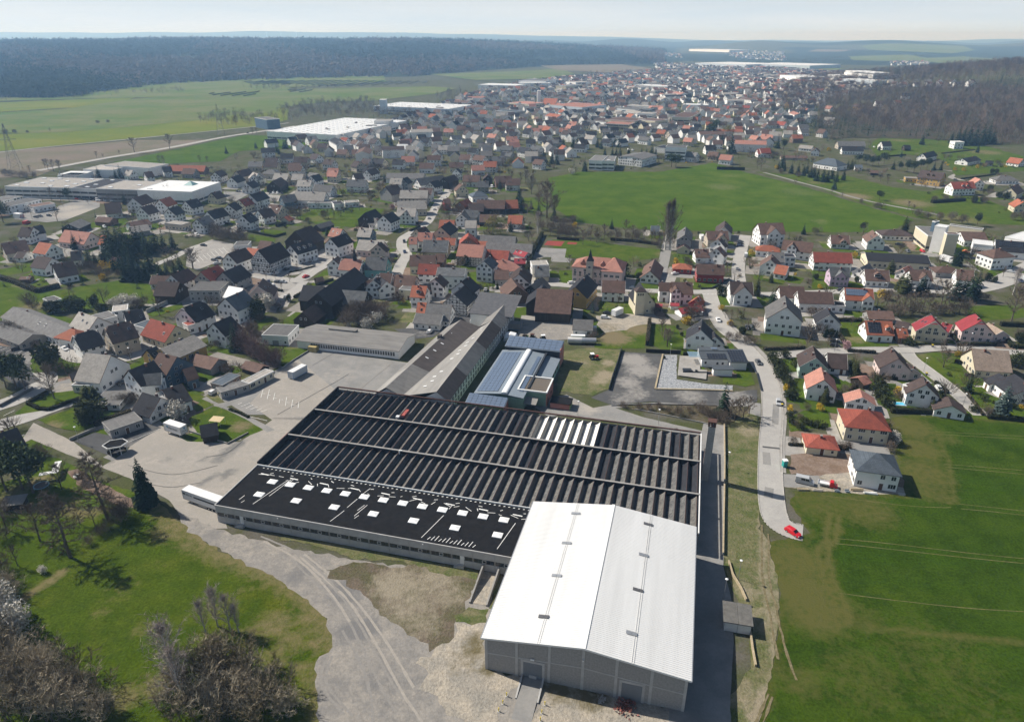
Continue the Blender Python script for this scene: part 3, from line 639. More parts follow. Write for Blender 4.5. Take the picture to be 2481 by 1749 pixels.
for r_, P_, w_, m_ in (('l',[(1120,640),(1500,720),(1900,640)],.14,M_asphd),('l',[(1280,800),(1500,830),(1750,790)],.14,M_asphd),('h',[(900,1640),(1450,1330),(1600,1240)],.16,M_asphd),('h',[(1130,1340),(1300,1420),(1420,1480)],.2,M_yard),('o',[(0,760),(200,720),(360,600)],.16,M_asphd),('o',[(650,380),(1030,385)],.14,M_asphd),('h',[(1240,1160),(1500,1010)],.14,M_asphd),('h',[(1600,1480),(2024,1130)],.18,M_yard),('l',[(920,560),(1000,590)],1.6,M_asph),('k',[(190,830),(195,930)],2.2,M_asph),('k',[(160,785),(300,800)],.9,M_asphd),('k',[(215,1120),(205,1200)],2.4,M_asph),('k',[(270,440),(262,600)],2,M_asph),('f',[(1500,1075),(1700,1080)],1.5,M_asph)):
 ribbon('surface_repair', r_, P_, w_, m_, .05, 6)
def lines(r, segs, w=.14, name='road_marking'):
 for a, b in segs:
  ribbon(name, r, [a, b], w, M_white, .0, 1, raise_=.02)
lines('h', [((760,1390),(738,1475)),((822,1393),(800,1487)),((876,1427),(860,1497)),((752,1435),(778,1435)),((808,1445),(832,1452)),((868,1478),(892,1480)),((923,1490),(917,1533)),((990,1470),(978,1555)),((1050,1495),(1035,1577)),((1110,1515),(1103,1575)),((930,1497),(958,1494)),((990,1522),(1020,1525)),((1045,1548),(1080,1548)),
   ((515,1540),(553,1522)),((545,1562),(630,1525)),((590,1580),(662,1545)),((635,1592),(708,1562)),((690,1605),(745,1580)),((735,1615),(795,1594)),((540,1640),(800,1700))], .16)
lines('g', [((-20,790),(20,770)),((0,812),(70,780)),((60,825),(130,795)),((180,835),(240,800)),((240,838),(325,806)),((35,1450),(145,1398)),((120,1472),(270,1440)),((15,1495),(70,1485)),((-10,1560),(290,1500))], .16)
lines('l', [((1120,440),(1395,322)),((1060,408),(960,385))], .12)
lines('d', [((1465,890),(1500,892)),((1510,892),(1540,893)),((1550,893),(1590,893)),((1595,893),(1630,890))], .4)
lines('b', [((1290,1255),(1320,1235)),((1330,1230),(1370,1200)),((1380,1190),(1420,1160)),((1110,1245),(1160,1252)),((1010,1240),(1060,1245))], .2)
lines('b', [((60+i*44,1050-i*16),(110+i*44,1100-i*16)) for i in range(9)], .18)
# ------------------------------------------------------------------ haze
def haze(dens=.000135):
 M = MB(); M.box(-17000, -180, -1.5, 17000, 18500, 200)
 m = bpy.data.materials.new('haze'); m.use_nodes = True
 nt = m.node_tree; nt.nodes.clear()
 o = nt.nodes.new('ShaderNodeOutputMaterial'); p = nt.nodes.new('ShaderNodeVolumePrincipled')
 p.inputs['Density'].default_value = dens; p.inputs['Absorption Color'].default_value = (1, 1, 1, 1); p.inputs['Color'].default_value = (.36, .62, 1.0, 1); p.inputs['Anisotropy'].default_value = .2
 nt.links.new(p.outputs[0], o.inputs['Volume'])
 tag(M.build('haze', m), kind='stuff', label='thin blue spring haze over the valley')
haze()
# ------------------------------------------------------------------ the factory: a frame turned 14.6 degrees, origin at the hall's near left corner
FA = rad(-14.6)
FO = Vector((-4.67 * S, 87.2 * S, 0))
def FW(x, y, z=0):
 c, s = math.cos(FA), math.sin(FA)
 return Vector((FO.x + S*(x*c - y*s), FO.y + S*(x*s + y*c), z*S))
def FB():
 m = MB(); m.k = S; return m
def fthing(name, label, cat, group=None): return thing(name, label, cat, FO, FA, group)
def copies(name, me, parent, spots, rz=0.0, first=None):
 return [link(name, me, parent, (x*S, y*S, z*S), rz) for x, y, z in spots]
M_roofwhite = mat('white_sheet_roof', (.69, .69, .68), .55, col2=(.59, .59, .58), scale=.25, streak=(1, .08, 1), spec=.4)
M_brickgrey = mat('grey_block_wall', (.31, .30, .285), .9, var=.18, scale=2.5)
M_conc = mat('pale_concrete', (.43, .42, .405), .9, var=.16, scale=.5)
M_concd = mat('dark_concrete', (.29, .28, .265), .9, var=.2, scale=.6)
M_shutter = mat('grey_shutter', (.20, .21, .22), .6, var=.08, scale=3)
M_glass = mat('window_glass', (.025, .030, .036), .12, var=.3, scale=.7, spec=.6)
M_glassb = mat('shed_glazing', (.030, .045, .064), .35, var=.5, scale=1.2, spec=.35)
M_felt = mat('black_roof_felt', (.012, .012, .0135), .9, col2=(.020, .0195, .020), scale=.6, spec=.2)
M_feltg = mat('grey_weathered_felt', (.165, .162, .156), .9, col2=(.062, .062, .062), scale=1.3, streak=(.45, 1.0, 1), bump=.6, spec=.2)
M_feltn = mat('new_dark_felt', (.036, .037, .042), .85, var=.2, scale=.8, spec=.2)
M_shedwhite = mat('white_shed_coating', (.78, .77, .73), .7, col2=(.66, .64, .58), scale=.8)
M_rust = mat('rusty_edge', (.11, .062, .052), .85, var=.3, scale=2)
M_whitetrim = mat('white_trim', (.75, .75, .73), .5, var=.08, scale=2)
M_dome = mat('white_skylight', (.85, .85, .84), .25, var=.05, scale=1, spec=.5)
M_steel = mat('galvanised_steel', (.45, .46, .47), .4, var=.15, scale=3, metal=.6)
M_darksteel = mat('dark_steel', (.10, .10, .105), .5, var=.2, scale=3)
M_fibre = mat('grey_fibre_cement', (.235, .225, .21), .9, col2=(.165, .158, .15), scale=.5, streak=(.25, 1.2, 1))
M_fibrel = mat('pale_fibre_cement', (.29, .28, .26), .9, col2=(.22, .21, .20), scale=.4, streak=(1.2, .2, 1))
M_fibred = mat('dark_brown_fibre_cement', (.105, .09, .085), .9, col2=(.075, .066, .062), scale=.6, streak=(.3, 1.2, 1))
M_redroof = mat('faded_red_sheet', (.36, .10, .085), .7, var=.2, scale=1)
M_yellow = mat('yellow_paint', (.62, .47, .04), .6, var=.1, scale=2)
M_wallwhite = mat('white_render', (.86, .855, .84), .9, col2=(.77, .76, .74), scale=.35, rnd=.05)
M_stain = mat('old_white_render', (.72, .71, .685), .9, col2=(.60, .585, .555), scale=.5, rnd=.05)
# --- white hall with the shallow gable roof
hall = fthing('warehouse_hall', 'large hall with white ribbed gable roof and grey block walls beside the black factory roof', 'warehouse')
HX, HY, HE, HR, RX = 33.9, 38.8, 7.55, 9.8, 17.0
w = FB()
def eave_z(x): return HE + (HR-HE)*(1-abs(x-RX)/RX)
w.poly([(0,0,0),(HX,0,0),(HX,0,HE),(RX,0,HR),(0,0,HE)][::1]); w.poly([(0,HY,0),(0,HY,HE),(RX,HY,HR),(HX,HY,HE),(HX,HY,0)])
w.quad((0,0,0),(0,0,HE),(0,HY,HE),(0,HY,0)); w.quad((HX,0,0),(HX,HY,0),(HX,HY,HE),(HX,0,HE))
w.build('wall', M_brickgrey, hall)
posts = [0.25, 5.65, 11.3, 17.0, 22.55, 28.25, 33.65]
for x in posts:
 p = FB(); p.box(-.24, -.09, 0, .24, .0, eave_z(x)-.12); link('concrete_post', p.mesh('concrete_post', M_conc), hall, (x*S, 0, 0))
for i in range(6):
 a, b = posts[i]+.25, posts[i+1]-.25
 za, zb = .52*eave_z(a), .52*eave_z(b)
 p = FB()
 p.prism([(a,-.05,za-.12),(a,-.05,za+.12),(a,0,za+.12),(a,0,za-.12)], (a,0,za), (b,0,zb)); p.build('concrete_beam', M_conc, hall)
 for z0, z1 in ((.02, -.14), (.14, 99)):
  q = FB(); ta = z0 if z0 < .1 else za+.14; tb = z0 if z0 < .1 else zb+.14
  ua = za-.14 if z1 < 0 else eave_z(a)-.16; ub = zb-.14 if z1 < 0 else eave_z(b)-.16
  q.poly([(a,-.02,ta),(b,-.02,tb),(b,-.02,ub),(a,-.02,ua)]); q.build('wall_panel', M_brickgrey, hall)
for x0, x1 in ((6.85, 10.1), (23.6, 26.9)):
 d = FB(); d.box(x0, -.12, .5 if x0 < 20 else 0, x1, -.03, 3.75)
 dd = d.build('roller_door', M_shutter, hall)
 s = FB()
 for k in range(14): s.box(x0, -.15, .5+k*.235, x1, -.12, .5+k*.235+.12)
 s.build('slat', M_shutter, dd)
 fr = FB()
 fr.box(x0-.45, -.1, 0, x0-.02, -.02, 4.3); fr.box(x1+.02, -.1, 0, x1+.45, -.02, 4.3); fr.box(x0-.02, -.1, 3.77, x1+.02, -.02, 4.3)
 fr.build('door_frame', M_conc, hall)
lm = FB(); lm.box(8.1, -.25, 4.55, 8.75, -.1, 4.85); lm.build('wall_lamp', M_whitetrim, hall)
lm = FB(); lm.box(16.9, -.35, 6.9, 17.15, -.1, 7.2); lm.build('wall_lamp', M_whitetrim, hall)
def hall_slope(name, x0, x1):
 m = FB(); n = 96; y0, y1 = -.45, HY+.35
 dz = .07
 za, zb = eave_z(max(0, min(HX, x0))) , eave_z(max(0, min(HX, x1)))
 if x0 < 0: za -= .06
 if x1 > HX: zb -= .06
 za += .12; zb += .12
 for i in range(n):                                                 # trapezoid ribs across the slope
  ya = y0+(y1-y0)*i/n; st = (y1-y0)/n
  P = [(ya, 0), (ya+st*.18, dz), (ya+st*.45, dz), (ya+st*.63, 0), (ya+st, 0)]
  for (p, h), (q, g_) in zip(P, P[1:]):
   m.quad((x0, p, za+h), (x1, p, zb+h), (x1, q, zb+g_), (x0, q, za+g_))
 m.quad((x0,y0,za-.1),(x0,y1,za-.1),(x1,y1,zb-.1),(x1,y0,zb-.1)); m.quad((x0,y0,za-.1),(x1,y0,zb-.1),(x1,y0,zb+.02),(x0,y0,za+.02))
 return m.build(name, M_roofwhite, hall)
s1 = hall_slope('roof_slope', -.45, RX); s2 = hall_slope('roof_slope', RX, HX+.45)
rc = FB(); rc.box(RX-.3, -.47, HR+.14, RX+.3, HY+.37, HR+.24); rc.build('ridge_cap', M_whitetrim, hall)
for a, b in (((-.47, HE+.02), (RX, HR+.08)), ((RX, HR+.08), (HX+.47, HE+.02))):
 v = FB(); v.prism([(a[0],-.52,a[1]-.18),(a[0],-.52,a[1]+.18),(a[0],-.46,a[1]+.18),(a[0],-.46,a[1]-.18)], (a[0],0,a[1]), (b[0],0,b[1])); v.build('verge_trim', M_whitetrim, hall)
for x in (-.55, HX+.5):
 gt = FB(); gt.box(x-.09, -.45, HE-.12, x+.09, HY+.35, HE+.06); gt.build('gutter', M_steel, hall)
for x in (9.25, 24.8):
 ct = FB(); sl = (HR-HE)/RX*(1 if x < RX else -1)
 for yy in (-.1,):
  ct.box(x-.06+.0, -.4, eave_z(x)+.2, x+.0, HY+.3, eave_z(x)+.24); ct.box(x+.30, -.4, eave_z(x+.33)+.2, x+.36, HY+.3, eave_z(x+.33)+.24)
 ct.build('conductor_rail', M_stain, hall)
for x, y, op in ((9.5,35.4,1),(9.35,25.6,1),(9.25,16.1,1),(9.05,5.6,0),(24.6,35.6,0),(24.5,25.9,1),(24.3,16.1,0),(24.2,5.6,1)):
 k = FB(); z0 = eave_z(x)+.17; sl = (HR-HE)/RX*(1 if x < RX else -1)
 def zz(xx): return z0 + (xx-x)*sl
 for xa, xb in ((-.92, -.02), (.02, .92)):
  k.prism([(x+xa,y-.34,zz(x+xa)+.05),(x+xa,y-.34,zz(x+xa)+.16),(x+xa,y+.34,zz(x+xa)+.16),(x+xa,y+.34,zz(x+xa)+.05)], (x+xa,0,zz(x+xa)), (x+xb,0,zz(x+xb)))
 k.build('skylight', M_steel if op else M_darksteel, s1 if x < RX else s2)
# --- loading ramp in front of the hall
rp = fthing('loading_ramp', 'sloping concrete loading ramp with low side walls at the left door of the white hall', 'ramp')
k = FB(); k.prism([(6.9,-.1,.02),(6.9,-.1,.5),(6.9,-9,.04),(6.9,-9,.02)], (6.9,0,0), (10.2,0,0)); k.build('ramp_slab', M_asph, rp)
for x in (6.55, 10.25):
 k = FB(); k.prism([(x,-.1,0),(x,-.1,.85),(x,-4.6,.35),(x,-4.6,0)], (x,0,0), (x+.28,0,0)); k.build('side_wall', M_conc, rp)
k = FB(); k.box(7.9, -.35, .5, 9.2, -.18, 1.15); k.build('dock_buffer', M_conc, rp)
bl = FB(); bl.tube((0,0,0), (0,0,.95), .09, .09, 8, 0); bl.box(-.22,-.22,0,.22,.22,.14,1); blm = bl.mesh('bollard', [M_yellow, M_conc])
LB = ['nearest the hall', 'in the middle', 'farthest from the hall']
for i, (x, y) in enumerate(((5.08,-4.5),(4.85,-6.1),(4.57,-7.63),(11.63,-4.55),(11.47,-6.2),(11.52,-7.56))):
 tag(link('bollard', blm, None, FW(x, y)), 'yellow bollard %s in the row %s of the loading ramp' % (LB[i % 3], 'left' if i < 3 else 'right'), 'bollard', 'yellow bollards along the loading ramp')
rp = fthing('sunken_ramp', 'narrow ramp between two low concrete walls left of the white hall', 'ramp')
k = FB(); k.prism([(-7.2,23.4,.03),(-7.2,14.2,.12),(-7.2,14.2,.02),(-7.2,23.4,.02)], (-7.2,0,0), (-4.2,0,0)); k.build('ramp_slab', M_sand, rp)
for x in (-7.5, -4.1):
 k = FB(); k.prism([(x,23.4,0),(x,23.4,1.9),(x,14,.5),(x,14,0)], (x,0,0), (x+.3,0,0)); k.build('side_wall', M_concd, rp)
# --- factory with the sawtooth roof
fac = fthing('factory', 'long flat roofed factory with three rows of black sawtooth roofs and pale concrete front', 'factory')
X0, X1, Y0, Y1, Y2 = -70.4, 35.0, 23.6, 40.2, 82.4
ZR = 4.55
k = FB()
k.quad((X0,Y0,0),(-.2,Y0,0),(-.2,Y0,ZR),(X0,Y0,ZR)); k.quad((X0,Y0,0),(X0,Y0,ZR),(X0,Y2,ZR),(X0,Y2,0)); k.quad((X0,Y2,0),(X0,Y2,ZR),(X1,Y2,ZR),(X1,Y2,0)); k.quad((X1,Y1,0),(X1,Y2,0),(X1,Y2,ZR),(X1,Y1,ZR))
k.quad((34.1,Y1,0),(X1,Y1,0),(X1,Y1,ZR),(34.1,Y1,ZR))
k.build('wall', M_concd, fac)
k = FB(); k.quad((X0,Y0,ZR),(-.3,Y0,ZR),(-.3,Y1,ZR),(X0,Y1,ZR)); flat = k.build('flat_roof', M_felt, fac)
k = FB(); k.quad((X0,Y1,ZR-.75),(X1,Y1,ZR-.75),(X1,Y2,ZR-.75),(X0,Y2,ZR-.75)); k.build('roof_deck', M_feltn, fac)
def parapet(x0, y0, x1, y1, z, m, name='parapet', t=.13):
 k = FB(); k.box(x0-t if x0 == x1 else x0, y0-t if y0 == y1 else y0, z-.35, x1+t if x0 == x1 else x1, y1+t if y0 == y1 else y1, z); return k.build(name, m, fac)
parapet(X0-.05, Y0-.08, -.35, Y0-.08, ZR+.24, M_conc, t=.1); parapet(X0-.05, Y0, X0-.05, Y1+.3, ZR+.24, M_conc, t=.1); parapet(X0, Y1, -.4, Y1, ZR+.40, M_whitetrim, t=.09)
parapet(X0-.05, Y1+.3, X0-.05, Y2, ZR+.9, M_feltn, t=.16); parapet(X0, Y2, X1, Y2, ZR+.95, M_rust, t=.16); parapet(X1+.05, Y1, X1+.05, Y2, ZR+.75, M_whitetrim, t=.12)
kk = FB(); kk.box(X0-.2, Y1+.3, ZR-.9, X0+.25, Y2, ZR+.55); kk.build('parapet', M_feltn, fac)
for y in (54.3, 68.3):
 kk = FB(); kk.box(X0, y-.22, ZR-.75, X1, y+.22, ZR+.78); kk.box(X0, y-.28, ZR+.78, X1, y+.28, ZR+.86, 1); kk.build('fire_wall', [M_feltn, M_concd], fac)
NP = 15; PWD = (X1 - 35.0 - .3 - X0) / NP
up = FB(); up.box(.02, -.14, 0, PWD-.02, -.02, 1.62); upm = up.mesh('wall_panel', M_conc)
lo = FB(); lo.box(.02, -.10, 0, PWD-.02, -.02, 1.75); lom = lo.mesh('wall_panel', M_conc)
ws = FB(); ws.box(.25, -.05, 0, PWD-.05, -.01, 1.0)
for q in range(1, 5): ws.box(.25+q*.88, -.075, 0, .25+q*.88+.05, -.05, 1.0, 1)
wsm = ws.mesh('window_strip', [M_glass, M_darksteel])
cs = FB(); cs.box(0, -.12, 0, .85, -.08, .07); cs.box(0, -.12, .68, .85, -.08, .75); cs.box(0, -.12, .07, .07, -.08, .68); cs.box(.78, -.12, .07, .85, -.08, .68); csm = cs.mesh('casement', M_whitetrim)
pl = FB(); pl.box(-.12, -.10, 0, .12, -.02, 1.0); plm = pl.mesh('pier', M_concd)
for i in range(NP):
 x = X0 + i*PWD
 link('wall_panel', upm, fac, (x*S, Y0*S, 2.90*S)); link('wall_panel', lom, fac, (x*S, Y0*S, .02))
 st = link('window_strip', wsm, fac, (x*S, Y0*S, 1.83*S)); link('casement', csm, st, (2.0*S, 0, .12*S))
 if i: link('pier', plm, fac, (x*S, Y0*S, 1.83*S))
for x in (-64.0, -12.0):
 dr = FB(); dr.box(x-.45, -.13+Y0, .75, x+.45, Y0-.09, 2.85); dd = dr.build('door', M_whitetrim, fac)
 st = FB()
 for q in range(4): st.box(x-.5-q*.3-.3, Y0-.9, 0, x-.5-q*.3, Y0-.15, .72-q*.18)
 st.box(x-.5, Y0-.9, 0, x+.5, Y0-.15, .74)
 st.tube((x-1.6,Y0-.9,.6),(x-.5,Y0-.9,1.6),.03,.03,4,1); st.tube((x-.5,Y0-.9,1.6),(x+.5,Y0-.9,1.6),.03,.03,4,1); st.tube((x+.5,Y0-.9,.7),(x+.5,Y0-.9,1.6),.03,.03,4,1); st.tube((x-1.6,Y0-.9,0),(x-1.6,Y0-.9,.6),.03,.03,4,1)
 st.build('steps', [M_conc, M_steel], fac)
for x in (-54.5, -20.5):
 k = FB(); k.box(x-.12, Y0-.35, 4.15, x+.12, Y0-.14, 4.35); k.build('wall_lamp', M_whitetrim, fac)
sk = FB(); sk.box(-1.05,-.85,0,1.05,.85,.22,1); b0 = [(-.95,-.75,.22),(.95,-.75,.22),(.95,.75,.22),(-.95,.75,.22)]
for i in range(4): sk.tri(b0[i], b0[(i+1)%4], (0,0,.5))
skm = sk.mesh('skylight', [M_dome, M_whitetrim])
for i in range(13): link('skylight', skm, fac, ((-62.9+4.735*i)*S, 34.85*S, ZR*S))
for i in range(7): link('skylight', skm, fac, ((-63.05+9.5*i)*S, 29.6*S, ZR*S))
rr = random.Random(5)
def strip(x0, y0, x1, y1, wd=.14):
 k = FB(); d = Vector((x1-x0, y1-y0)).normalized(); n = Vector((-d.y, d.x))*wd/2; z = ZR+.02
 k.quad((x0-n.x,y0-n.y,z),(x1-n.x,y1-n.y,z),(x1+n.x,y1+n.y,z),(x0+n.x,y0+n.y,z)); return k.build('repair_strip', M_whitetrim, flat)
for a in ((-62.5,26.2,-59.8,36.6),(-60.6,29.8,-59.2,37.0),(-58.9,36.0,-58.6,37.6),(-42.6,25.0,-41.4,29.2),(-41.3,30.4,-40.5,33.9),(-40.2,35.8,-39.4,38.4),(-38.4,28.0,-37.3,32.4),(-38.6,30.0,-37.9,32.2),(-21.4,24.9,-19.4,33.2),(-19.0,35.6,-18.7,37.4),(-5.0,25.5,-3.4,34.6),
          (-66.5,26.9,-66.2,28.6),(-65.4,26.0,-65.1,26.9),(-38.0,27.3,-37.5,28.5)): strip(*a, .12)
for i in range(26):
 x = -68+i*2.62; strip(x, 36.6+rr.uniform(-.5,.9), x+rr.uniform(.3,1.9), 36.6+rr.uniform(-.5,.9), .13)
 if i % 2: strip(x, 38.4+rr.uniform(-.6,.4), x+rr.uniform(.4,1.0), 38.3, .16)
 if i % 3 == 0: strip(x+.4, 37.4, x+2.6, 37.25, .32)
for i in range(13): strip(-20+i*.83, 24.7, -19.6+i*.83, 25.6+.4*((i*7)%3), .13)
for i in range(60): strip(-68.5+i*1.13, 39.6, -68.1+i*1.13, 39.75, .2)
SH = 2.362; SL = 13.3
def shed_mesh(m):
 k = FB(); pr = [(-1.58, 0), (-1.25, .10), (-.75, .42), (-.3, .86), (0, 1.22)]
 ny = 5
 for j in range(ny):
  y0, y1 = SL*j/ny, SL*(j+1)/ny
  for (a, za), (b, zb) in zip(pr, pr[1:]): k.quad((a,y0,za),(b,y0,zb),(b,y1,zb),(a,y1,za))
 k.box(-.03, 0, 1.2, .05, SL, 1.26, 1)
 for y in (0.02, SL-.02): k.poly([(-1.58,y,0)]+[(a,y,z) for a, z in pr[1:]]+[(.76,y,0)], 2)
 return k.mesh('shed_roof', [m, M_rust, M_feltn])
sm_g, sm_n, sm_w = shed_mesh(M_feltg), shed_mesh(M_feltn), shed_mesh(M_shedwhite)
M_feltg2 = mat('brown_weathered_felt', (.175, .166, .152), .9, col2=(.07, .068, .064), scale=1.3, streak=(.5, 1.0, 1), bump=.6, spec=.2)
sm_g2 = shed_mesh(M_feltg2)
gl = FB()
for i in range(9):
 y0 = .12+i*1.46; gl.quad((.09,y0,1.2),(.76,y0,.02),(.76,y0+1.38,.02),(.09,y0+1.38,1.2))
gl.quad((.06,0,1.2),(.73,0,.02),(.73,SL,.02),(.06,SL,1.2), 1)
glm = gl.mesh('glazing', [M_glassb, M_darksteel])
for row, y in enumerate((40.55, 54.6, 68.6)):
 for i in range(44):
  x = 34.45 - i*SH
  if x - 1.6 < X0: continue
  if row == 0 and -1 < x < 33.9 and False: continue
  dark = (row == 2 and i in (2, 9, 10, 20, 22, 36)) or (row == 1 and i in (0, 1, 9, 17, 32)) or (row == 0 and i in (41,))
  wh = row == 2 and 11 <= i <= 17
  s_ = link('shed_roof', sm_w if wh else sm_n if dark else (sm_g2 if (i*7+row*3) % 5 < 2 else sm_g), fac, (x*S, y*S, (ZR-.72)*S))
  link('glazing', glm, s_, (0, 0, 0))
k = FB(); k.box(-45.3, 71.0, ZR+.2, -44.4, 74.6, ZR+.9); k.build('ventilator', M_redroof, fac)
k = FB(); k.box(-46.6, 70.0, ZR+.2, -45.7, 71.0, ZR+.8); k.build('ventilator', M_whitetrim, fac)
k = FB(); k.tube((-38.5,53.6,ZR+.2),(-38.5,53.6,ZR+1.2),.16,.16,8); k.tube((-38.5,53.6,ZR+1.2),(-37.6,53.6,ZR+1.35),.16,.16,8); k.build('vent_pipe', M_whitetrim, fac)
k = FB(); k.tube((0.2,41.2,ZR),(0.2,41.2,ZR+1.6),.14,.14,8); k.tube((.2,41.2,ZR+1.6),(-.4,41.2,ZR+1.5),.14,.14,8); k.build('vent_pipe', M_rust, fac)
k = FB(); k.prism([(X0-.25,54.5,3.0),(X0-.25,54.5,3.12),(X0-3.2,54.5,2.6),(X0-3.2,54.5,2.48)], (0,54.5,0), (0,59,0)); k.build('canopy', M_redroof, fac)
ch = fthing('chimney', 'tall square brick chimney at the right end of the factory', 'chimney')
k = FB(); k.prism([(35.75,67.9,0),(37.45,67.9,0),(37.45,69.6,0),(35.75,69.6,0)], (0,0,0), (0,0,15.6)); k.build('shaft', M_brickgrey, ch)
k = FB()
for x in (35.65, 36.35, 37.05):
 for y in (67.8, 68.6, 69.3): k.box(x, y, 15.6, x+.45, y+.35, 16.7)
k.box(35.6, 67.75, 16.7, 37.6, 69.75, 16.95); k.build('vent_crown', M_rust, ch)
k = FB(); k.tube((35.7,68.6,2),(35.7,68.6,9),.09,.09,5); k.build('drain_pipe', M_rust, ch)
# --- long twin workshop behind
wk = fthing('long_workshop', 'long twin gabled workshop with patched fibre cement roofs behind the factory', 'workshop')
YA, YB_, YC = 83.0, 139.5, 160.0
k = FB()
k.quad((-36.0,YA,0),(-36.0,YC,0),(-36.0,YC,4.9),(-36.0,YA,4.9)); k.quad((-59.6,YA,0),(-36,YA,0),(-36,YA,4.9),(-59.6,YA,3.4)); k.quad((-59.6,YA,0),(-59.6,YA,3.4),(-55.8,YB_,3.4),(-55.8,YB_,0)); k.quad((-55.8,YB_,0),(-55.8,YB_,3.4),(-43.6,YB_,4.6),(-43.6,YB_,0)); k.quad((-43.6,YB_,0),(-43.6,YB_,5.2),(-43.6,YC,5.2),(-43.6,YC,0)); k.quad((-43.6,YC,0),(-43.6,YC,5),(-36,YC,5),(-36,YC,0)); k.tri((-43.6,YC,5),(-39.3,YC,7.5),(-36,YC,5)); k.tri((-43.4,YA,5),(-36,YA,4.9),(-39.2,YA,7.4)); k.tri((-59.6,YA,3.4),(-50.2,YA,4.6),(-55,YA,6.3))
k.build('wall', M_stain, wk)
def slab(mb, a, b, c, d, t=.16, m=0):
 up_ = [Vector(p) for p in (a, b, c, d)]; dn = [p - Vector((0, 0, t)) for p in up_]
 mb.quad(*up_, m); mb.quad(*dn[::-1], m)
 for i in range(4): mb.quad(dn[i], dn[(i+1)%4], up_[(i+1)%4], up_[i], m)
def segs(xa0, xa1, za, xb0, xb1, zb, y0, y1, cuts, mats_, name='roof_slope'):
 last = y0
 o = None
 for c_, mm in zip(cuts + [y1], mats_):
  f0, f1 = (last-y0)/(y1-y0), (c_-y0)/(y1-y0)
  k = FB(); slab(k, (xa0+(xa1-xa0)*f0, last+.01, za), (xb0+(xb1-xb0)*f0, last+.01, zb), (xb0+(xb1-xb0)*f1, c_-.01, zb), (xa0+(xa1-xa0)*f1, c_-.01, za)); o = k.build(name, mm, wk); last = c_
 return o
segs(-35.6,-35.6,4.85,-39.2,-39.2,7.6,YA-.2,YC+.3,[100,121,140],[M_fibred, M_fibre, M_fibred, M_fibre])
ls = segs(-39.2,-39.2,7.6,-50.2,-43.4,4.7,YA-.2,YB_,[118],[M_fibrel, M_fibrel])
segs(-39.2,-39.2,7.6,-43.8,-43.8,5.0,YB_,YC+.3,[150],[M_fibre, M_fibre])
segs(-50.2,-43.4,4.75,-55.1,-50.8,6.9,YA-.2,YB_+.3,[100,132],[M_fibre, M_fibred, M_fibred])
segs(-55.1,-50.8,6.9,-60.2,-56.4,3.4,YA-.2,YB_+.3,[98,118],[M_fibrel, M_fibre, M_fibre])
sl = FB(); slab(sl, (-.55,-.28,.05),(.55,-.28,.05),(.55,.28,.05),(-.55,.28,.05), .04); slm = sl.mesh('roof_light', M_dome)
for i, y in enumerate(list(np.linspace(88, 136, 15))):
 f_ = (y-YA)/(YB_-YA); xr = -50.2+(6.8*f_); x = (xr-39.2)/2+.4*((i%2)*2-1)
 o = link('roof_light', slm, ls, (x*S, y*S, (7.6-(7.6-4.7)*(-39.2-x)/(-39.2-xr)+.06)*S)); o.rotation_euler = (0, -math.atan2(2.9, (-39.2-xr)), 0)
for y in (107,113,119,128,133):
 f_ = (y-YA)/(YB_-YA); x = -55.1+4.3*f_+1.8
 o = link('roof_light', slm, ls, (x*S, y*S, (6.9-.8+.1)*S)); o.rotation_euler = (0, rad(23), 0)
k = FB(); k.box(-53.4, 122.0, 5.2, -52.2, 123.6, 7.6); k.build('chimney', M_fibred, wk)
wn_ = FB(); wn_.box(-.02, -.55, 0, .03, .55, 1.35); wn_.box(.03, -.03, 0, .05, .03, 1.35, 1); wn_.box(.03, -.55, .64, .05, .55, .70, 1); wnm = wn_.mesh('window', [M_glass, M_whitetrim])
for y in np.linspace(85, 158, 30):
 for z in (.5, 2.6): link('window', wnm, wk, (-36.0*S, y*S, z*S))
hb = fthing('workshop_head_block', 'white block with broad grey slate lean-to roof at the far end of the long workshop', 'workshop')
k = FB(); k.box(-50.5, 150, 0, -38.2, 164, 5.6); k.build('wall', M_wallwhite, hb)
k = FB(); slab(k, (-51, 149.4, 5.8), (-34.0, 149.4, 5.8), (-34.0, 164.5, 9.2), (-51, 164.5, 9.2), .2); k.build('roof', mat('grey_slates', (.125, .125, .13), .7, col2=(.085, .085, .09), scale=.7), hb)
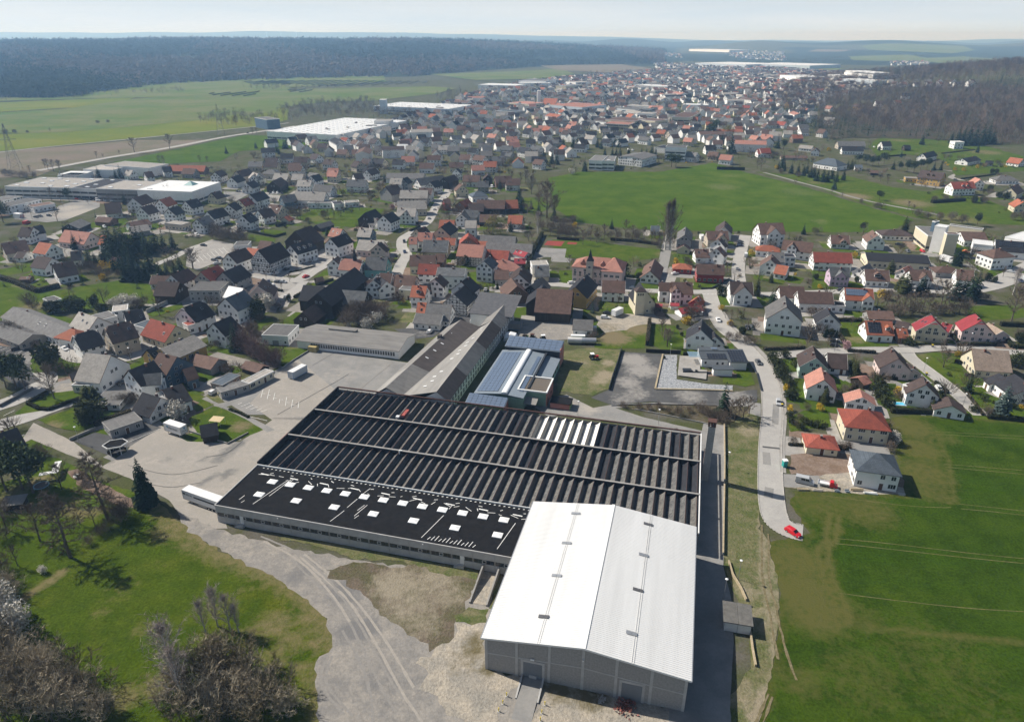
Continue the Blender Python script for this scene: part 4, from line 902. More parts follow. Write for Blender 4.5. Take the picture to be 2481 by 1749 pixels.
# --- low hall with arched windows
def low_hall():
 a = G('h', 1100, 985); b = G('i', 270, 1095); d = (b - a); L = d.length; d.normalize(); ang = math.atan2(d.y, d.x); Wd = 17.0
 t = thing('low_hall', 'low white hall with a row of dark paired windows behind the asphalt lot', 'hall', a, ang)
 k = MB(); k.box(0, 0, 0, L, Wd, 3.6); k.tri((0,0,3.6),(0,Wd,3.6),(0,Wd*.55,5.6)); k.tri((L,0,3.6),(L,Wd*.55,5.6),(L,Wd,3.6)); k.build('wall', M_wallwhite, t)
 k = MB(); slab(k, (-.6,-.7,3.7),(L+.6,-.7,3.7),(L+.6,Wd*.5,5.7),(-.6,Wd*.5,5.7)); slab(k, (-.6,Wd*.5,5.72),(L+.6,Wd*.5,5.72),(L+.6,Wd+.6,3.7),(-.6,Wd+.6,3.7)); k.build('roof', M_fibre, t)
 w_ = MB(); w_.box(-.4,-.05,0,.4,.02,.8); w_.box(-.4,-.05,.9,.4,.02,1.5);
 w_.box(-.5,-.08,-.1,.5,-.02,-.02,1)
 wm = w_.mesh('window', [M_glass, M_whitetrim])
 n = 34
 for i in range(n): link('window', wm, t, (6.6 + i*(L-7.6)/n, 0, 1.25))
 k = MB(); k.box(6.0, -2.4, 0, 9.6, -.05, 2.3); k.build('porch', mat('ochre_panel', (.42, .34, .16), .8), t)
 k = MB(); k.box(10, Wd*.5, 5.5, L*.5, Wd*.5+2.2, 6.3); k.build('roof_monitor', M_fibre, t)
low_hall()
# --- green building with solar roofs
M_green = mat('mint_render', (.22, .33, .25), .9, var=.08, scale=.5); M_green2 = mat('leaf_green_render', (.21, .30, .12), .9, var=.08, scale=.5)
M_salmon = mat('salmon_render', (.46, .20, .16), .9, var=.1, scale=.5); M_zinc = mat('blue_grey_sheet', (.20, .235, .27), .5, var=.1, scale=.4, spec=.4)
M_solar = mat('solar_cell', (.115, .155, .225), .45, var=.15, scale=3, spec=.4); M_solard = mat('dark_solar_cell', (.022, .025, .035), .4, var=.2, scale=3, spec=.4)
M_anth = mat('anthracite_panel', (.030, .033, .040), .6, var=.15, scale=1)
gb = fthing('green_workshop', 'green and salmon workshop with blue solar roofs and a white barrel rooflight', 'workshop')
k = FB(); k.box(-30.2, 91.0, 0, -15.6, 123.5, 4.2); k.build('wall', M_green, gb)
k = FB(); k.box(-15.6, 105.2, 0, -10.9, 123.5, 3.3); k.build('side_aisle', M_green, gb)
k = FB(); slab(k, (-30.6,90.8,4.25),(-22.0,90.8,5.2),(-22.0,123.4,5.2),(-30.6,123.4,4.25)); slab(k, (-22,90.8,5.2),(-15.4,90.8,4.5),(-15.4,123.4,4.5),(-22,123.4,5.2)); rf = k.build('roof', M_zinc, gb)
k = FB(); slab(k, (-15.5,105.4,3.95),(-10.6,105.4,3.4),(-10.6,123.4,3.4),(-15.5,123.4,3.95)); k.build('aisle_roof', M_zinc, gb)
k = FB(); k.box(-15.7, 97, 4.45, -15.1, 123, 5.0); k.build('upstand', M_anth, gb)
k = FB()
for i in range(8):
 a, b = math.pi*i/8, math.pi*(i+1)/8
 k.quad((-21.3+.95*math.cos(a), 91, 5.2+.55*math.sin(a)), (-21.3+.95*math.cos(a), 123, 5.2+.55*math.sin(a)), (-21.3+.95*math.cos(b), 123, 5.2+.55*math.sin(b)), (-21.3+.95*math.cos(b), 91, 5.2+.55*math.sin(b)))
k.poly([(-21.3+.95*math.cos(math.pi*i/8), 91, 5.2+.55*math.sin(math.pi*i/8)) for i in range(9)]); k.build('barrel_rooflight', M_dome, gb)
def panels(parent, p0, ux, uy, nx, ny, m, kx=.94, ky=.94, name='solar_panel'):
 """one part per module"""
 p0, ux, uy = Vector(p0), Vector(ux), Vector(uy); n = ux.cross(uy).normalized()*.07
 k = MB()
 a, b, c, d = Vector((0,0,0)), ux*kx, ux*kx+uy*ky, uy*ky
 k.quad(a+n, b+n, c+n, d+n);
 for p, q in ((a,b),(b,c),(c,d),(d,a)): k.quad(p-n*.5, q-n*.5, q+n, p+n, 1)
 me = k.mesh(name, [m, M_steel])
 for i in range(nx):
  for j in range(ny): link(name, me, parent, p0 + ux*i + uy*j + n*.6)
sl_ = .95/8.6
panels(rf, Vector((-29.9,92.2,4.38))*S, Vector((1.28,0,1.28*sl_))*S, Vector((0,1.72,0))*S, 5, 17, M_solar)
panels(rf, Vector((-17.6,94.5,4.79))*S, Vector((1.2,0,-.13))*S, Vector((0,1.7,0))*S, 1, 15, M_solar)
k = FB(); k.box(-29.5, 123.6, 0, -11.0, 129.8, 5.6); bb = k.build('back_block', M_anth, gb)
k = FB(); slab(k, (-29.8,123.2,5.75),(-10.7,123.2,5.75),(-10.7,130,6.9),(-29.8,130,6.9)); rb = k.build('roof', M_zinc, gb)
panels(rb, Vector((-29.6,123.4,5.85))*S, Vector((1.88,0,0))*S, Vector((0,1.6,.27))*S, 10, 4, M_solar)
k = FB(); k.box(-11.0, 123.6, 0, -10.75, 129.8, 6.2); k.build('end_wall', M_salmon, gb)
k = FB(); k.box(-31.5, 86.6, 0, -20.3, 90.9, 3.1); k.box(-20.28, 86.6, 0, -20.0, 90.9, 3.3, 1); fb = k.build('front_block', [M_green2, M_salmon], gb)
k = FB(); slab(k, (-31.9,86.2,3.15),(-19.9,86.2,3.15),(-19.9,90.9,4.1),(-31.9,90.9,4.1)); rb = k.build('roof', M_zinc, gb)
panels(rb, Vector((-31.7,86.4,3.22))*S, Vector((1.46,0,0))*S, Vector((0,1.12,.228))*S, 8, 4, M_solar)
wm_ = FB(); wm_.box(-.5, -.06, 0, .5, .0, .8); wm_.box(-.56,-.03,-.06,.56,-.01,.86,1); wmm = wm_.mesh('window', [M_glass, M_darksteel])
for x in (-29.3, -28.2, -24.0): link('window', wmm, gb, (x*S, 86.6*S, 1.5*S))
k = FB(); k.box(-18.3, 95.3, 0, -9.6, 104.9, 4.6); k.box(-9.6, 95.3, 0, -9.35, 104.9, 4.6, 1); cb_ = k.build('corner_block', [M_green, M_salmon], gb)
k = FB(); k.quad((-18,95.6,4.64),(-9.7,95.6,4.64),(-9.7,104.6,4.64),(-18,104.6,4.64)); k.build('gravel_roof', mat('roof_gravel', (.14,.12,.10), .95, var=.2, scale=3), gb)
k = FB(); k.box(-18.4,95.15,4.6,-9.25,95.6,5.0); k.box(-18.4,104.6,4.6,-9.25,105.05,5.0); k.box(-18.4,95.6,4.6,-17.95,104.6,5.0); k.box(-9.7,95.6,4.6,-9.25,104.6,5.0); k.build('parapet', M_whitetrim, gb)
k = FB(); slab(k, (-17.2,91.5,2.4),(-11.8,91.5,2.4),(-11.8,95.2,2.9),(-17.2,95.2,2.9), .1); k.tube((-17,91.6,0),(-17,91.6,2.4),.06,.06,4); k.tube((-12,91.6,0),(-12,91.6,2.4),.06,.06,4); k.build('canopy', M_fibrel, gb)
k = FB(); k.box(-19.9, 91.2, 0, -17.4, 95.2, 2.6); k.build('entry_block', M_green2, gb)
for y in (107, 110, 113, 116, 119): link('window', wmm, gb, (-10.88*S, y*S, 1.4*S), rad(90))
for y in (97, 101.5): link('window', wmm, gb, (-9.33*S, y*S, 1.6*S), rad(90))
k = FB(); k.box(-8.2, 95.0, 0, -2.4, 99.0, 1.9); k.box(-2.4,95,0,-2.2,99,1.9,1)
sh = fthing('bin_shed', 'low salmon and green shed with flat felt roof beside the green workshop', 'shed'); k.build('wall', [M_salmon, M_green2], sh)
k = FB(); slab(k, (-8.4,94.8,2.05),(-2,94.8,2.05),(-2,99.2,2.05),(-8.4,99.2,2.05), .14); k.build('roof', M_felt, sh)
# ------------------------------------------------------------------ houses
WALLS = dict(
 W=('white', M_wallwhite), O=('off-white', M_stain), C=('cream', mat('cream_render', (.62,.56,.42), .9, var=.08, scale=.4, rnd=.08)), B=('beige', mat('beige_render', (.50,.44,.36), .9, var=.1, scale=.4, rnd=.08)),
 Y=('ochre', mat('ochre_render', (.50,.33,.11), .9, var=.1, scale=.4)), P=('pale pink', mat('pink_render', (.62,.50,.47), .9, var=.08, scale=.4)), G=('grey', mat('grey_render', (.33,.32,.31), .9, var=.15, scale=.5, rnd=.12)),
 S=('blue-grey', mat('blue_grey_cladding', (.10,.15,.20), .8, var=.15, scale=1)), T=('teal', mat('teal_render', (.13,.31,.31), .9, var=.1, scale=.5)), D=('dark timber', mat('dark_weathered_timber', (.050,.040,.033), .9, var=.35, scale=1.2, streak=(1.5,1.5,.15))),
 N=('brown brick', mat('brown_brick', (.24,.15,.11), .9, var=.25, scale=1.5)), R=('red painted', mat('red_render', (.34,.06,.055), .9, var=.12, scale=.6)), E=('pale green', mat('pale_green_render', (.50,.60,.52), .9, var=.06, scale=.4)),
 L=('lilac', mat('lilac_render', (.52,.40,.50), .9, var=.08, scale=.4)))
ROOFS = dict(
 k=('black', tile_mat('black_tiles', (.040,.040,.046), (.026,.026,.030))), d=('dark brown', tile_mat('dark_brown_tiles', (.085,.062,.056), (.052,.040,.038))), n=('brown', tile_mat('brown_tiles', (.165,.105,.085), (.10,.066,.055))),
 r=('red', tile_mat('red_tiles', (.31,.085,.058), (.20,.06,.045))), o=('orange', tile_mat('orange_tiles', (.37,.135,.080), (.27,.095,.06))), s=('salmon', tile_mat('salmon_tiles', (.42,.205,.155), (.30,.15,.12))),
 g=('grey', tile_mat('grey_tiles', (.185,.18,.175), (.115,.112,.11))), l=('pale grey', tile_mat('pale_worn_tiles', (.40,.37,.335), (.25,.235,.215))), b=('blue-grey slate', tile_mat('slate_tiles', (.105,.125,.15), (.07,.085,.10))),
 z=('white sheet', M_roofwhite), t=('beige tiled', tile_mat('beige_tiles', (.38,.30,.24), (.26,.20,.16), patch=.8)), c=('crimson', tile_mat('crimson_tiles', (.33,.055,.065), (.24,.045,.05))), v=('dark slate', tile_mat('patchy_slates', (.155,.16,.165), (.075,.078,.08))))
M_frame = M_whitetrim
M_door = mat('wooden_door', (.12, .065, .04), .7, var=.2, scale=2)
M_brickch = mat('chimney_brick', (.20,.09,.07), .9, var=.3, scale=4)
def win_mesh(w, h, bars=1):
 k = MB(); k.box(-w/2,-.02,0,w/2,.03,h)
 for b in range(bars): k.box(-w/2+w*(b+1)/(bars+1)-.035,-.05,.06,-w/2+w*(b+1)/(bars+1)+.035,-.02,h-.06,1)
 k.box(-w/2-.07,-.06,-.07,w/2+.07,-.02,.0,1); k.box(-w/2-.07,-.05,h,w/2+.07,-.02,h+.07,1); k.box(-w/2-.07,-.05,0,-w/2,-.02,h,1); k.box(w/2,-.05,0,w/2+.07,-.02,h,1)
 return k.mesh('window', [M_glass, M_frame])
WIN = win_mesh(1.15, 1.25); WINS = win_mesh(.75, .95, 0); WINB = win_mesh(1.9, 1.3, 2)
k = MB(); k.box(-.5,-.04,0,.5,.02,2.1); k.box(-.6,-.06,2.1,.6,-.0,2.2,1); k.box(-.6,-.06,0,-.5,0,2.1,1); k.box(.5,-.06,0,.6,0,2.1,1); DOOR = k.mesh('door', [M_door, M_frame])
k = MB(); k.box(-.32,-.32,-.9,.32,.32,1.0); k.box(-.38,-.38,1.0,.38,.38,1.1,1); CHIM = k.mesh('chimney', [M_brickch, M_concd])
k = MB(); k.box(-.42,-.6,0,.42,.6,.1,1); k.box(-.36,-.53,.1,.36,.53,.13); ROOFWIN = k.mesh('roof_window', [M_glass, M_steel])
GARG = None
def garage_mesh():
 k = MB(); k.box(-1.3,-.04,0,1.3,.02,2.1)
 for i in range(5): k.box(-1.28,-.06,.1+i*.4,1.28,-.04,.4+i*.4)
 return k.mesh('garage_door', [M_concd])
GARG = garage_mesh()
HOUSES = []
def gable_wall(L, W, E, H, m=None):
 k = MB(); a, b = L/2, W/2
 k.poly([(-a,-b,0),(-a,-b,E),(-a,0,H),(-a,b,E),(-a,b,0)]); k.poly([(a,-b,0),(a,b,0),(a,b,E),(a,0,H),(a,-b,E)])
 k.quad((-a,-b,0),(a,-b,0),(a,-b,E),(-a,-b,E)); k.quad((-a,b,0),(-a,b,E),(a,b,E),(a,b,0)); return k
def gable_roof(L, W, E, H, oe=.5, og=.4, t=.2, half=0):
 k = MB(); a, b = L/2+og, W/2; sl = (H-E)/b; z0 = E - sl*oe + .06; z1 = H + .06
 if not half:
  slab(k, (-a,-b-oe,z0),(a,-b-oe,z0),(a,0,z1),(-a,0,z1), t); slab(k, (a,b+oe,z0),(-a,b+oe,z0),(-a,0,z1),(a,0,z1), t)
 else:
  h = half; zh = z1 - h*sl
  for s in (-1, 1):
   P = [(-a*s, -s*(b+oe), z0), (a*s, -s*(b+oe), z0), (a*s, -s*h, zh), ((a-h)*s, 0, z1), (-(a-h)*s, 0, z1), (-a*s, -s*h, zh)]
   k.poly(P); k.poly([(p[0], p[1], p[2]-t) for p in P][::-1])
   n = len(P)
   for i in range(n):
    p, q = P[i], P[(i+1)%n]; k.quad((p[0],p[1],p[2]-t),(q[0],q[1],q[2]-t), q, p)
   k.tri((s*a, -s*h, zh), (s*a, s*h, zh), (s*(a-h), 0, z1))
 return k
def hip_roof(L, W, E, H, oe=.5, t=.18):
 k = MB(); a, b = L/2+oe, W/2+oe; r = max(0.05, (L-W)/2); z0 = E; z1 = H
 if L < W: r = .05
 k.quad((-a,-b,z0),(a,-b,z0),(r,0,z1),(-r,0,z1)); k.quad((a,b,z0),(-a,b,z0),(-r,0,z1),(r,0,z1)); k.tri((a,-b,z0),(a,b,z0),(r,0,z1)); k.tri((-a,b,z0),(-a,-b,z0),(-r,0,z1))
 k.quad((-a,-b,z0-t),(-a,b,z0-t),(a,b,z0-t),(a,-b,z0-t))
 for p, q in (((-a,-b),(a,-b)),((a,-b),(a,b)),((a,b),(-a,b)),((-a,b),(-a,-b))): k.quad((*p,z0-t),(*q,z0-t),(*q,z0),(*p,z0))
 return k
hr = random.Random(11)
def house(pos, ang, L, W, H, wall, roof, o, name=None):
 """one building: walls, roof with chimney, windows and door as parts"""
 flat = 'flat' in o; hip = 'hip' in o
 dist = math.hypot(pos.x, pos.y); near = dist < 330; mid = dist < 620
 dark = wall in 'D' or 'barn' in o
 nm = name or ('barn' if dark else 'shed' if 'shed' in o else 'garage' if 'gar' in o else 'flat_roofed_building' if flat else 'house')
 t = thing(nm, None, {'barn':'barn','shed':'shed','garage':'garage'}.get(nm, 'building' if flat else 'house'), pos, ang)
 E = o.get('E') or H - (W/2)*(.62 if hip else .84)
 if E < 2.3: E = max(2.2, H*.55)
 if flat: E = H
 wm, rm = WALLS[wall][1], ROOFS[roof][1]
 wl = L if (flat or hip) else L - .6
 if flat:
  k = MB(); k.box(-L/2,-W/2,0,L/2,W/2,H); k.build('wall', wm, t)
  k = MB(); k.box(-L/2+.1,-W/2+.1,H+.003,L/2-.1,W/2-.1,H+.12); rf = k.build('flat_roof', rm, t)
  k = MB()
  for b in ((-L/2-.12,-W/2-.12,L/2+.12,-W/2+.1),(-L/2-.12,W/2-.1,L/2+.12,W/2+.12),(-L/2-.12,-W/2+.1,-L/2+.1,W/2-.1),(L/2-.1,-W/2+.1,L/2+.12,W/2-.1)): k.box(b[0],b[1],H-.22,b[2],b[3],H+.25)
  k.build('roof_edge', M_whitetrim if wall in 'WOCE' else M_concd, t)
 elif hip:
  k = MB(); k.box(-L/2,-W/2,0,L/2,W/2,E-.02); k.build('wall', wm, t)
  rf = hip_roof(L, W, E, H).build('roof', rm, t)
 else:
  gable_wall(wl, W, E, H-.02).build('wall', wm, t)
  rf = gable_roof(wl, W, E, H, half=(1.7 if 'half' in o else 0)).build('roof', rm, t)
  if mid and wall in 'WOCPE' and not dark:
   k = MB(); sl = (H-E)/(W/2)
   for s in (-1, 1):
    for q in (-1, 1):
     x = s*(wl/2+.40); k.prism([(x,q*(W/2+.5),E-sl*.5-.14),(x,q*(W/2+.5),E-sl*.5+.08),(x+s*.05,q*(W/2+.5),E-sl*.5+.08),(x+s*.05,q*(W/2+.5),E-sl*.5-.14)], (0,q*(W/2+.5),E-sl*.5), (0,0,H))
   k.build('verge_board', M_whitetrim if hr.random() < .4 else M_door, t)
 ca = math.atan2(-pos.y, -pos.x) - ang
 cd = Vector((math.cos(ca), math.sin(ca)))
 sides = (((0,-1), wl, W/2), ((0,1), wl, W/2), ((1,0), W, wl/2), ((-1,0), W, wl/2))
 fl = max(1, int((E+.5)/2.6))
 doordone = False
 for (nx, ny), ln, off in sides:
  face = cd.x*nx + cd.y*ny
  if face < -.1 and not near: continue
  rz = math.atan2(ny, nx) + rad(90)
  dvec = Vector((math.cos(rz), math.sin(rz)))
  gab = ny == 0 and not hip and not flat
  n = max(1, int(ln / (2.6 if not dark else 6)))
  if dark and hr.random() < .5: n = 0
  for f_ in range(fl):
   z = .95 + f_*2.65
   if z + 1.4 > E + (1.2 if gab else 0): break
   for i in range(n):
    if hr.random() < (.16 if not dark else .6): continue
    p = (i+.5)/n*ln - ln/2
    me = WINS if (dark or hr.random() < .15) else (WINB if hr.random() < .15 else WIN)
    if not doordone and face > .2 and f_ == 0 and i == n//2 and near:
     doordone = True; link('door', DOOR, t, (dvec.x*p+nx*off, dvec.y*p+ny*off, .05), rz); continue
    link('window', me, t, (dvec.x*p+nx*off, dvec.y*p+ny*off, z), rz)
  if gab and H-E > 2.4:
   for p in ((-1.1, 1.1) if W > 8 else (0,)): link('window', WINS if dark else WIN, t, (dvec.x*p+nx*off, dvec.y*p+ny*off, E + .35), rz)
  if 'gar' in o and face > .5 and not doordone:
   doordone = True; link('garage_door', GARG, t, (nx*off, ny*off, .02), rz)
 sl = (H-E)/(W/2)
 sc = -1 if cd.y < 0 else 1      # the slope that faces the camera
 if not flat and not dark and 'nc' not in o:
  for i in range(o.get('ch', 1)):
   x = hr.uniform(-.3, .3)*L if not hip else hr.uniform(-.1,.1)*L; y = hr.choice((-1, 1))*.7
   link('chimney', CHIM, rf, (x, y, H - .55))
  if mid and hr.random() < .45 and not hip:
   for i in range(hr.choice((1, 2))):
    x = hr.uniform(-.35,.35)*L; y = sc*W*hr.uniform(.2,.33)
    q = link('roof_window', ROOFWIN, rf, (x, y, H - abs(y)*sl + .10)); q.rotation_euler = (-sc*math.atan(sl), 0, 0)
 for x, wd in o.get('dm', []):
  k = MB(); y0 = sc*W*.36; zb = H - abs(y0)*sl; hh = 1.25; dp = sc*(hh/sl)
  k.box(x-wd/2, min(y0, y0-dp), zb-.3, x+wd/2, max(y0, y0-dp), zb+hh); k.box(x-wd/2+.15, y0+sc*.02, zb+.25, x+wd/2-.15, y0+sc*.05, zb+hh-.15, 1); k.build('dormer', [wm, M_glass], rf)
  k = MB(); slab(k, (x-wd/2-.3, y0+sc*.4, zb+hh-.05), (x, y0+sc*.4, zb+hh+wd*.42), (x, y0-dp*1.35, zb+hh+wd*.42), (x-wd/2-.3, y0-dp, zb+hh-.05), .1); slab(k, (x, y0+sc*.4, zb+hh+wd*.42), (x+wd/2+.3, y0+sc*.4, zb+hh-.05), (x+wd/2+.3, y0-dp, zb+hh-.05), (x, y0-dp*1.35, zb+hh+wd*.42), .1); k.build('dormer_roof', rm, rf)
 if 'gf' in o:                                      # cross gable towards the camera
  x, wd, pj, hh = o['gf']; b = sc*(W/2+pj); e2 = hh - wd/2*.95
  k = MB(); ring = [(x-wd/2,0,0),(x+wd/2,0,0),(x+wd/2,0,e2),(x,0,hh),(x-wd/2,0,e2)]
  k.prism(ring if sc > 0 else ring[::-1], (0,0,0), (0,b,0)); cg = k.build('cross_gable', wm, t)
  k = MB(); s2 = .95; oo = .4; yb = b + sc*.4
  slab(k, (x-wd/2-oo, yb, e2-oo*s2+.06), (x, yb, hh+.06), (x, 0, hh+.06), (x-wd/2-oo, 0, e2-oo*s2+.06), .18); slab(k, (x, yb, hh+.06), (x+wd/2+oo, yb, e2-oo*s2+.06), (x+wd/2+oo, 0, e2-oo*s2+.06), (x, 0, hh+.06), .18); k.build('gable_roof', rm, t)
  rz = 0 if sc < 0 else rad(180)
  for z in (1.0, 3.6, 6.1):
   for p in (-wd*.22, wd*.22):
    if z + 1.3 < e2 + 1.3: link('window', WIN, cg, (x+p, b, z), rz)
 if 'sol' in o:
  nx_, ny_, m_ = o['sol']; ux = 1.05; uy = 1.7; c_ = math.cos(math.atan(sl)); s_ = math.sin(math.atan(sl))
  x0 = o.get('sx', 0) - nx_*ux/2
  yt = .5
  base = Vector((x0 if sc < 0 else x0+nx_*ux, sc*(yt + ny_*uy*c_), H - (yt + ny_*uy*c_)*sl + .16))
  panels(rf, base, Vector((ux if sc < 0 else -ux, 0, 0)), Vector((0, -sc*uy*c_, uy*s_)), nx_, ny_, m_)
 t['label'] = ''
 HOUSES.append(dict(o=t, pos=pos.copy(), wall=wall, roof=roof, nm=nm, hip=hip, flat=flat, opt=o, lab=o.get('lab'), L=L, W=W))
 return t
def HS(reg, x1, y1, x2, y2, W, H, wall, roof, **o):
 """a pitched building from the two ends of its ridge as seen in the photograph"""
 a = G(reg, x1, y1, H); b = G(reg, x2, y2, H); d = b - a; d.z = 0
 L = d.length; ang = math.atan2(d.y, d.x); c = (a + b)/2
 if 'L' in o:
  L = o['L']; c = a + d.normalized()*L/2
 if o.get('hip'): L = L + W*.95
 c.z = height(c.x, c.y)
 return house(c, ang, max(L, 4.0), W, H, wall, roof, o)
def HC(reg, x, y, ang, L, W, H, wall, roof, **o):
 """from the middle of its base"""
 return house(G(reg, x, y), rad(ang), L, W, H, wall, roof, o)
def FL(reg, x1, y1, x2, y2, D, H, wall, roof, **o):
 """flat roofed: the two visible front top corners and the depth going back"""
 a = G(reg, x1, y1, H); b = G(reg, x2, y2, H); d = b - a; d.z = 0; L = d.length; ang = math.atan2(d.y, d.x)
 n = Vector((-d.y, d.x, 0)).normalized(); c = (a+b)/2 + n*D/2; c.z = height(c.x, c.y); o['flat'] = 1
 return house(c, ang, L, D, H, wall, roof, o)
# --- right hand quarter
HS('k',985,478,1005,480,11.5,8.6,'C','r',hip=1,L=1.6,lab='cream villa with bright red hipped roof beside the crop field')
HS('k',620,690,660,694,7.6,4.6,'C','r',hip=1,L=1.6,name='garage',lab='cream garage with bright red hipped roof before the cream villa')
HS('k',1085,830,1100,832,10.5,8.8,'W','b',hip=1,L=1.0,nc=1,lab='newly built white house with grey hipped roof at the crop field edge')
HS('k',665,235,640,132,9.3,8.6,'W','s',dm=[],lab='white house with salmon roof beside the road, red satellite dish')
HS('k',598,58,572,-40,9.5,8.8,'E','d',lab='pale green gabled house with dark brown roof at the road bend')
HS('k',690,15,850,28,9,6.6,'W','d',nc=1)
HS('t',820,548,745,420,10.3,8.6,'P','d',lab='pale pink house with brown roof and blue solar thermal panel')
HS('t',985,660,920,600,7,4.8,'P','d',gar=1)
HS('t',1130,840,1095,752,9.6,9.0,'W','d',lab='white gabled house with brown roof behind the blue garden pool')
FL('t',870,840,930,870,8,5.2,'W','z')
HS('t',1420,1075,1375,975,9,5.0,'W','d',gar=1,nc=1,lab='white double garage with brown gable roof at the crop field edge')
HS('t',415,985,385,890,9,5.4,'W','s',gar=1,nc=1,lab='garage with salmon red gable roof behind the cream villa')
HS('t',370,760,450,740,5.5,3.6,'D','s',shed=1)
HS('t',1640,436,2050,462,13,8.8,'C','t',lab='cream house with broad beige tiled roof beyond the round lawn')
HS('t',2120,722,2330,870,12.5,7.0,'W','k',lab='white bungalow with glossy black roof at the right edge')
HS('t',1960,722,2010,760,9,5.6,'W','k',nc=1)
HS('t',1232,130,1182,52,11.5,9.6,'C','c',half=1,lab='cream house with crimson roof and flower balcony, left of its twin')
HS('t',1755,130,1672,38,11.5,9.8,'P','c',half=1,lab='pale pink house with crimson roof and corner bay tower')
HS('t',1400,165,1340,150,6,5.0,'C','c',gar=1); HS('t',1830,150,1990,240,7,5,'P','t',gar=1)
HS('t',440,122,745,132,9.5,7.6,'W','o',sol=(5,3,M_solard),sx=-2,dm=[(3.2,1.8)],lab='white house with orange roof and dark solar panels behind a lawn')
HS('t',790,212,910,216,7.5,5.2,'N','o',gar=1)
HS('t',460,10,750,20,8,4.8,'G','n',shed=1); HS('t',800,120,950,150,5,4.2,'D','d',shed=1)
HS('f',205,705,195,640,14,13.0,'W','g',L=15,dm=[],lab='tall white apartment house with broad grey gable and blue roof panel')
HS('f',590,775,560,708,9.5,8.6,'W','k',lab='white gabled house with black roof between two parked cars and the apartment house')
HS('f',300,567,605,574,9,8.4,'W','n'); HS('f',140,520,355,527,9,8.0,'W','n'); FL('f',590,690,722,702,6,3.4,'W','k')
HS('f',712,534,965,547,9.5,9.4,'W','o',sol=(9,2,M_solar),sx=-1,gf=(3.6,5,1.2,8.2),lab='white house with orange roof and a long row of solar panels')
HS('f',580,352,755,357,8,9,'L','v',gf=(0,5,.6,8),lab='lilac house with slate roof and steep front gable')
HS('f',890,372,1105,382,9.5,7.8,'W','n',dm=[(0,3)]); HS('f',850,360,930,320,7,6,'W','v',nc=1)
HS('f',1285,377,1475,382,9,8,'W','n',gf=(1,4.5,.8,7.4)); HS('f',1225,370,1290,335,6,6,'W','s')
HS('f',1700,372,1855,385,9,8,'W','n'); HS('f',1580,345,1700,350,9,5,'G','n',hip=1,L=4)
HS('f',2045,192,2110,188,11,10.2,'W','n',hip=1,L=3,lab='tall white house with steep brown hipped roof beside the street at right')
HS('f',895,222,1445,252,15,6.6,'C','k',E=4.2,nc=1,lab='long cream workshop with wide black roof')
HS('f',1010,75,962,28,9.5,9,'W','n'); HS('f',1110,20,1260,25,12,5.6,'W','d',hip=1,L=7); HS('f',590,72,755,78,9,7,'W','n',gf=(1.5,3.5,.3,5.8))
HS('f',435,220,775,230,9.5,9,'W','r',lab='long white house with plain red roof beside the lilac house')
HS('f',175,112,440,140,10,9.4,'W','n',gf=(-2.5,5,1,9)); HS('f',40,222,180,227,9,8.8,'W','g'); FL('f',100,262,285,270,7,5.6,'W','k')
HS('f',62,288,75,240,9.4,9,'W','n'); HS('f',115,330,222,347,8,6.6,'W','o',nc=1)
HS('d',2030,172,2280,167,12,12.5,'W','n',gf=(0,8,2,11.5),lab='tall white apartment house with brown roof and cross gable beside the green field')
HS('d',2090,390,2200,398,8,6,'W','o',hip=1,L=5)
HS('f',1840,1030,2035,1045,9,4.4,'W','z',E=4.2) if False else None
HS('e',560,300,645,312,17,9.5,'W','b',hip=1,L=9,lab='large villa with grey hipped slate roof behind dark spruces')
HS('e',690,202,880,207,9,8,'W','k'); HS('e',650,157,890,162,10,8,'B','g'); HS('e',460,220,470,205,8,8,'W','n',L=9); HS('e',320,190,440,200,9,6,'W','l'); HS('e',150,280,385,285,6,4,'B','n',gar=1)
HS('e',1235,195,1290,196,7,6,'D','k',shed=1); FL('e',1690,165,1770,170,10,7.5,'W','z',lab='modern white cube house with tall windows below the wood')
HS('e',1400,265,1500,242,9,8,'W','k'); HS('e',1750,308,1870,287,12,6.5,'W','k'); HS('e',2175,297,2290,312,10,7.5,'W','o'); HS('e',1390,407,1600,432,12,11,'Y','d',dm=[(-2,1.6),(2,1.6)],lab='ochre apartment house with brown roof and wooden balconies on the slope')
FL('e',1255,480,1360,485,8,3.6,'Y','l'); HS('e',1650,514,1850,510,10,10,'W','r',dm=[(-1,1.8),(3,1.8)],lab='white house with steep red roof and small dormers on the slope')
HS('e',1915,492,1865,472,8,9,'W','s'); HS('e',2090,455,2270,458,11,6.5,'W','g',hip=1,L=8); HS('e',2175,560,2240,530,11,9,'C','n'); HS('e',800,360,870,362,8,5,'W','b'); HS('e',1960,325,2030,330,7,5,'G','k',shed=1); HS('e',940,410,1010,412,6,4,'D','n',shed=1)
HS('e',2240,660,2296,690,9,8,'C','o')
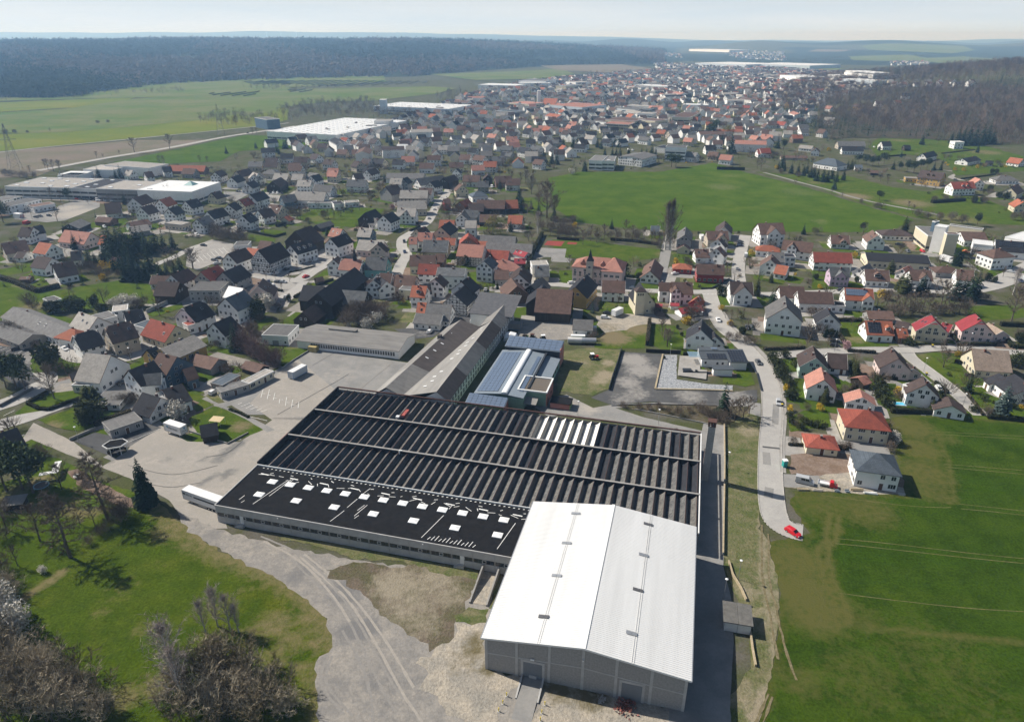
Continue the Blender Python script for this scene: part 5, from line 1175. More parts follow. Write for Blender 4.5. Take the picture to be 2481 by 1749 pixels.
# --- north of the street
HS('d',1865,795,1860,757,9.6,9.8,'W','d',L=11,gf=None) if False else HS('d',1745,760,1975,767,10,9.6,'W','d',gf=(0.3,8,1.6,9.4),lab='white house with brown roof and broad front gable at the street corner')
HS('d',1455,1255,1466,1150,10.5,8.8,'W','k',lab='white gabled house with black roof beside the curving road')
HS('d',1600,1322,1585,1270,7.4,5.6,'W','k',nc=1,gar=1)
HS('d',1155,765,1365,768,9.5,9.6,'W','n',gf=(-3.2,4.5,1,8.6)); HS('d',1032,768,1145,772,6.5,8.8,'W','n')
HS('d',1225,1030,1450,1000,6,3.6,'W','c',shed=1); HS('d',1385,945,1440,900,5,6,'R','o',shed=1); HS('d',1150,975,1230,980,3.5,2.8,'W','c',shed=1); HS('d',990,990,1048,995,4,2.6,'D','c',shed=1)
HS('d',457,747,690,757,9.5,9,'W','n',lab='plain white house with brown roof beside the dark roofed barn')
HS('d',300,687,185,815,11,10.4,'Y','k',name='barn',lab='ochre barn with steep black roof before the school')
HS('d',940,655,986,535,9.5,6.8,'W','n',lab='white hall with grey brown gable roof beside the school')
HS('d',1410,582,1690,592,9,8.6,'R','n',lab='red house with brown timber upper storey')
HS('d',1240,575,1290,578,7,4.8,'R','o',hip=1,L=3,nc=1)
HS('d',1615,425,1650,403,9,9,'W','n'); HS('d',1390,432,1530,432,8,7,'W','n'); HS('d',1625,335,1660,318,9,8.4,'W','d'); HS('d',1510,250,1725,250,9.5,8.6,'B','n',gf=(2,6,1,8)); HS('d',1690,210,1698,147,9.5,8.6,'W','d'); HS('d',1290,290,1300,207,8.5,8,'G','g'); HS('d',1280,400,1285,382,7,5,'C','n',nc=1,L=6); HS('d',950,195,1040,200,10,5,'W','b')
HS('d',165,1140,365,1150,11,5.4,'W','g',nc=1,name='workshop',lab='small white workshop with grey roof before the sandy yard')
# --- centre, barns before the school
HS('i',1625,400,1975,418,18,12.5,'D','n',nc=1,lab='huge dark timber barn with brown tiled roof')
HS('i',1660,447,1672,400,13,11,'D','k',L=12,nc=1,lab='black timber barn gable before the huge brown roofed barn')
HS('i',1430,378,1395,330,11,9,'N','n',barn=1,L=13,nc=1); HS('c',1640,1215,1660,1150,10.5,9.6,'W','d',L=14); HS('i',1560,370,1650,305,9,8,'D','g',L=14,nc=1)
HS('i',545,548,790,562,12,8,'W','g',nc=1,lab='white workshop with patched grey and orange roof'); HS('i',440,640,700,660,10,5.6,'O','g',nc=1)
HS('i',455,537,540,540,9,7.4,'W','o')
HS('c',455,1337,620,1347,9,9.4,'W','o',dm=[(.3,2.2)],lab='white house with orange roof and slate dormer'); FL('c',305,1385,440,1395,9,5,'C','g')
HS('c',700,1268,760,1214,8.5,9.4,'W','d'); HS('c',920,1437,1045,1328,11.5,10,'O','k',barn=1,nc=1,lab='half-timbered barn with black roof and brick panels'); HS('c',1000,1300,1085,1236,11,11.5,'W','k')
HS('c',530,1097,760,1107,9,9,'W','r',dm=[]); HS('c',740,1137,1050,1147,11,9.4,'W','v',E=7,lab='long old white house with patched slate roof'); HS('c',430,1002,715,1002,10,9,'C','n'); HS('c',270,1217,500,1232,10,9,'P','n'); HS('c',350,1260,410,1250,7,7,'P','n')
HS('c',1250,1068,1282,1040,8.6,11.4,'W','b',L=10,lab='tall white gabled house with blue slate roof')
HS('c',1400,1062,1500,1050,14,8,'W','s',hip=1,L=5); HS('c',1370,1167,1530,1168,8,7,'G','n',barn=1)
HS('c',975,875,1258,892,12,10.6,'O','s',barn=1,nc=1,lab='half-timbered barn with pale salmon roof')
HS('c',1075,797,1078,770,10,11,'N','r',barn=1,nc=1,half=1,L=10); HS('c',1290,940,1535,955,9,6.6,'G','r',barn=1,nc=1); HS('c',1150,845,1290,850,7,6.4,'N','o',barn=1); HS('c',725,807,940,814,7,6.4,'W','o'); HS('c',1600,935,1740,975,5,4,'W','c',shed=1); HS('c',1590,1038,1715,1040,6,4,'N','c',shed=1)
HS('c',1215,777,1610,797,9,6.4,'G','g',barn=1,nc=1); HS('c',1280,857,1795,882,10,6.6,'G','g',barn=1,nc=1,lab='long grey farm building with roof lights')
HS('c',770,690,868,626,11,11,'C','k',lab='cream gabled house with steep black roof'); HS('c',760,610,925,614,9.5,9.4,'N','o'); HS('c',1045,617,1170,619,8,10.4,'W','l',nc=1); HS('c',1205,550,1390,552,9,7,'D','n'); HS('c',1035,497,1195,507,9,8.6,'W','v'); HS('c',1000,545,1035,495,8,8.6,'W','g')
HS('c',1525,557,1685,562,10,8,'W','o',lab='white cottage with orange roof beside the willow'); HS('c',1175,387,1490,392,11,9,'D','n'); HS('c',1492,390,1625,387,11,8.6,'D','o'); HS('c',1080,428,1250,428,10,8,'D','d'); HS('c',980,408,1075,372,8,8,'N','o'); HS('c',800,377,870,372,8,8,'R','n'); HS('c',1165,292,1228,287,10,7.4,'W','b',hip=1,L=3); HS('c',1010,224,985,202,10,9.4,'C','n')
HS('c',1025,112,1210,117,10,9,'O','n'); HS('c',1180,180,1305,180,9,9,'G','v'); HS('c',1490,153,1650,151,10,9,'O','n'); HS('c',1370,127,1550,120,10,8.6,'N','n'); HS('c',1295,115,1290,92,8,9,'D','d')
HS('c',130,563,235,518,10,10.4,'W','k',lab='white farmhouse with black roof beside a long white wing'); HS('c',10,585,90,600,8,6.4,'W','g'); HS('c',290,477,500,482,10,10,'W','l',gf=(0,6,.5,9)); HS('c',285,402,610,392,11,9.6,'B','l'); HS('c',320,280,630,282,11,10.4,'B','l'); HS('c',530,254,680,257,9,9.6,'W','n'); HS('c',150,243,285,214,13,11,'G','d',barn=1,nc=1)
HS('c',215,147,345,152,9,9.4,'W','l'); HS('c',345,152,400,132,9,9.4,'G','k'); HS('c',170,90,590,94,13,7.6,'O','g'); HS('c',500,152,795,112,11,8.6,'W','g'); HS('c',800,142,920,106,9,9.4,'D','d'); HS('c',940,44,965,36,8,9.4,'W','k'); HS('c',650,192,740,167,9,9.4,'W','k')
HS('c',500,712,600,682,10,9.4,'B','d'); HS('c',520,750,685,754,9,8.6,'W','s'); HS('c',418,802,510,802,7,8,'W','s'); HS('c',580,833,860,840,12,9,'C','v'); HS('c',715,985,820,988,8,7,'N','n',barn=1)
HS('c',1815,1127,1975,1127,9,7,'C','v'); FL('c',1790,1118,1970,1112,8,6.5,'W','l')
HS('c',65,1218,170,1300,8,8.4,'W','k'); HS('c',95,1200,235,1205,10,9.6,'P','n'); HS('c',500,1330,660,1320,8,7,'W','k')
# --- inn and village square
HS('b',1160,892,1390,827,10,10.4,'W','k',dm=[(-4,1.4),(0,1.4),(4,1.4)],lab='long white inn annex with black roof and small dormers')
HS('b',465,987,660,921,10.4,10.6,'W','d',lab='white gabled house with dark brown roof left of the half-timbered inn')
HS('b',1210,737,1395,673,17,13,'D','d',nc=1,lab='giant dark timber barn behind the half-timbered inn')
HS('b',1605,817,1782,758,10,11,'W','k',lab='white farmhouse with steep black roof right of the giant barn'); HS('b',1930,697,2080,706,9.5,9.4,'S','l',lab='blue-grey slate clad house with pale roof'); HS('b',1625,699,1745,714,9,8,'W','s'); HS('b',1930,830,2210,847,10.5,8.4,'P','l'); HS('b',2130,882,2172,853,9.4,9.4,'P','d'); HS('b',2010,1022,2250,1032,11.5,9.6,'T','v',lab='teal house with patched slate roof')
HS('b',1640,1052,1690,1012,7.5,9,'W','d'); HS('b',1460,1427,1880,1137,12.5,12,'D','k',nc=1,lab='very long black barn running back from the lane'); HS('b',1310,1334,1540,1352,12,10.6,'D','k',nc=1,lab='black timber barn with dark roof beside the very long barn')
HS('h',1140,635,1290,530,9.6,7.0,'D','d',nc=1,lab='low dark barn with open front before the very long barn'); HS('b',1720,1387,2020,1407,10.5,8.6,'D','v',nc=1,lab='old barn with patched slate and rusty roof'); HS('b',2090,1285,2150,1217,8.4,9,'W','k'); HS('b',2000,1290,2060,1285,6,6.4,'W','n')
HS('b',165,1190,357,1110,10.4,10,'B','r',lab='beige house with red tiled roof near the car park'); HS('b',410,1192,610,1106,11.5,10,'G','k',lab='old grey house with black roof and row of small dormers'); HS('b',800,1350,825,1312,12,10,'P','d',L=12,dm=[],lab='pink house with half brown, half black roof')
HS('h',385,497,570,418,11.5,11.5,'W','b',lab='large white house with blue-grey slate roof'); HS('b',480,1345,640,1372,9,7,'W','z'); FL('b',30,1400,370,1400,14,5.5,'G','g'); HS('b',440,1240,400,1260,6,6,'D','k',shed=1); FL('b',330,1330,470,1335,6,4,'W','o')
HS('b',470,442,545,406,9.5,9.4,'W','k'); HS('b',235,517,410,472,10.4,10,'W','k'); HS('b',115,602,245,561,9,9.6,'W','g',lab='white modern house with grey roof and red wall panel'); HS('b',620,563,722,526,10.4,9.8,'W','k',lab='white gabled house with black roof and white flat annex'); HS('b',800,502,940,472,10.4,9.4,'W','d'); HS('b',935,437,1075,452,10,9,'C','n'); HS('b',590,387,700,360,9.4,9,'C','r'); HS('b',710,332,860,289,10.4,11,'W','k'); HS('b',1055,342,1210,322,10,9.6,'S','g'); HS('b',1220,294,1560,302,12,10,'W','l'); HS('b',280,312,380,287,9.4,8.4,'C','d')
HS('b',500,137,600,106,10,8.8,'W','k'); HS('b',670,202,760,169,9.4,8.6,'W','k'); HS('b',960,182,1060,135,11,9,'D','d'); HS('b',1245,170,1400,172,9,9,'W','l'); HS('b',1440,214,1640,228,9.4,8.4,'W','g'); HS('b',745,112,830,83,9.4,8.8,'W','l'); HS('b',560,72,700,37,10.4,9,'B','d'); HS('b',320,82,400,52,9,9,'W','d'); HS('b',1390,122,1480,102,9.4,9,'W','k'); HS('b',1800,162,2010,167,10.4,9.4,'W','v'); HS('b',1860,97,1960,87,9.4,8.6,'W','d'); HS('b',1590,62,1700,67,9.4,9.4,'C','s'); HS('b',2010,57,2110,32,9,9,'W','d'); HS('b',990,90,1150,97,10,9,'C','l'); HS('b',1160,5,1300,10,9,9,'W','n'); HS('b',920,50,1080,55,10,7.6,'B','g',hip=1,L=5); HS('b',1190,102,1310,105,9,8.6,'B','l')
FL('b',1355,425,1650,425,9,4,'W','g'); FL('b',1650,440,1760,430,9,4.6,'W','k'); FL('b',1770,425,1930,415,8,3.6,'W','l'); HS('b',1990,533,2110,489,12,10,'D','k',nc=1); FL('b',530,900,690,895,9,4.4,'W','g'); HS('b',690,920,810,935,8,6,'N','o',barn=1); HS('b',830,840,960,850,10,7,'G','n',barn=1); HS('b',1090,580,1150,560,7,5,'B','o',shed=1); HS('b',1450,665,1610,620,6,4.4,'D','g',shed=1); FL('b',565,665,680,655,7,4.2,'W','n')
HS('b',1440,1255,1520,1240,4.6,3.6,'D','d',shed=1,lab='small timber bus shelter at the street corner')
# --- left side
HS('g',130,378,695,590,11.5,6.2,'W','g',lab='long low white building with grey roof beside the meadow'); HS('g',-60,515,320,650,11,5,'B','g',nc=1,shed=1); HS('g',775,425,955,482,11.5,10,'W','l',lab='white house with patched pale and brown roof'); HS('g',690,590,740,600,9,6.6,'O','o',hip=1,L=3)
HS('g',712,655,950,593,11,9.8,'W','k',half=1,lab='white half-hipped house with dark roof at the narrow street'); HS('g',1020,576,1285,511,12,11.2,'B','d',half=1,lab='beige half-hipped farmhouse with dark red brown roof'); HS('g',1480,493,1722,563,11.5,8.4,'C','r',lab='cream workshop with red brown roof'); HS('g',1210,432,1392,396,9,8,'W','k'); FL('g',960,520,1150,470,9,4,'W','g'); FL('g',1100,430,1250,410,8,5,'W','l'); FL('g',1310,560,1420,590,7,4,'W','b')
HS('g',1785,388,1990,311,12.5,10.4,'W','k',lab='white house with black half-hipped roof beside a garden',half=1); HS('h',268,743,440,669,10.4,10.4,'W','k',lab='plain white house with black roof beside the purple bare shrubs'); FL('h',20,770,160,730,5,4,'W','r')
HS('g',838,830,1086,853,15.5,11.4,'W','l',E=4.5,lab='white house with huge worn pale slate roof'); HS('g',1258,1000,1505,905,10.4,11.2,'W','k',lab='white house with black roof and slate clad wing'); HS('g',1400,1040,1455,1035,6,9,'W','v',nc=1,L=6); HS('g',1560,825,1735,868,12.5,10.6,'S','n',lab='blue-grey house with brown roof'); HS('g',1790,990,1900,960,7,7,'S','n',nc=1); HS('g',1570,790,1900,652,12.5,9,'Y','l',E=6,lab='ochre house with long pale flat-pitched roof'); HS('g',1440,800,1530,765,8,8.6,'Y','k')
HS('g',1590,1190,1780,1130,14,7.4,'W','k',E=4,lab='white bungalow with broad black roof beside the blossoming shrub'); HS('g',1400,1215,1575,1268,10.4,7.4,'W','k'); HS('l',-110,395,145,308,11.5,7.2,'W','k',lab='white house with dark roof at the left edge below the road'); HS('g',700,1030,780,1010,6,4,'W','k',gar=1,nc=1); FL('g',705,1150,900,1150,6,3,'C','g',gar=1)
FL('l',960,340,1240,245,7.5,2.9,'G','g',name='garage_row',lab='row of grey garages with flat felt roof')
HS('l',1740,290,1890,262,6.5,5,'D','k',shed=1,lab='dark timber garden house beside a beige sun sail'); HS('h',590,1110,760,1160,5.5,3.6,'D','n',shed=1,lab='open garden shed with rusty brown roof'); HS('h',95,1040,320,1095,8,5,'G','n',barn=1)
FL('h',245,1330,360,1355,9,3,'N','b',name='garage',lab='brick garage with pale blue roof'); FL('h',345,1425,620,1345,5,2.6,'G','g',shed=1); FL('h',625,1335,860,1215,4,2.7,'C','l',shed=1); FL('h',745,860,1000,870,12,4.2,'W','g',gar=1,lab='white flat garage behind the low hall')
HS('g',960,1270,1230,1260,10,2.6,'O','g',E=2.4,nc=1,shed=1)
HS('a',1475,372,1625,322,11.5,10.6,'W','d'); HS('a',1770,387,1890,352,10.4,10,'W','o',lab='white house with orange roof before the long white works'); HS('a',1560,472,1690,437,10.4,10,'W','d'); HS('a',1870,487,1980,452,9.4,9.6,'W','k'); HS('a',2060,402,2190,372,10.4,9.8,'W','k'); HS('a',1160,428,1335,413,14,9.6,'W','d',lab='broad house with alpine style brown roof beside the car park')
HS('a',720,722,1010,752,12.5,9,'P','s',lab='pale pink block with pinkish roof on the left'); HS('a',240,688,370,692,10.4,9.4,'W','d'); HS('a',370,682,470,667,9,8.6,'W','k'); HS('a',437,857,580,877,10.4,9.4,'W','o',lab='white gabled house with orange roof, left in the garden quarter'); HS('a',412,1010,575,1032,10.4,9,'W','d'); HS('a',580,1107,810,1067,12.5,9.2,'W','d',lab='white house with dark brown roof at the meadow edge'); HS('a',785,962,900,952,9,7.6,'W','k'); HS('a',10,872,280,830,11.5,9.6,'B','n'); HS('a',1130,784,1190,786,9,9,'W','o')
HS('a',1760,1293,2000,1303,11.5,9,'D','d',nc=1,lab='dark brown barn at the meadow corner'); HS('a',1900,1227,2090,1147,9.4,9,'W','d'); HS('a',1690,1230,1890,1234,7,6,'W','n'); HS('a',760,657,900,597,11,6.4,'D','g',nc=1); HS('a',1090,575,1260,585,8,5,'N','n',barn=1); HS('a',1420,640,1640,600,10,5.6,'W','n'); HS('a',1440,690,1640,660,9,6,'G','l',barn=1); HS('a',640,90,920,70,9,6,'W','k') if False else None
FL('a',475,1490,560,1525,5,2.8,'O','g',name='garage',lab='small white garage standing alone on the meadow'); HS('a',230,1240,350,1235,5,3,'N','n',shed=1); HS('a',2040,37,2180,42,9,8,'G','n'); HS('a',1890,2,2290,8,10,7,'N','o',barn=1,lab='long barn with orange red roof behind the works'); HS('a',1800,20,1900,12,9,9,'W','k'); HS('a',1600,80,1690,70,9,9,'W','n'); HS('a',1410,55,1480,60,9,8,'W','l'); HS('a',200,965,300,970,7,5,'W','d',shed=1)
FL('a',1830,650,2020,670,8,4,'B','l'); FL('a',0,410,250,350,14,5,'W','g'); FL('a',80,470,460,385,14,5.5,'W','g',lab='flat white supermarket beside the car park'); FL('a',370,470,610,430,10,4.2,'W','n')
# ------------------------------------------------------------------ special buildings
M_timber = mat('black_timber', (.035, .030, .027), .8, var=.2, scale=2)
M_sandst = mat('pale_sandstone', (.46, .41, .35), .9, var=.15, scale=.8)
M_bluew = mat('pale_blue_cladding', (.62, .68, .74), .7, var=.08, scale=.3)
M_panelg = mat('grey_green_panel', (.38, .40, .38), .8, var=.1, scale=.5)
def half_timber(t, L, W, E, H, sides, z0=.9, step=1.15, zt=None):
 """a frame of posts, rails and braces on a wall; sides from '-x', '+x', '-y', '+y'"""
 for sd in sides:
  k = MB(); gab = 'x' in sd; ln = W if gab else L; off = (L if gab else W)/2; sg = -1 if sd[0] == '-' else 1
  def top(p): return (E + (H-E)*(1-abs(p)/(ln/2)) - .25) if gab else E - .1
  def bx(p0, za, p1, zb, w=.09):
   d = Vector((p1-p0, zb-za)).normalized(); n = Vector((-d.y, d.x))*w
   pts = [(p0+n.x,za+n.y),(p1+n.x,zb+n.y),(p1-n.x,zb-n.y),(p0-n.x,za-n.y)]
   a, b = sg*(off+.0), sg*(off+.05)
   if gab: k.prism([(a,p,z) for p, z in pts], (a,0,0), (b,0,0))
   else: k.prism([(p,a,z) for p, z in pts], (0,a,0), (0,b,0))
  n = int(ln/step)
  for i in range(n+1):
   p = -ln/2 + .1 + (ln-.2)*i/n
   if top(p) > z0+.5: bx(p, z0, p, top(p))
  z = z0
  while z < (H if gab else E) - .4:
   hw = ln/2 if z < E else ln/2*(H-z)/(H-E)
   if hw > .6: bx(-hw+.1, z, hw-.1, z)
   z += 1.3
  for i in range(0, n, 2):
   p = -ln/2 + (ln)*i/n; q = p + ln/n
   for zz in (z0, z0+2.6, z0+5.2):
    if min(top(p), top(q)) > zz+1.4: bx(p, zz, q, zz+1.3)
  k.build('timber_frame', M_timber, t)
def timber_last(sides, step=1.3, z0=.9):
 h = HOUSES[-1]; o = h['opt']; E = o.get('E') or h['H'] - (h['W']/2)*.84
 half_timber(h['o'], h['L']-.6, h['W'], E, h['H']-.02, sides, z0, step)
_house = house
def house(pos, ang, L, W, H, wall, roof, o, name=None):
 t = _house(pos, ang, L, W, H, wall, roof, o, name or o.get('name')); HOUSES[-1]['H'] = H; return t
HS('b',800,950,1045,856,12,13.0,'W','d',E=6.6,nc=1,lab='half-timbered inn with huge dark brown roof and black beams on white')
timber_last(('-x','+x','-y'), 1.05, 1.6)
for h in HOUSES:
 if h['lab'] and 'half-timbered barn' in h['lab']:
  Hh = 10.0 if 'black roof' in h['lab'] else 10.6
  half_timber(h['o'], h['L']-.6, h['W'], Hh-h['W']/2*.84, Hh-.02, ('-x','-y'), .5, 1.5)
def school():
 a = G('d', 240, 500, 12.5); b = G('d', 600, 528, 12.5); d = b-a; ang = math.atan2(d.y, d.x); c = (a+b)/2; c.z = 0
 L = d.length + 6
 t = house(c, ang, L, 13, 12.5, 'P', 's', dict(hip=1, nc=1, lab='old stone school with long salmon hipped roof and pointed turret'), 'school')
 k = MB()
 for z in (3.9, 7.6): k.box(-L/2-.08, -6.58, z, L/2+.08, -6.5, z+.25)
 k.build('string_course', M_sandst, t)
 k = MB(); x1 = L/2; k.box(x1-9, -8.6, 0, x1+1.2, 8, 8.2); k.build('wing_wall', WALLS['P'][1], t)
 o = hip_roof(10.4, 17, 8.2, 13.2).build('wing_roof', ROOFS['s'][1], t, (x1-3.9, -.3, 0))
 for x in (x1-6.8, x1-3.9, x1-1.0):
  for z in (1.2, 4.9): link('window', WINB, t, (x, -8.62, z))
 for i in range(9):
  for z in (1.2, 4.9): link('window', WIN, t, (-L/2+1.5+i*2.6, -6.52, z))
 x = -L*.13
 k = MB(); k.box(x-1.7, -8.2, 0, x+1.7, -5.5, 12.0); k.box(x-1.85, -8.35, 12.0, x+1.85, -5.35, 12.3); tw = k.build('turret', M_sandst, t)
 k = MB(); b0 = [(x-1.8,-8.3,12.3),(x+1.8,-8.3,12.3),(x+1.8,-5.4,12.3),(x-1.8,-5.4,12.3)]; b1 = [(x-.9,-7.6,14.2),(x+.9,-7.6,14.2),(x+.9,-6.1,14.2),(x-.9,-6.1,14.2)]
 for i in range(4): k.quad(b0[i], b0[(i+1)%4], b1[(i+1)%4], b1[i]); k.tri(b1[i], b1[(i+1)%4], (x,-6.85,18.5))
 k.build('spire', ROOFS['k'][1], t)
 for z in (1.5, 5, 8.6): link('window', WIN, t, (x, -8.22, z))
 for xx in (-L*.3, L*.12):
  k = MB(); k.box(xx-.9, -5.4, 8.6, xx+.9, -3.0, 10.2); k.tri((xx-1.2,-5.5,10.2),(xx+1.2,-5.5,10.2),(xx,-5.5,11.6)); k.quad((xx-1.2,-5.5,10.2),(xx,-5.5,11.6),(xx,-2,11.6),(xx-1.2,-3,10.2)); k.quad((xx,-5.5,11.6),(xx+1.2,-5.5,10.2),(xx+1.2,-3,10.2),(xx,-2,11.6)); k.build('dormer', ROOFS['s'][1], t)
school()
def tower_house():
 p = G('d', 880, 1088); t = thing('tower_house', 'cream gabled building with a flat square tower, like a small church', 'tower house', p, rad(4))
 HOUSES.append(dict(o=t, pos=p, lab=t['label'], wall='C', roof='k', nm='x', hip=0, flat=0, opt={}, L=10, W=9, H=11))
 k = MB(); k.poly([(-4.4,0,0),(4.6,0,0),(4.6,0,5.2),(.1,0,11),(-4.4,0,5.2)]); k.poly([(-4.4,13,0),(-4.4,13,5.2),(.1,13,11),(4.6,13,5.2),(4.6,13,0)]); k.quad((-4.4,0,0),(-4.4,0,5.2),(-4.4,13,5.2),(-4.4,13,0)); k.quad((4.6,0,0),(4.6,13,0),(4.6,13,5.2),(4.6,0,5.2)); k.build('wall', WALLS['C'][1], t)
 k = MB(); slab(k, (.1,-.4,11.1),(.1,13.3,11.1),(-4.9,13.3,4.7),(-4.9,-.4,4.7)); slab(k, (5.1,-.4,4.7),(5.1,13.3,4.7),(.1,13.3,11.1),(.1,-.4,11.1)); k.build('roof', ROOFS['k'][1], t)
 k = MB(); k.box(-4.7,-1.2,0,-.6,2.6,11.2); tw = k.build('tower', WALLS['C'][1], t)
 k = MB()
 for x in (-3.9,-2.9,-1.9): k.box(x,-1.25,9.3,x+.6,-1.19,10.3)
 k.build('bell_opening', M_glass, tw)
 hp = hip_roof(4.4, 4.1, 11.2, 13.0, .25).build('tower_roof', ROOFS['d'][1], t, (-2.65, .7, 0))
 link('window', WINS, t, (2.2, -.02, 5.2)); link('window', WINS, t, (1.2, -.02, 1.0))
tower_house()
def chapel():
 a = G('b', 1755, 1040, 9); b = G('b', 1950, 1055, 9); d = b-a; ang = math.atan2(d.y, d.x); c = (a+b)/2; c.z = 0
 t = house(c, ang, d.length+2, 10, 9, 'W', 's', dict(half=1, nc=1, lab='white chapel with salmon roof and small black onion turret'), 'chapel')
 k = MB(); x = 1.5; k.box(x-.8,-.8,8,x+.8,.8,11.2); k.tube((x,0,11.2),(x,0,12.4),1.15,.5,8); k.tube((x,0,12.4),(x,0,13.4),.6,.75,8); k.tube((x,0,13.4),(x,0,15.2),.7,.02,8); k.build('turret', ROOFS['k'][1], t)
chapel()
def bungalow():
 p = G('j', 1560, 960); ang = rad(-3); t = thing('bungalow', 'new white bungalow with dark grey metal roofs full of solar panels above the stone slope', 'bungalow', p, ang)
 HOUSES.append(dict(o=t, pos=p, lab=t['label'], wall='W', roof='k', nm='x', hip=0, flat=0, opt={}, L=10, W=9, H=5))
 a = lambda x, y, z: (G('j', x, y, z) - p)
 M_grm = mat('graphite_sheet', (.075,.085,.095), .5, var=.12, scale=.5)
 def blk(x0, y0, x1, y1, h0, h1, rm=M_grm):
  k = MB(); k.box(x0,y0,0,x1,y1,min(h0,h1)-.1); k.build('wall', M_wallwhite, t)
  k = MB(); slab(k, (x0-.5,y0-.5,h0),(x1+.5,y0-.5,h0),(x1+.5,y1+.5,h1),(x0-.5,y1+.5,h1), .2); return k.build('roof', rm, t)
 r1 = blk(-6, -1, 4, 4.5, 3.6, 4.6); r2 = blk(4.2, -3, 10.5, 6, 3.4, 4.6); r3 = blk(-5.5, 4.8, 4, 9.5, 4.7, 3.8); r4 = blk(-3, -8.5, 4, -6, 2.9, 3.0)
 panels(r1, Vector((-4,-1.2,3.72)), Vector((1.05,0,0)), Vector((0,1.7,.30)), 7, 2, M_solard)
 panels(r2, Vector((4.4,-3.2,3.54)), Vector((1.05,0,0)), Vector((0,1.7,.2)), 6, 5, M_solard)
 panels(r3, Vector((-1.2,5.4,4.75)), Vector((1.2,0,0)), Vector((0,2.6,-.42)), 2, 1, M_solar)
 k = MB()
 for i in range(7): slab(k, (-10.5,1+i*.75,3.3),(-5.8,1+i*.75,3.3),(-5.8,1.45+i*.75,3.3),(-10.5,1.45+i*.75,3.3), .06)
 k.build('pergola_roof', mat('pale_blue_glass', (.22,.33,.42), .2, var=.1, spec=.6), t)
 for x, z in ((-4.5,1.4),(0,1.2),(2,1.2)): link('window', WINS, t, (x, -1.02, z))
 k = MB()
 for y in (-7.2,): k.box(-14, y, 0, -3.3, y+.25, .9)
 k.build('garden_wall', M_anth, t)
 k = MB(); k.box(-13.8,-6.8,.4,-10.6,-4.8,1.2); k.box(-9.2,-6.3,.4,-8.4,-5.5,1.0); k.build('garden_seat', M_anth, t)
bungalow()
# --- large flat works, offices and halls
def FL2(reg, fl, fr, br, H, wall, roof, lab=None, name='flat_roofed_building', bands=0, roofbits=0, cat=None):
 a, b, c = G(reg, *fl, H), G(reg, *fr, H), G(reg, *br, H)
 d = b-a; d.z = 0; L = d.length; ang = math.atan2(d.y, d.x); n = Vector((-d.y, d.x, 0)).normalized(); D = max(4, (c-b).dot(n))
 m_ = (a+b)/2 + n*D/2; m_.z = height(m_.x, m_.y)
 t = thing(name, None, cat or 'building', m_, ang); wm = wall if not isinstance(wall, str) else WALLS[wall][1]; rm = roof if not isinstance(roof, str) else ROOFS[roof][1]
 k = MB(); k.box(-L/2,-D/2,0,L/2,D/2,H); k.build('wall', wm, t)
 k = MB(); k.box(-L/2+.2,-D/2+.2,H+.01,L/2-.2,D/2-.2,H+.15); rf = k.build('flat_roof', rm, t)
 k = MB()
 for q in ((-L/2-.1,-D/2-.1,L/2+.1,-D/2+.15),(-L/2-.1,D/2-.15,L/2+.1,D/2+.1),(-L/2-.1,-D/2+.15,-L/2+.15,D/2-.15),(L/2-.15,-D/2+.15,L/2+.1,D/2-.15)): k.box(q[0],q[1],H-.25,q[2],q[3],H+.3)
 k.build('roof_edge', M_whitetrim, t)
 for z in range(bands):
  nn = max(2, int(L/7))
  k = MB(); k.box(.2,-.04,0,L/nn-.25,.02,1.5); me = k.mesh('window_band', M_glass)
  for i in range(nn): link('window_band', me, t, (-L/2+i*L/nn, -D/2, 1.3+z*3.3))
  k = MB(); k.box(.2,-.04,0,7-.5,.02,1.5); me = k.mesh('window_band', M_glass)
  for i in range(int(D/7)):
   link('window_band', me, t, (L/2, -D/2+i*7, 1.3+z*3.3), rad(90));
 if roofbits:
  k = MB(); k.box(-1.6,-1.1,0,1.6,1.1,.5); me = k.mesh('skylight', M_dome)
  nx = max(1, int(L/12)); ny = max(1, int(D/9))
  for i in range(nx):
   for j in range(ny):
    if (i*5+j*3) % 7 < roofbits: link('skylight', me, rf, (-L/2+(i+.5)*L/nx, -D/2+(j+.5)*D/ny, H+.15))
 HOUSES.append(dict(o=t, pos=m_.copy(), lab=lab, wall=wall if isinstance(wall, str) else 'W', roof=roof if isinstance(roof, str) else 'g', nm='building', hip=0, flat=1, opt={}, L=L, W=D, H=H)); t['label'] = ''
 return t
FL2('a',(50,240),(790,258),(1160,155),8.5,'O','l','long white works with pale, white and dark roof sections on the left','works',2,5,'factory'); FL2('a',(790,258),(1060,268),(1450,168),8.6,'O','k','dark roofed section of the long white works','works',2,6,'factory')
FL2('a',(1065,265),(1510,280),(1850,190),9.5,'G','l','grey and white panelled office front of the works','works',2,2,'factory'); t_ = FL2('a',(1520,280),(2130,303),(2300,188),9.5,'W','z','bright white factory hall with a glass pyramid on its roof','works',1,1,'factory')
k = MB();
for i in range(4):
 q = [(-4,-4,9.7),(4,-4,9.7),(4,4,9.7),(-4,4,9.7)]; k.tri(q[i], q[(i+1)%4], (0,0,12.6))
k.build('glass_pyramid', mat('green_glass', (.20,.36,.36), .2, var=.1, spec=.6), t_, (6,6,0))
FL2('b',(60,170),(380,190),(470,148),9.8,'W','g',None,'works',1,0,'factory') if False else None
FL2('v',(150,882),(705,912),(1185,792),9,'W','z','huge white factory hall with rows of skylights beside the green meadow','works',1,7,'factory')
FL2('v',(1003,800),(1135,800),(1160,785),13,'O','l','tall pale office block at the end of the huge white hall','office_block',2)
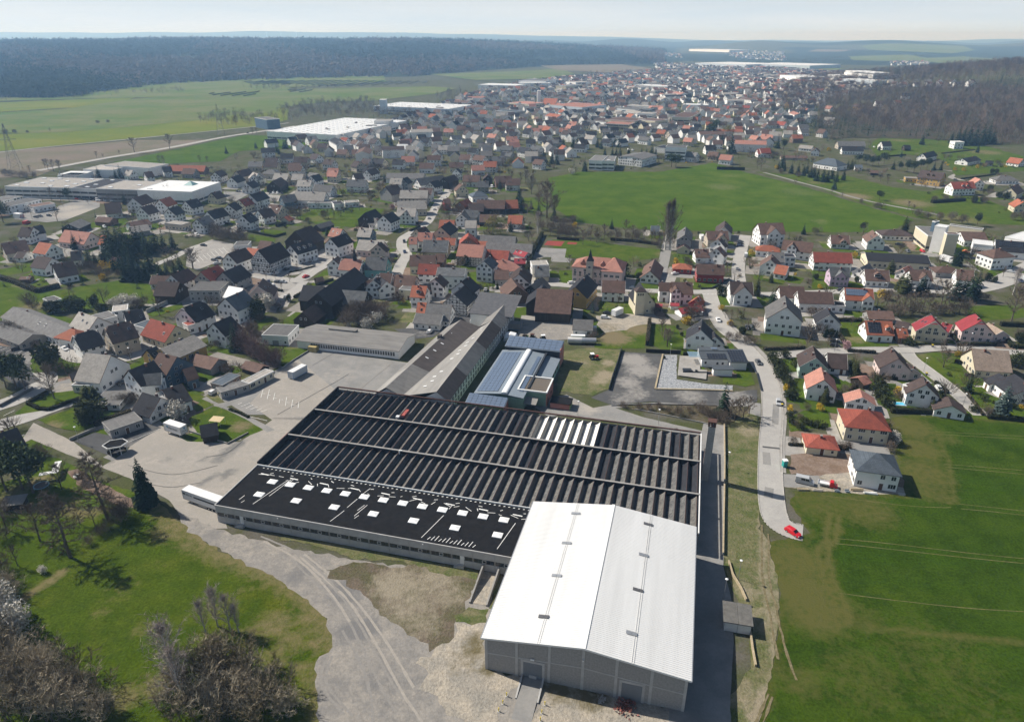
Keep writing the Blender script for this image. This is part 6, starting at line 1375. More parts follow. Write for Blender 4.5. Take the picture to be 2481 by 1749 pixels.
FL2('v',(1000,680),(1600,705),(1700,668),9,M_bluew,'z','long pale blue works with toothed rooflights','works',1,6,'factory'); FL2('v',(1045,632),(1095,632),(1097,626),22,M_bluew,'z','white tower with red lettering band on the pale blue works','works_tower')
FL2('v',(55,772),(150,790),(185,770),13,'S','g','dark boxy building among bare trees left of the huge white hall')
FL2('w',(745,1112),(850,1117),(880,1075),9,'W','g','white two storey works behind the bright green field','works',2,0,'factory'); FL2('w',(850,1117),(945,1120),(985,1080),8.6,'W','g',None,'works',2,3,'factory')
HS('w',1070,1078,1090,1072,26,9.5,'W','g',L=34,E=7.4,nc=1,lab='white hall with wide grey gable roof behind the bright green field')
FL2('w',(1355,1005),(1515,1012),(1520,995),14,'W','g','white five storey office block beside a pale yard','office_block',3); FL2('w',(1262,1012),(1350,1020),(1360,995),5,'O','k')
FL2('w',(105,655),(262,668),(270,645),9,'C','s','long cream block with orange roof among the far houses',None or 'apartment_block',2); FL2('w',(430,675),(690,695),(720,660),10,M_bluew,'s','long pale school complex with orange roof','school_block',2); FL2('w',(940,700),(1110,715),(1120,692),8,M_bluew,'g',None,'school_block',2)
HS('w',390,620,495,622,22,16,'P','o',lab='tall pale block with large salmon roof beside the white tower',name='mansion'); FL2('w',(335,562),(362,562),(365,558),26,'W','z','slim white hose tower among the far roofs','hose_tower')
FL2('w',(185,498),(430,500),(440,490),10,'W','z','long white hall on the far left of the town','works',0,0,'warehouse'); FL2('v',(1830,512),(2130,520),(2120,506),10,'W','z',None,'works',0,0,'warehouse'); FL2('w',(185,478),(400,482),(400,468),14,'W','g',None,'works',1,0,'warehouse')
FL2('w',(1490,672),(1690,680),(1695,664),8,'W','z','white flat hall before the small round meadow','works',0,0,'warehouse'); FL2('w',(1040,680),(1225,686),(1230,675),8,'O','l',None,'works',0,0,'warehouse'); FL2('w',(1105,518),(1360,524),(1360,514),9,'W','z',None,'works',0,0,'warehouse'); FL2('w',(0,718),(150,730),(110,710),9,'G','b','flat grey hall with blue grey roof in the middle distance','works',0,0,'warehouse')
FL2('x',(300,462),(465,470),(430,445),12,'W','z','bright white box hall far behind the wood','works',0,0,'warehouse'); FL2('x',(690,455),(820,460),(800,440),9,'W','z',None,'works',0,0,'warehouse'); FL2('x',(835,428),(1070,432),(1275,415),12,'W','z','large far white works with stepped roofs','works',1,0,'factory'); FL2('x',(825,445),(1065,450),(1280,425),11,'W','g',None,'works',1,0,'factory'); FL2('x',(812,490),(1080,498),(1085,480),10,M_bluew,'z','pale blue far hall before the white village houses','works',1,0,'warehouse'); FL2('x',(735,503),(810,506),(810,498),8,'W','z',None,'works',0,0,'warehouse')
FL2('w',(1590,338),(1990,352),(2010,335),14,M_bluew,'z','very long pale works at the far end of the valley','works',0,0,'factory'); FL2('w',(2010,345),(2500,360),(2500,342),14,M_bluew,'z',None,'works',0,0,'factory'); FL2('w',(1540,235),(1860,240),(1870,228),16,'W','z','white band of far greenhouse like halls under the blue hills','works',0,0,'warehouse')
FL2('w',(480,520),(560,525),(560,505),12,'C','g'); FL2('w',(480,755) if False else (560,490),(640,495),(640,482),12,'W','l')
t_ = FL2('w',(875,790),(1110,805),(1120,780),9,'C','n','long cream terrace with brown roof in the middle town','terrace',2); FL2('w',(865,820),(1060,832),(1060,812),7,'C','s','long low cream row with orange roof in the middle town','terrace',2); FL2('w',(1130,790),(1270,805),(1290,782),9,'C','n',None,'terrace',2); FL2('w',(1405,770),(1545,778),(1545,735),10,'C','n','broad cream block with brown roof beside the street fork','terrace',2); FL2('w',(1130,742),(1245,748),(1250,735),9,'W','l',None,'terrace',2)
FL2('a',(640,125),(840,130),(880,90),6,'W','k'); FL2('u',(460,1225),(640,1228),(700,1200),6,'W','z','flat white sheds with black roof lights before the country road','works',0,0,'warehouse'); FL2('u',(660,1185),(900,1190),(850,1150),7,'W','l'); FL2('u',(830,1150),(1180,1175),(1230,1135),8,'W','l','white hall with pale roof lights beside the orange roofed barn','works',0,0,'warehouse')
# --- the modern church and community centre at the right
FL2('e',(1340,905),(1450,990),(1500,900),9,'C','g','angular cream community hall with flat gravel roof','community_hall',1); FL2('e',(1510,905),(1610,920),(1640,900),15,'W','z','square white bell tower of the community hall','bell_tower'); FL2('e',(1488,862),(1516,868),(1534,858),15,'S','k','dark slate clad stair shaft beside the white tower','stair_tower')
FL2('e',(1620,975),(1725,980),(1735,965),13,'C','n','cream tower with small brown cap beside the salmon roof','bell_tower'); HS('e',1735,950,1945,955,14,7.5,'W','n',lab='low white hall with salmon brown roof behind the cream tower',nc=1,name='community_hall'); FL2('e',(1850,1060),(2025,1080),(2035,1040),6,'W','z','flat white annex with dark windows before the salmon roof','community_hall',1); FL2('e',(2130,1000),(2330,1040),(2330,960),8,'W','z','white hall with very bright flat roof at the right edge','hall',0,0,'hall')
HS('e',2045,1022,2330,1045,11,9,'W','k',sol=(12,2,M_solard),lab='long white building with solar roof at the right edge'); FL2('e',(1640,895),(1930,935),(1945,925),5,'C','g')
FL2('d',(1340,505) if False else (60,575),(130,570),(130,560),3,'B','g') if False else None
# ------------------------------------------------------------------ the farther houses, each from a spot at its base
FAR = """v 1235 1055 2 Wz|v 1350 1012 60 Wk|v 1420 998 60 Wk|v 1500 1045 0 Og|v 1620 1012 40 Wk|v 1730 1038 0 Cg|v 1795 1078 60 Wk|v 1885 1038 0 Og|v 1735 1138 70 Wn|v 1660 1198 0 Cn|v 1430 1208 0 Wn|v 1485 1150 0 Wn|v 1205 1178 70 Wk|v 1055 1168 55 Ck|v 985 1238 60 Wk|v 955 1168 50 Wd|v 880 1195 45 Bd|v 660 1188 55 Wd|v 550 1128 50 Wd|v 435 1158 0 Bd|v 200 1165 0 Wd|v 320 1130 0 Wk|v 75 1190 0 Bg|v 170 1088 20 Wk|v 390 1015 0 Gd|v 605 1040 0 Bd|v 780 998 50 Wr|v 760 1088 0 Bn|v 880 1088 0 Cn|v 1012 1005 60 Wd|v 990 918 50 Wd|v 1440 838 40 Ok|v 1500 855 50 Wk|v 1805 832 0 Wn|v 1925 905 50 Wr|v 2115 945 60 Wk|v 2230 928 55 Wk|v 385 1208 0 On|v 690 1258 0 Cs|v 535 1288 60 Wg|v 415 1290 0 Og|v 75 1298 40 Wl|v 200 1200 0 Cd|v 910 1000 40 Wk|v 1050 1068 0 Og|v 940 1055 0 Wd|v 1300 1058 0 Wl|v 1390 905 0 Cs|v 1500 915 0 Bn|v 1600 920 0 Cs|v 1700 898 0 Cn|v 1240 880 30 On|v 1340 885 30 Wn|v 1760 912 0 Gd|v 1830 945 0 Og|v 1990 830 0 Gn|v 2180 830 0 Gn|v 1990 1150 0 Gv|v 2060 1110 60 Wk|v 2200 1085 50 Ok|v 1900 1110 0 Bg|v 1850 1150 50 Wn|v 2010 905 20 Gn|v 1950 960 50 Os|v 2120 1010 0 Os|v 2250 1005 0 Ok|v 1560 1060 0 Ol|v 1640 1075 0 Gg|v 1830 1225 0 Ws|v 1930 1200 0 Oo
w 1055 925 62 Wk|w 1165 920 62 Wk|w 1220 895 40 Wd|w 1280 915 60 Wk|w 1370 910 62 Wk|w 1415 882 50 Wk|w 1320 925 60 Co|w 1400 940 20 Bl|w 1525 895 50 Ws|w 1575 912 60 Wk|w 1510 918 60 Wk|w 970 940 60 Wk|w 1075 945 0 Wk|w 760 940 0 Wk|w 680 925 60 Wk|w 540 920 0 Ws|w 600 890 40 Gs|w 490 885 60 Ck|w 260 920 60 Wk|w 385 980 60 Wk|w 150 945 60 Wk|w 310 915 0 Cs|w 380 890 0 Cs|w 130 985 0 Os|w 860 895 0 Ck|w 880 920 0 Bg|w 670 880 60 Cd|w 720 860 60 Ck|w 620 860 60 Ws|w 570 870 60 Ok|w 490 830 0 Gn|w 760 855 0 Cg|w 940 905 0 Wk|w 885 1000 60 Wk|w 675 1045 70 Wk|w 460 1010 0 Gg|w 350 1180 60 Wn|w 230 1080 70 Og|w 330 1060 60 Ov|w 100 1110 60 Gv|w 95 1060 60 Gv|w 1185 985 40 Wg|w 1830 730 60 Wr|w 1990 720 60 Wr|w 1950 775 60 Wn|w 1850 830 60 Wg|w 1770 790 60 Wn|w 1760 750 60 Ws|w 2070 750 50 Wd|w 2130 830 50 Wg|w 2060 815 20 Wn|w 2010 870 10 Wg|w 1920 870 30 Bn|w 2240 790 40 Ws|w 2190 860 10 On|w 1560 1120 50 Wg|w 1530 1000 50 Cs|w 1700 1060 0 Wk|w 1760 1020 0 Wn|w 1830 1140 60 Ws|w 1730 1110 60 Cn|w 2130 1085 0 Wr|w 2060 980 50 Ws|w 2150 975 50 Ws|w 1420 760 0 Bn|w 1500 830 0 Cn|w 985 775 0 Wl|w 450 820 0 Gn|w 410 790 50 Og|w 280 745 0 Gn|w 1430 665 0 Wr|w 1290 610 60 Wk|w 1410 590 50 Wl|w 930 640 60 Wk|w 800 640 0 Nd|w 700 690 0 Nd|w 640 580 0 Wl|w 560 580 0 Wn|w 520 610 0 Gg
x 1150 1060 0 Wk|x 90 1010 40 Ws|x 200 1005 50 Ws|x 430 1000 10 No|x 490 945 10 Wg|x 310 880 40 Wr|x 395 930 55 Cn|x 490 760 40 Wn|x 460 850 20 Bn|x 640 960 40 On|x 160 1115 0 Wr|x 1165 555 60 Wk|x 1080 545 50 Wk|x 1235 540 40 Wn|x 1300 545 20 Ws|x 985 558 60 Wk|x 1410 545 0 Wn|x 1600 545 30 Ws|x 1860 530 20 Wn|x 1320 645 60 Wk|x 930 730 50 Yn|x 700 745 40 Ws|x 1100 710 0 Wn|x 1250 700 20 Co|x 560 690 30 Nr|x 370 715 30 Yn|x 230 725 30 Cn|x 700 850 50 Wl|x 100 775 20 Wn"""
for ln in FAR.replace('\n', '|').split('|'):
 q = ln.split()
 if len(q) == 5:
  wl, rf_ = q[4][0], q[4][1]
  a_ = float(q[3]) + hr.uniform(-9, 9) + (180 if hr.random() < .5 else 0)
  HC(q[0], float(q[1]), float(q[2]), a_ - 90 if float(q[3]) > 30 else a_, hr.uniform(10, 14), hr.uniform(8.6, 10.2), hr.uniform(8, 9.8), wl, rf_)
# ------------------------------------------------------------------ the rest of the town as one mass
def far_town():
 polys = [([('z',600,330),('z',880,275),('z',1010,232),('z',1080,205),('z',1180,185),('z',1450,160),('z',1700,150),('z',1880,165),('z',1960,205),('z',1850,225),('z',1800,300),('z',1690,345),('z',1620,340),('z',1480,318),('z',1300,345),('z',1200,380),('z',900,372),('z',700,345)], 2500, 16.5),
             ([('w',1050,262),('w',1500,300),('w',1480,270),('w',1100,245)], 60, 30), ([('w',1800,255),('w',2300,255),('w',2300,320),('w',1900,300)], 160, 30), ([('w',450,240),('w',900,255),('w',860,275),('w',640,275)], 40, 30), ([('x',1190,340),('x',1520,340),('x',1500,370),('x',1200,368)], 40, 22), ([('x',1000,530),('x',1900,525),('x',1850,545),('x',1000,560)], 20, 20),
             ([('w',1250,330),('w',1700,370),('w',2296,400),('w',2296,470),('w',1300,400)], 260, 26), ([('x',0,380),('x',680,440),('x',700,520),('x',0,530)], 160, 26)]
 mats_ = [WALLS['W'][1], WALLS['O'][1], WALLS['C'][1], ROOFS['k'][1], ROOFS['d'][1], ROOFS['n'][1], ROOFS['s'][1], ROOFS['o'][1], ROOFS['g'][1], ROOFS['l'][1]]
 wt = [0,0,0,0,1,2]; rt = [3,3,4,4,4,5,5,5,6,7,8,8,8,9,9]
 k = MB(); r_ = random.Random(3)
 used = [h['pos'].xy for h in HOUSES if h['pos'].y > 500]
 grid = {}
 def free(p, d):
  gx, gy = int(p.x//40), int(p.y//40)
  for i in (-1,0,1):
   for j in (-1,0,1):
    for q in grid.get((gx+i, gy+j), ()):
     if (q-p).length < d: return False
  return True
 for u_ in used: grid.setdefault((int(u_.x//40), int(u_.y//40)), []).append(u_)
 for P, n, sp in polys:
  W = [G(*p).xy for p in P]
  x0, x1 = min(p.x for p in W), max(p.x for p in W); y0, y1 = min(p.y for p in W), max(p.y for p in W)
  c = 0
  for _ in range(n*14):
   if c >= n: break
   p = Vector((r_.uniform(x0, x1), r_.uniform(y0, y1)))
   ins = False; j = len(W)-1
   for i in range(len(W)):
    if (W[i].y > p.y) != (W[j].y > p.y) and p.x < (W[j].x-W[i].x)*(p.y-W[i].y)/(W[j].y-W[i].y)+W[i].x: ins = not ins
    j = i
   if not ins or not free(p, sp): continue
   grid.setdefault((int(p.x//40), int(p.y//40)), []).append(p); c += 1
   base = noise.noise((p.x*.004, p.y*.004, 4))*1.6
   a = base + (math.pi/2 if r_.random() < .5 else 0) + r_.uniform(-.12, .12)
   big = r_.random() < .05
   L, B, H = (r_.uniform(22, 40), r_.uniform(12, 18), r_.uniform(9, 12)) if big else (r_.uniform(9.5, 14), r_.uniform(8.5, 11), r_.uniform(8, 11))
   E = H - B/2*(.35 if big else .85); wi, ri = r_.choice(wt), r_.choice(rt)
   cs_, sn = math.cos(a), math.sin(a); hz = height(p.x, p.y) - .3
   T = lambda x, y, z: (p.x+x*cs_-y*sn, p.y+x*sn+y*cs_, hz+z)
   l, b = L/2, B/2
   k.poly([T(-l,-b,0),T(-l,-b,E),T(-l,0,H),T(-l,b,E),T(-l,b,0)], wi); k.poly([T(l,-b,0),T(l,b,0),T(l,b,E),T(l,0,H),T(l,-b,E)], wi); k.quad(T(-l,-b,0),T(l,-b,0),T(l,-b,E),T(-l,-b,E), wi); k.quad(T(-l,b,0),T(-l,b,E),T(l,b,E),T(l,b,0), wi)
   o_ = .5; ez = E-.4
   k.quad(T(-l-.4,-b-o_,ez),T(l+.4,-b-o_,ez),T(l+.4,0,H+.1),T(-l-.4,0,H+.1), ri); k.quad(T(l+.4,b+o_,ez),T(-l-.4,b+o_,ez),T(-l-.4,0,H+.1),T(l+.4,0,H+.1), ri)
 tag(k.build('distant_houses', mats_), kind='stuff', label='mass of small distant houses filling the valley town')
 return grid
TOWN_GRID = far_town()
def plots():
 r_ = random.Random(17); B = {}
 kinds = [('lawn_plot', M_lawn)]*4 + [('paved_plot', M_pave)]*2 + [('gravel_plot', M_gravel)]*2 + [('dug_plot', M_brown), ('rough_plot', M_bank), ('asphalt_plot', M_asph)]
 n = 0
 for h in HOUSES:
  p = h['pos']
  if p.y > 640 or p.y < 130: continue
  a = h['o'].rotation_euler.z; c, s = math.cos(a), math.sin(a); L, W = h['L']/2, h['W']/2
  for q in range(4):
   nm, m = r_.choice(kinds); d = r_.uniform(3.5, 9); n += 1; z = .003 + n*.00001
   x0, x1, y0, y1 = ((-L-r_.uniform(0,4), L+r_.uniform(0,4), W, W+d), (-L-r_.uniform(0,4), L+r_.uniform(0,4), -W-d, -W), (L, L+d, -W-2, W+2), (-L-d, -L, -W-2, W+2))[q]
   pts = [(p.x+x*c-y*s+r_.uniform(-.6,.6), p.y+x*s+y*c+r_.uniform(-.6,.6), z) for x, y in ((x0,y0),(x1,y0),(x1,y1),(x0,y1))]
   B.setdefault(nm, (MB(), m))[0].poly(pts)
 for nm, (k, m) in B.items(): tag(k.build(nm, m), kind='structure')
plots()
# ------------------------------------------------------------------ vegetation
M_bark = mat('grey_bark', (.135, .11, .09), .95, var=.25, scale=3); M_birch = mat('birch_bark', (.55, .53, .49), .9, var=.25, scale=3)
M_twig = leaf_mat('bare_twigs', (.175, .14, .11), (.115, .09, .07)); M_twigp = leaf_mat('purple_twigs', (.20, .135, .12), (.13, .085, .08)); M_twigy = leaf_mat('yellowish_twigs', (.24, .21, .09), (.15, .13, .06)); M_twigb = leaf_mat('pale_birch_twigs', (.36, .32, .29), (.24, .19, .17))
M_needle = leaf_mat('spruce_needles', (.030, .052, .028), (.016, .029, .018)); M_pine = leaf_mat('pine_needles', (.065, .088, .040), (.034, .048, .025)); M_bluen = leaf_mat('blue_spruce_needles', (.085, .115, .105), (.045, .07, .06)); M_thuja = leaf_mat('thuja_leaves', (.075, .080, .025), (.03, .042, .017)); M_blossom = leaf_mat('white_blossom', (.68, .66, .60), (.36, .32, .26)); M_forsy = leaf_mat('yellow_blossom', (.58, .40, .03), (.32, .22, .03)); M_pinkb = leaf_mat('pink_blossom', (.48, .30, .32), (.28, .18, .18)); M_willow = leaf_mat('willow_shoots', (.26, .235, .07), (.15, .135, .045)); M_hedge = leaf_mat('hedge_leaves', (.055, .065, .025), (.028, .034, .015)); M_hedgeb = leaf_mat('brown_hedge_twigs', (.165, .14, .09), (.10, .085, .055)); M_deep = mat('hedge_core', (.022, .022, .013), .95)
def bare_tree(seed, h, R, n1=11, n2=5, nt=13, base=.28, up=.55, tw=.055, tl=1.0, larch=False):
 r = random.Random(seed); T = MB(); C = MB()
 p = Vector((0,0,0)); segs_ = []; rr = h*.022
 for i in range(5):
  q = Vector((r.uniform(-.03,.03)*h, r.uniform(-.03,.03)*h, h*(i+1)/5*.94)); q.xy = p.xy + q.xy*.4
  T.tube(p, q, rr*(1-.19*i), rr*(1-.19*(i+1)), 6, cap=False); segs_.append((p.copy(), q.copy())); p = q
 for i in range(n1):
  f = base + (1-base)*(i+.5)/n1*.98; k_ = min(4, int(f*5)); a, b = segs_[k_]; st = a + (b-a)*(f*5-k_)
  az = i*2.4 + r.uniform(-.5,.5); prof = (1-f)**.6 if larch else math.sin(math.pi*min(1, (f-base)/(1-base)*.75+.25))
  ln = R*max(.22, prof)*r.uniform(.75,1.1); el = (-.05 if larch else up)*r.uniform(.6,1.3) + f*(.1 if larch else .35)
  d = Vector((math.cos(az)*math.cos(el), math.sin(az)*math.cos(el), math.sin(el))); e = st + d*ln*.55; e2 = st + d*ln + Vector((0,0,ln*.16*(1 if not larch else -.3)))
  T.tube(st, e, rr*.42*(1-f*.6), rr*.22*(1-f*.6), 3, cap=False); T.tube(e, e2, rr*.22*(1-f*.6), .015, 3, cap=False)
  for j in range(n2):
   g_ = (j+.6)/n2; s2 = (st + (e-st)*(g_/.55)) if g_ < .55 else (e + (e2-e)*((g_-.55)/.45))
   d2 = (d + Vector((r.uniform(-.9,.9), r.uniform(-.9,.9), r.uniform(-.3,.8)))).normalized(); l2 = ln*.42*r.uniform(.7,1.2); t2 = s2 + d2*l2
   sd = d2.orthogonal().normalized()*.035*max(.6, h/14); C.tri(s2-sd, s2+sd, t2); sd = d2.cross(sd); C.tri(s2-sd, s2+sd, t2)
   for m in range(nt):
    u = r.uniform(.15, 1); b0 = s2 + (t2-s2)*u; dd = (d2*.6 + Vector((r.uniform(-1,1), r.uniform(-1,1), r.uniform(-.5,1)))).normalized(); l3 = tl*r.uniform(.5,1.25)*max(.5, R/4.5)
    sd = dd.cross(Vector((r.uniform(-1,1), r.uniform(-1,1), r.uniform(-1,1)))).normalized()*tw; C.tri(b0-sd, b0+sd, b0+dd*l3)
 return T, C
def conifer(seed, h, R, tiers=15, nb=10, droop=.35, base=.06, pw=.85):
 r = random.Random(seed); T = MB(); C = MB()
 T.tube((0,0,0), (0,0,h*.96), h*.018, .02, 6, cap=False)
 for i in range(tiers):
  f = base + (1-base)*i/tiers; z = h*f; R0 = R*(1-f)**pw*r.uniform(.85,1.12)+.12
  n = max(5, int(nb*(1-f*.55)))
  for j in range(n):
   az = 2*math.pi*(j+r.uniform(-.3,.3))/n + i*.7; L_ = R0*r.uniform(.72,1.15); d = Vector((math.cos(az), math.sin(az), 0)); s = Vector((-d.y, d.x, 0))
   zz = z + r.uniform(-.4,.4)*h/tiers; a = Vector((0,0,zz+.15*L_)); m = d*L_*.55 + Vector((0,0,zz)); e = d*L_ + Vector((0,0,zz-droop*L_)); w = L_*.30
   C.tri(a, m+s*w-Vector((0,0,w*.4)), e); C.tri(a, e, m-s*w-Vector((0,0,w*.4)))
   for q in (-1, 1):
    b = m + s*q*w*.3; C.tri(b, b + d*L_*.25 + s*q*w*1.25 - Vector((0,0,droop*L_*.6)), b + d*L_*.38)
 C.tri((-.12,0,h*.93),(.12,0,h*.93),(0,0,h*1.02)); C.tri((0,-.12,h*.93),(0,.12,h*.93),(0,0,h*1.02))
 return T, C
def blob(seed, R, h, n, lf, twigs=False, z0=0.0, inner=True, up=.3):
 """a shrub or round crown out of leaf or twig triangles spread through its volume"""
 r = random.Random(seed); C = MB(); ln = []
 for i in range(5): ln.append((Vector((r.uniform(-.5,.5)*R, r.uniform(-.5,.5)*R, z0+h*r.uniform(.35,.65))), r.uniform(.45,.75)))
 for i in range(n):
  c, k = ln[i % 5]; d = Vector((r.gauss(0,1), r.gauss(0,1), r.gauss(0,1))).normalized(); rad_ = r.random()**.35
  p = c + Vector((d.x*R*k, d.y*R*k, d.z*h*.5*k/.7))*rad_
  if p.z < z0+.02: p.z = z0 + abs(p.z-z0)*.3 + .02
  if twigs:
   dd = (d*.7 + Vector((r.uniform(-.6,.6), r.uniform(-.6,.6), up+r.uniform(-.2,.7)))).normalized(); sd = dd.cross(Vector((r.uniform(-1,1),r.uniform(-1,1),r.uniform(-1,1)))).normalized()*lf*.05; C.tri(p-sd, p+sd, p+dd*lf*r.uniform(.6,1.3))
  else:
   a = Vector((r.uniform(-1,1), r.uniform(-1,1), r.uniform(-1,1))).normalized(); b = (d*.5+Vector((r.uniform(-1,1), r.uniform(-1,1), r.uniform(-1,1)))).normalized(); C.tri(p-a*lf*.5, p+a*lf*.5, p+b*lf)
 return C
PLANTS = []
def proto2(name, part1, part2, TC, m1, m2):
 T, C = TC; return (name, part1, T.mesh(part1, m1), part2, C.mesh(part2, m2))
PB = [proto2('bare_tree', 'trunk', 'crown', bare_tree(s, 10, 4.2), M_bark, M_twig) for s in (1, 2, 3)]
PBIG = [proto2('bare_tree', 'trunk', 'crown', bare_tree(s, 18, 7.5, 18, 7, 16, .22, tw=.06, tl=1.1), M_bark, M_twig) for s in (4, 5)]
PLAR = [proto2('larch_tree', 'trunk', 'crown', bare_tree(s, 19, 5.6, 34, 6, 13, .24, tw=.05, tl=1.0, larch=True), M_bark, M_twig) for s in (6, 7)]
PBIR = [proto2('birch_tree', 'trunk', 'crown', bare_tree(s, 13, 5.6, 18, 6, 13, .16, .98, tw=.035, tl=1.1), M_birch, M_twigb) for s in (8, 9)]
PPOP = [proto2('poplar_tree', 'trunk', 'crown', bare_tree(s, 24, 7.0, 44, 6, 11, .10, 1.12, tw=.06, tl=.9), M_birch, M_twig) for s in (10, 11)]
PSP = [proto2('spruce_tree', 'trunk', 'crown', conifer(s, 10, 2.5), M_bark, M_needle) for s in (1, 2, 3)]
PBS = [proto2('blue_spruce_tree', 'trunk', 'crown', conifer(5, 10, 3.1, 16, 12), M_bark, M_bluen)]
PNEAR = [proto2('spruce_tree', 'trunk', 'crown', conifer(9, 15, 3.6, 26, 13, .42), M_bark, M_needle)]
def pine(seed, h=11, R=4):
 T, C0 = bare_tree(seed, h, R*.8, 9, 1, 0, .35); C = blob(seed, R, h*.62, 900, .75, z0=h*.36); return T, C
PPI = [proto2('pine_tree', 'trunk', 'crown', pine(s), M_bark, M_pine) for s in (1, 2)]
def willow(seed):
 T, C = bare_tree(seed, 11, 5, 12, 4, 0, .25); r = random.Random(seed); C2 = blob(seed, 5.2, 9.5, 700, 1.9, True, 1.2, up=-1.1); return T, C2
PWI = [proto2('willow_tree', 'trunk', 'crown', willow(3), M_bark, M_willow)]
def topped(seed, R, h, n, lf, tw=False, th=1.2):
 T = MB(); T.tube((0,0,0), (0,0,h*.6), h*.025, h*.012, 5, cap=False)
 for a in (0, 2.1, 4.2): T.tube((0,0,h*.25), (R*.5*math.cos(a), R*.5*math.sin(a), h*.62), h*.014, .02, 3, cap=False)
 return T, blob(seed, R, h, n, lf, tw, .1)
PTH = [proto2('thuja_tree', 'trunk', 'crown', (lambda T, C: (T, C))(MB(), conifer(21, 6, 1.7, 17, 12, .05, .0, .55)[1]), M_bark, M_thuja)]
PTH[0][2].from_pydata([(0,0,0),(.1,0,0),(0,0,2)], [], [(0,1,2)]) if len(PTH[0][2].vertices) == 0 else None
PROUND = [proto2('clipped_yew', 'trunk', 'crown', topped(31, 2.2, 4.5, 900, .5), M_bark, M_hedge)]
PBL = [proto2('blossom_tree', 'trunk', 'crown', topped(s, 2.6, 4.6, 800, .42), M_bark, M_blossom) for s in (41, 42)]
PPK = [proto2('blossom_tree', 'trunk', 'crown', topped(43, 2.2, 3.8, 600, .4), M_bark, M_pinkb)]
PFO = [proto2('forsythia_bush', 'stems', 'blossom', topped(51, 1.4, 2.0, 300, .32), M_bark, M_forsy)]
PSH = [proto2('bare_shrub', 'stems', 'twigs', topped(s, 2.3, 3.2, 700, .8, True), M_bark, M_twig) for s in (61, 62)]
PSP2 = [proto2('bare_shrub', 'stems', 'twigs', topped(64, 2.2, 5.5, 900, 1.1, True), M_bark, M_twigp)]
M_twigl = leaf_mat('pale_thicket_twigs', (.42, .365, .27), (.29, .245, .175))
def thicket(seed):
 r = random.Random(seed); T = MB(); C = MB()
 for i in range(9):
  a = r.uniform(0, 6.28); q = r.uniform(.2, 2.6); b = Vector((q*math.cos(a), q*math.sin(a), 0)); h = r.uniform(3.2, 5.0); top = b*1.45 + Vector((r.uniform(-.5,.5), r.uniform(-.5,.5), h)); T.tube(b, b+(top-b)*.6, .06, .035, 3, cap=False); T.tube(b+(top-b)*.6, top, .035, .012, 3, cap=False)
  for j in range(15):
   u = r.uniform(.2, .97); s = b + (top-b)*u; d = Vector((r.uniform(-1,1), r.uniform(-1,1), r.uniform(.1,1.0))).normalized(); l = r.uniform(.7,1.7); e = s + d*l; n = d.orthogonal().normalized()*.026; C.tri(s-n, s+n, e)
   for m in range(10):
    v = s + (e-s)*r.uniform(.2,1); dd = (d + Vector((r.uniform(-1,1), r.uniform(-1,1), r.uniform(-.4,1)))).normalized(); n = dd.cross(Vector((r.uniform(-1,1), r.uniform(-1,1), r.uniform(-1,1)))).normalized()*.032; C.tri(v-n, v+n, v+dd*r.uniform(.4,.95))
 return T, C
PTHK = [proto2('thicket_bush', 'stems', 'twigs', thicket(s), M_bark, m_) for s, m_ in ((71, M_twigl), (72, M_twigl), (73, M_hedgeb))]
PEV = [proto2('evergreen_shrub', 'stems', 'leaves', topped(81, 1.6, 2.2, 420, .35), M_bark, M_hedge)]
PBLN = [proto2('blossom_tree', 'trunk', 'crown', topped(45, 5.0, 7.6, 3400, .42), M_bark, M_blossom)]
H0 = dict(bare_tree=10, larch_tree=19, birch_tree=13, poplar_tree=24, spruce_tree=10, blue_spruce_tree=10, pine_tree=11, willow_tree=11, thuja_tree=6, clipped_yew=4.5, blossom_tree=4.6, forsythia_bush=2, bare_shrub=3.2, thicket_bush=4.8, evergreen_shrub=2.2)
NOUN = dict(bare_tree='bare brown tree', larch_tree='tall bare larch', birch_tree='bare birch with pale stem', poplar_tree='tall narrow bare poplar', spruce_tree='dark green spruce', blue_spruce_tree='blue green spruce', pine_tree='dark spreading pine', willow_tree='yellowish hanging willow', thuja_tree='dense olive green thuja', clipped_yew='round clipped dark evergreen', blossom_tree='tree in pale blossom', forsythia_bush='bright yellow forsythia bush', bare_shrub='bare brown shrub', thicket_bush='big bare thicket bush', evergreen_shrub='small dark evergreen shrub')
GRP = dict(bare_tree='bare trees among the houses', spruce_tree='spruces in gardens and parks', pine_tree='pines in the gardens', bare_shrub='bare shrubs in the gardens', forsythia_bush='yellow forsythia bushes', thicket_bush='bushes of the bare thickets', blossom_tree='blossoming trees', evergreen_shrub='small evergreen shrubs', birch_tree='birches', thuja_tree='thujas', clipped_yew='clipped evergreens', poplar_tree='poplars beside the school lane', larch_tree='larches in the left garden')
pr = random.Random(23)
def plant_at(P, pos, h, wide=1.0, noun=None, lab=None):
 pr_ = pr.choice(P); nm = pr_[0]; s = h/H0[nm] if nm != 'spruce_tree' or P is not PNEAR else h/15
 if P is PBIG: s = h/18
 if P is PSP2: s = h/5.5
 if P is PBLN: s = h/7.6
 if P is PPK: s = h/3.8
 t = thing(nm, None, {'bare_tree':'tree','larch_tree':'tree'}.get(nm, nm.split('_')[-1] if nm.split('_')[-1] in ('tree','bush','shrub') else 'shrub'), pos, pr.uniform(0, 6.28), GRP.get(nm))
 t.scale = (s*wide*pr.uniform(.92,1.08), s*wide*pr.uniform(.92,1.08), s)
 link(pr_[1], pr_[2], t); link(pr_[3], pr_[4], t)
 PLANTS.append(dict(o=t, pos=pos.copy(), noun=noun or (NOUN[nm] if P is not PPK else 'small tree in pink blossom') if P is not PSP2 else 'reddish bare shrub', lab=lab, h=h))
 return t
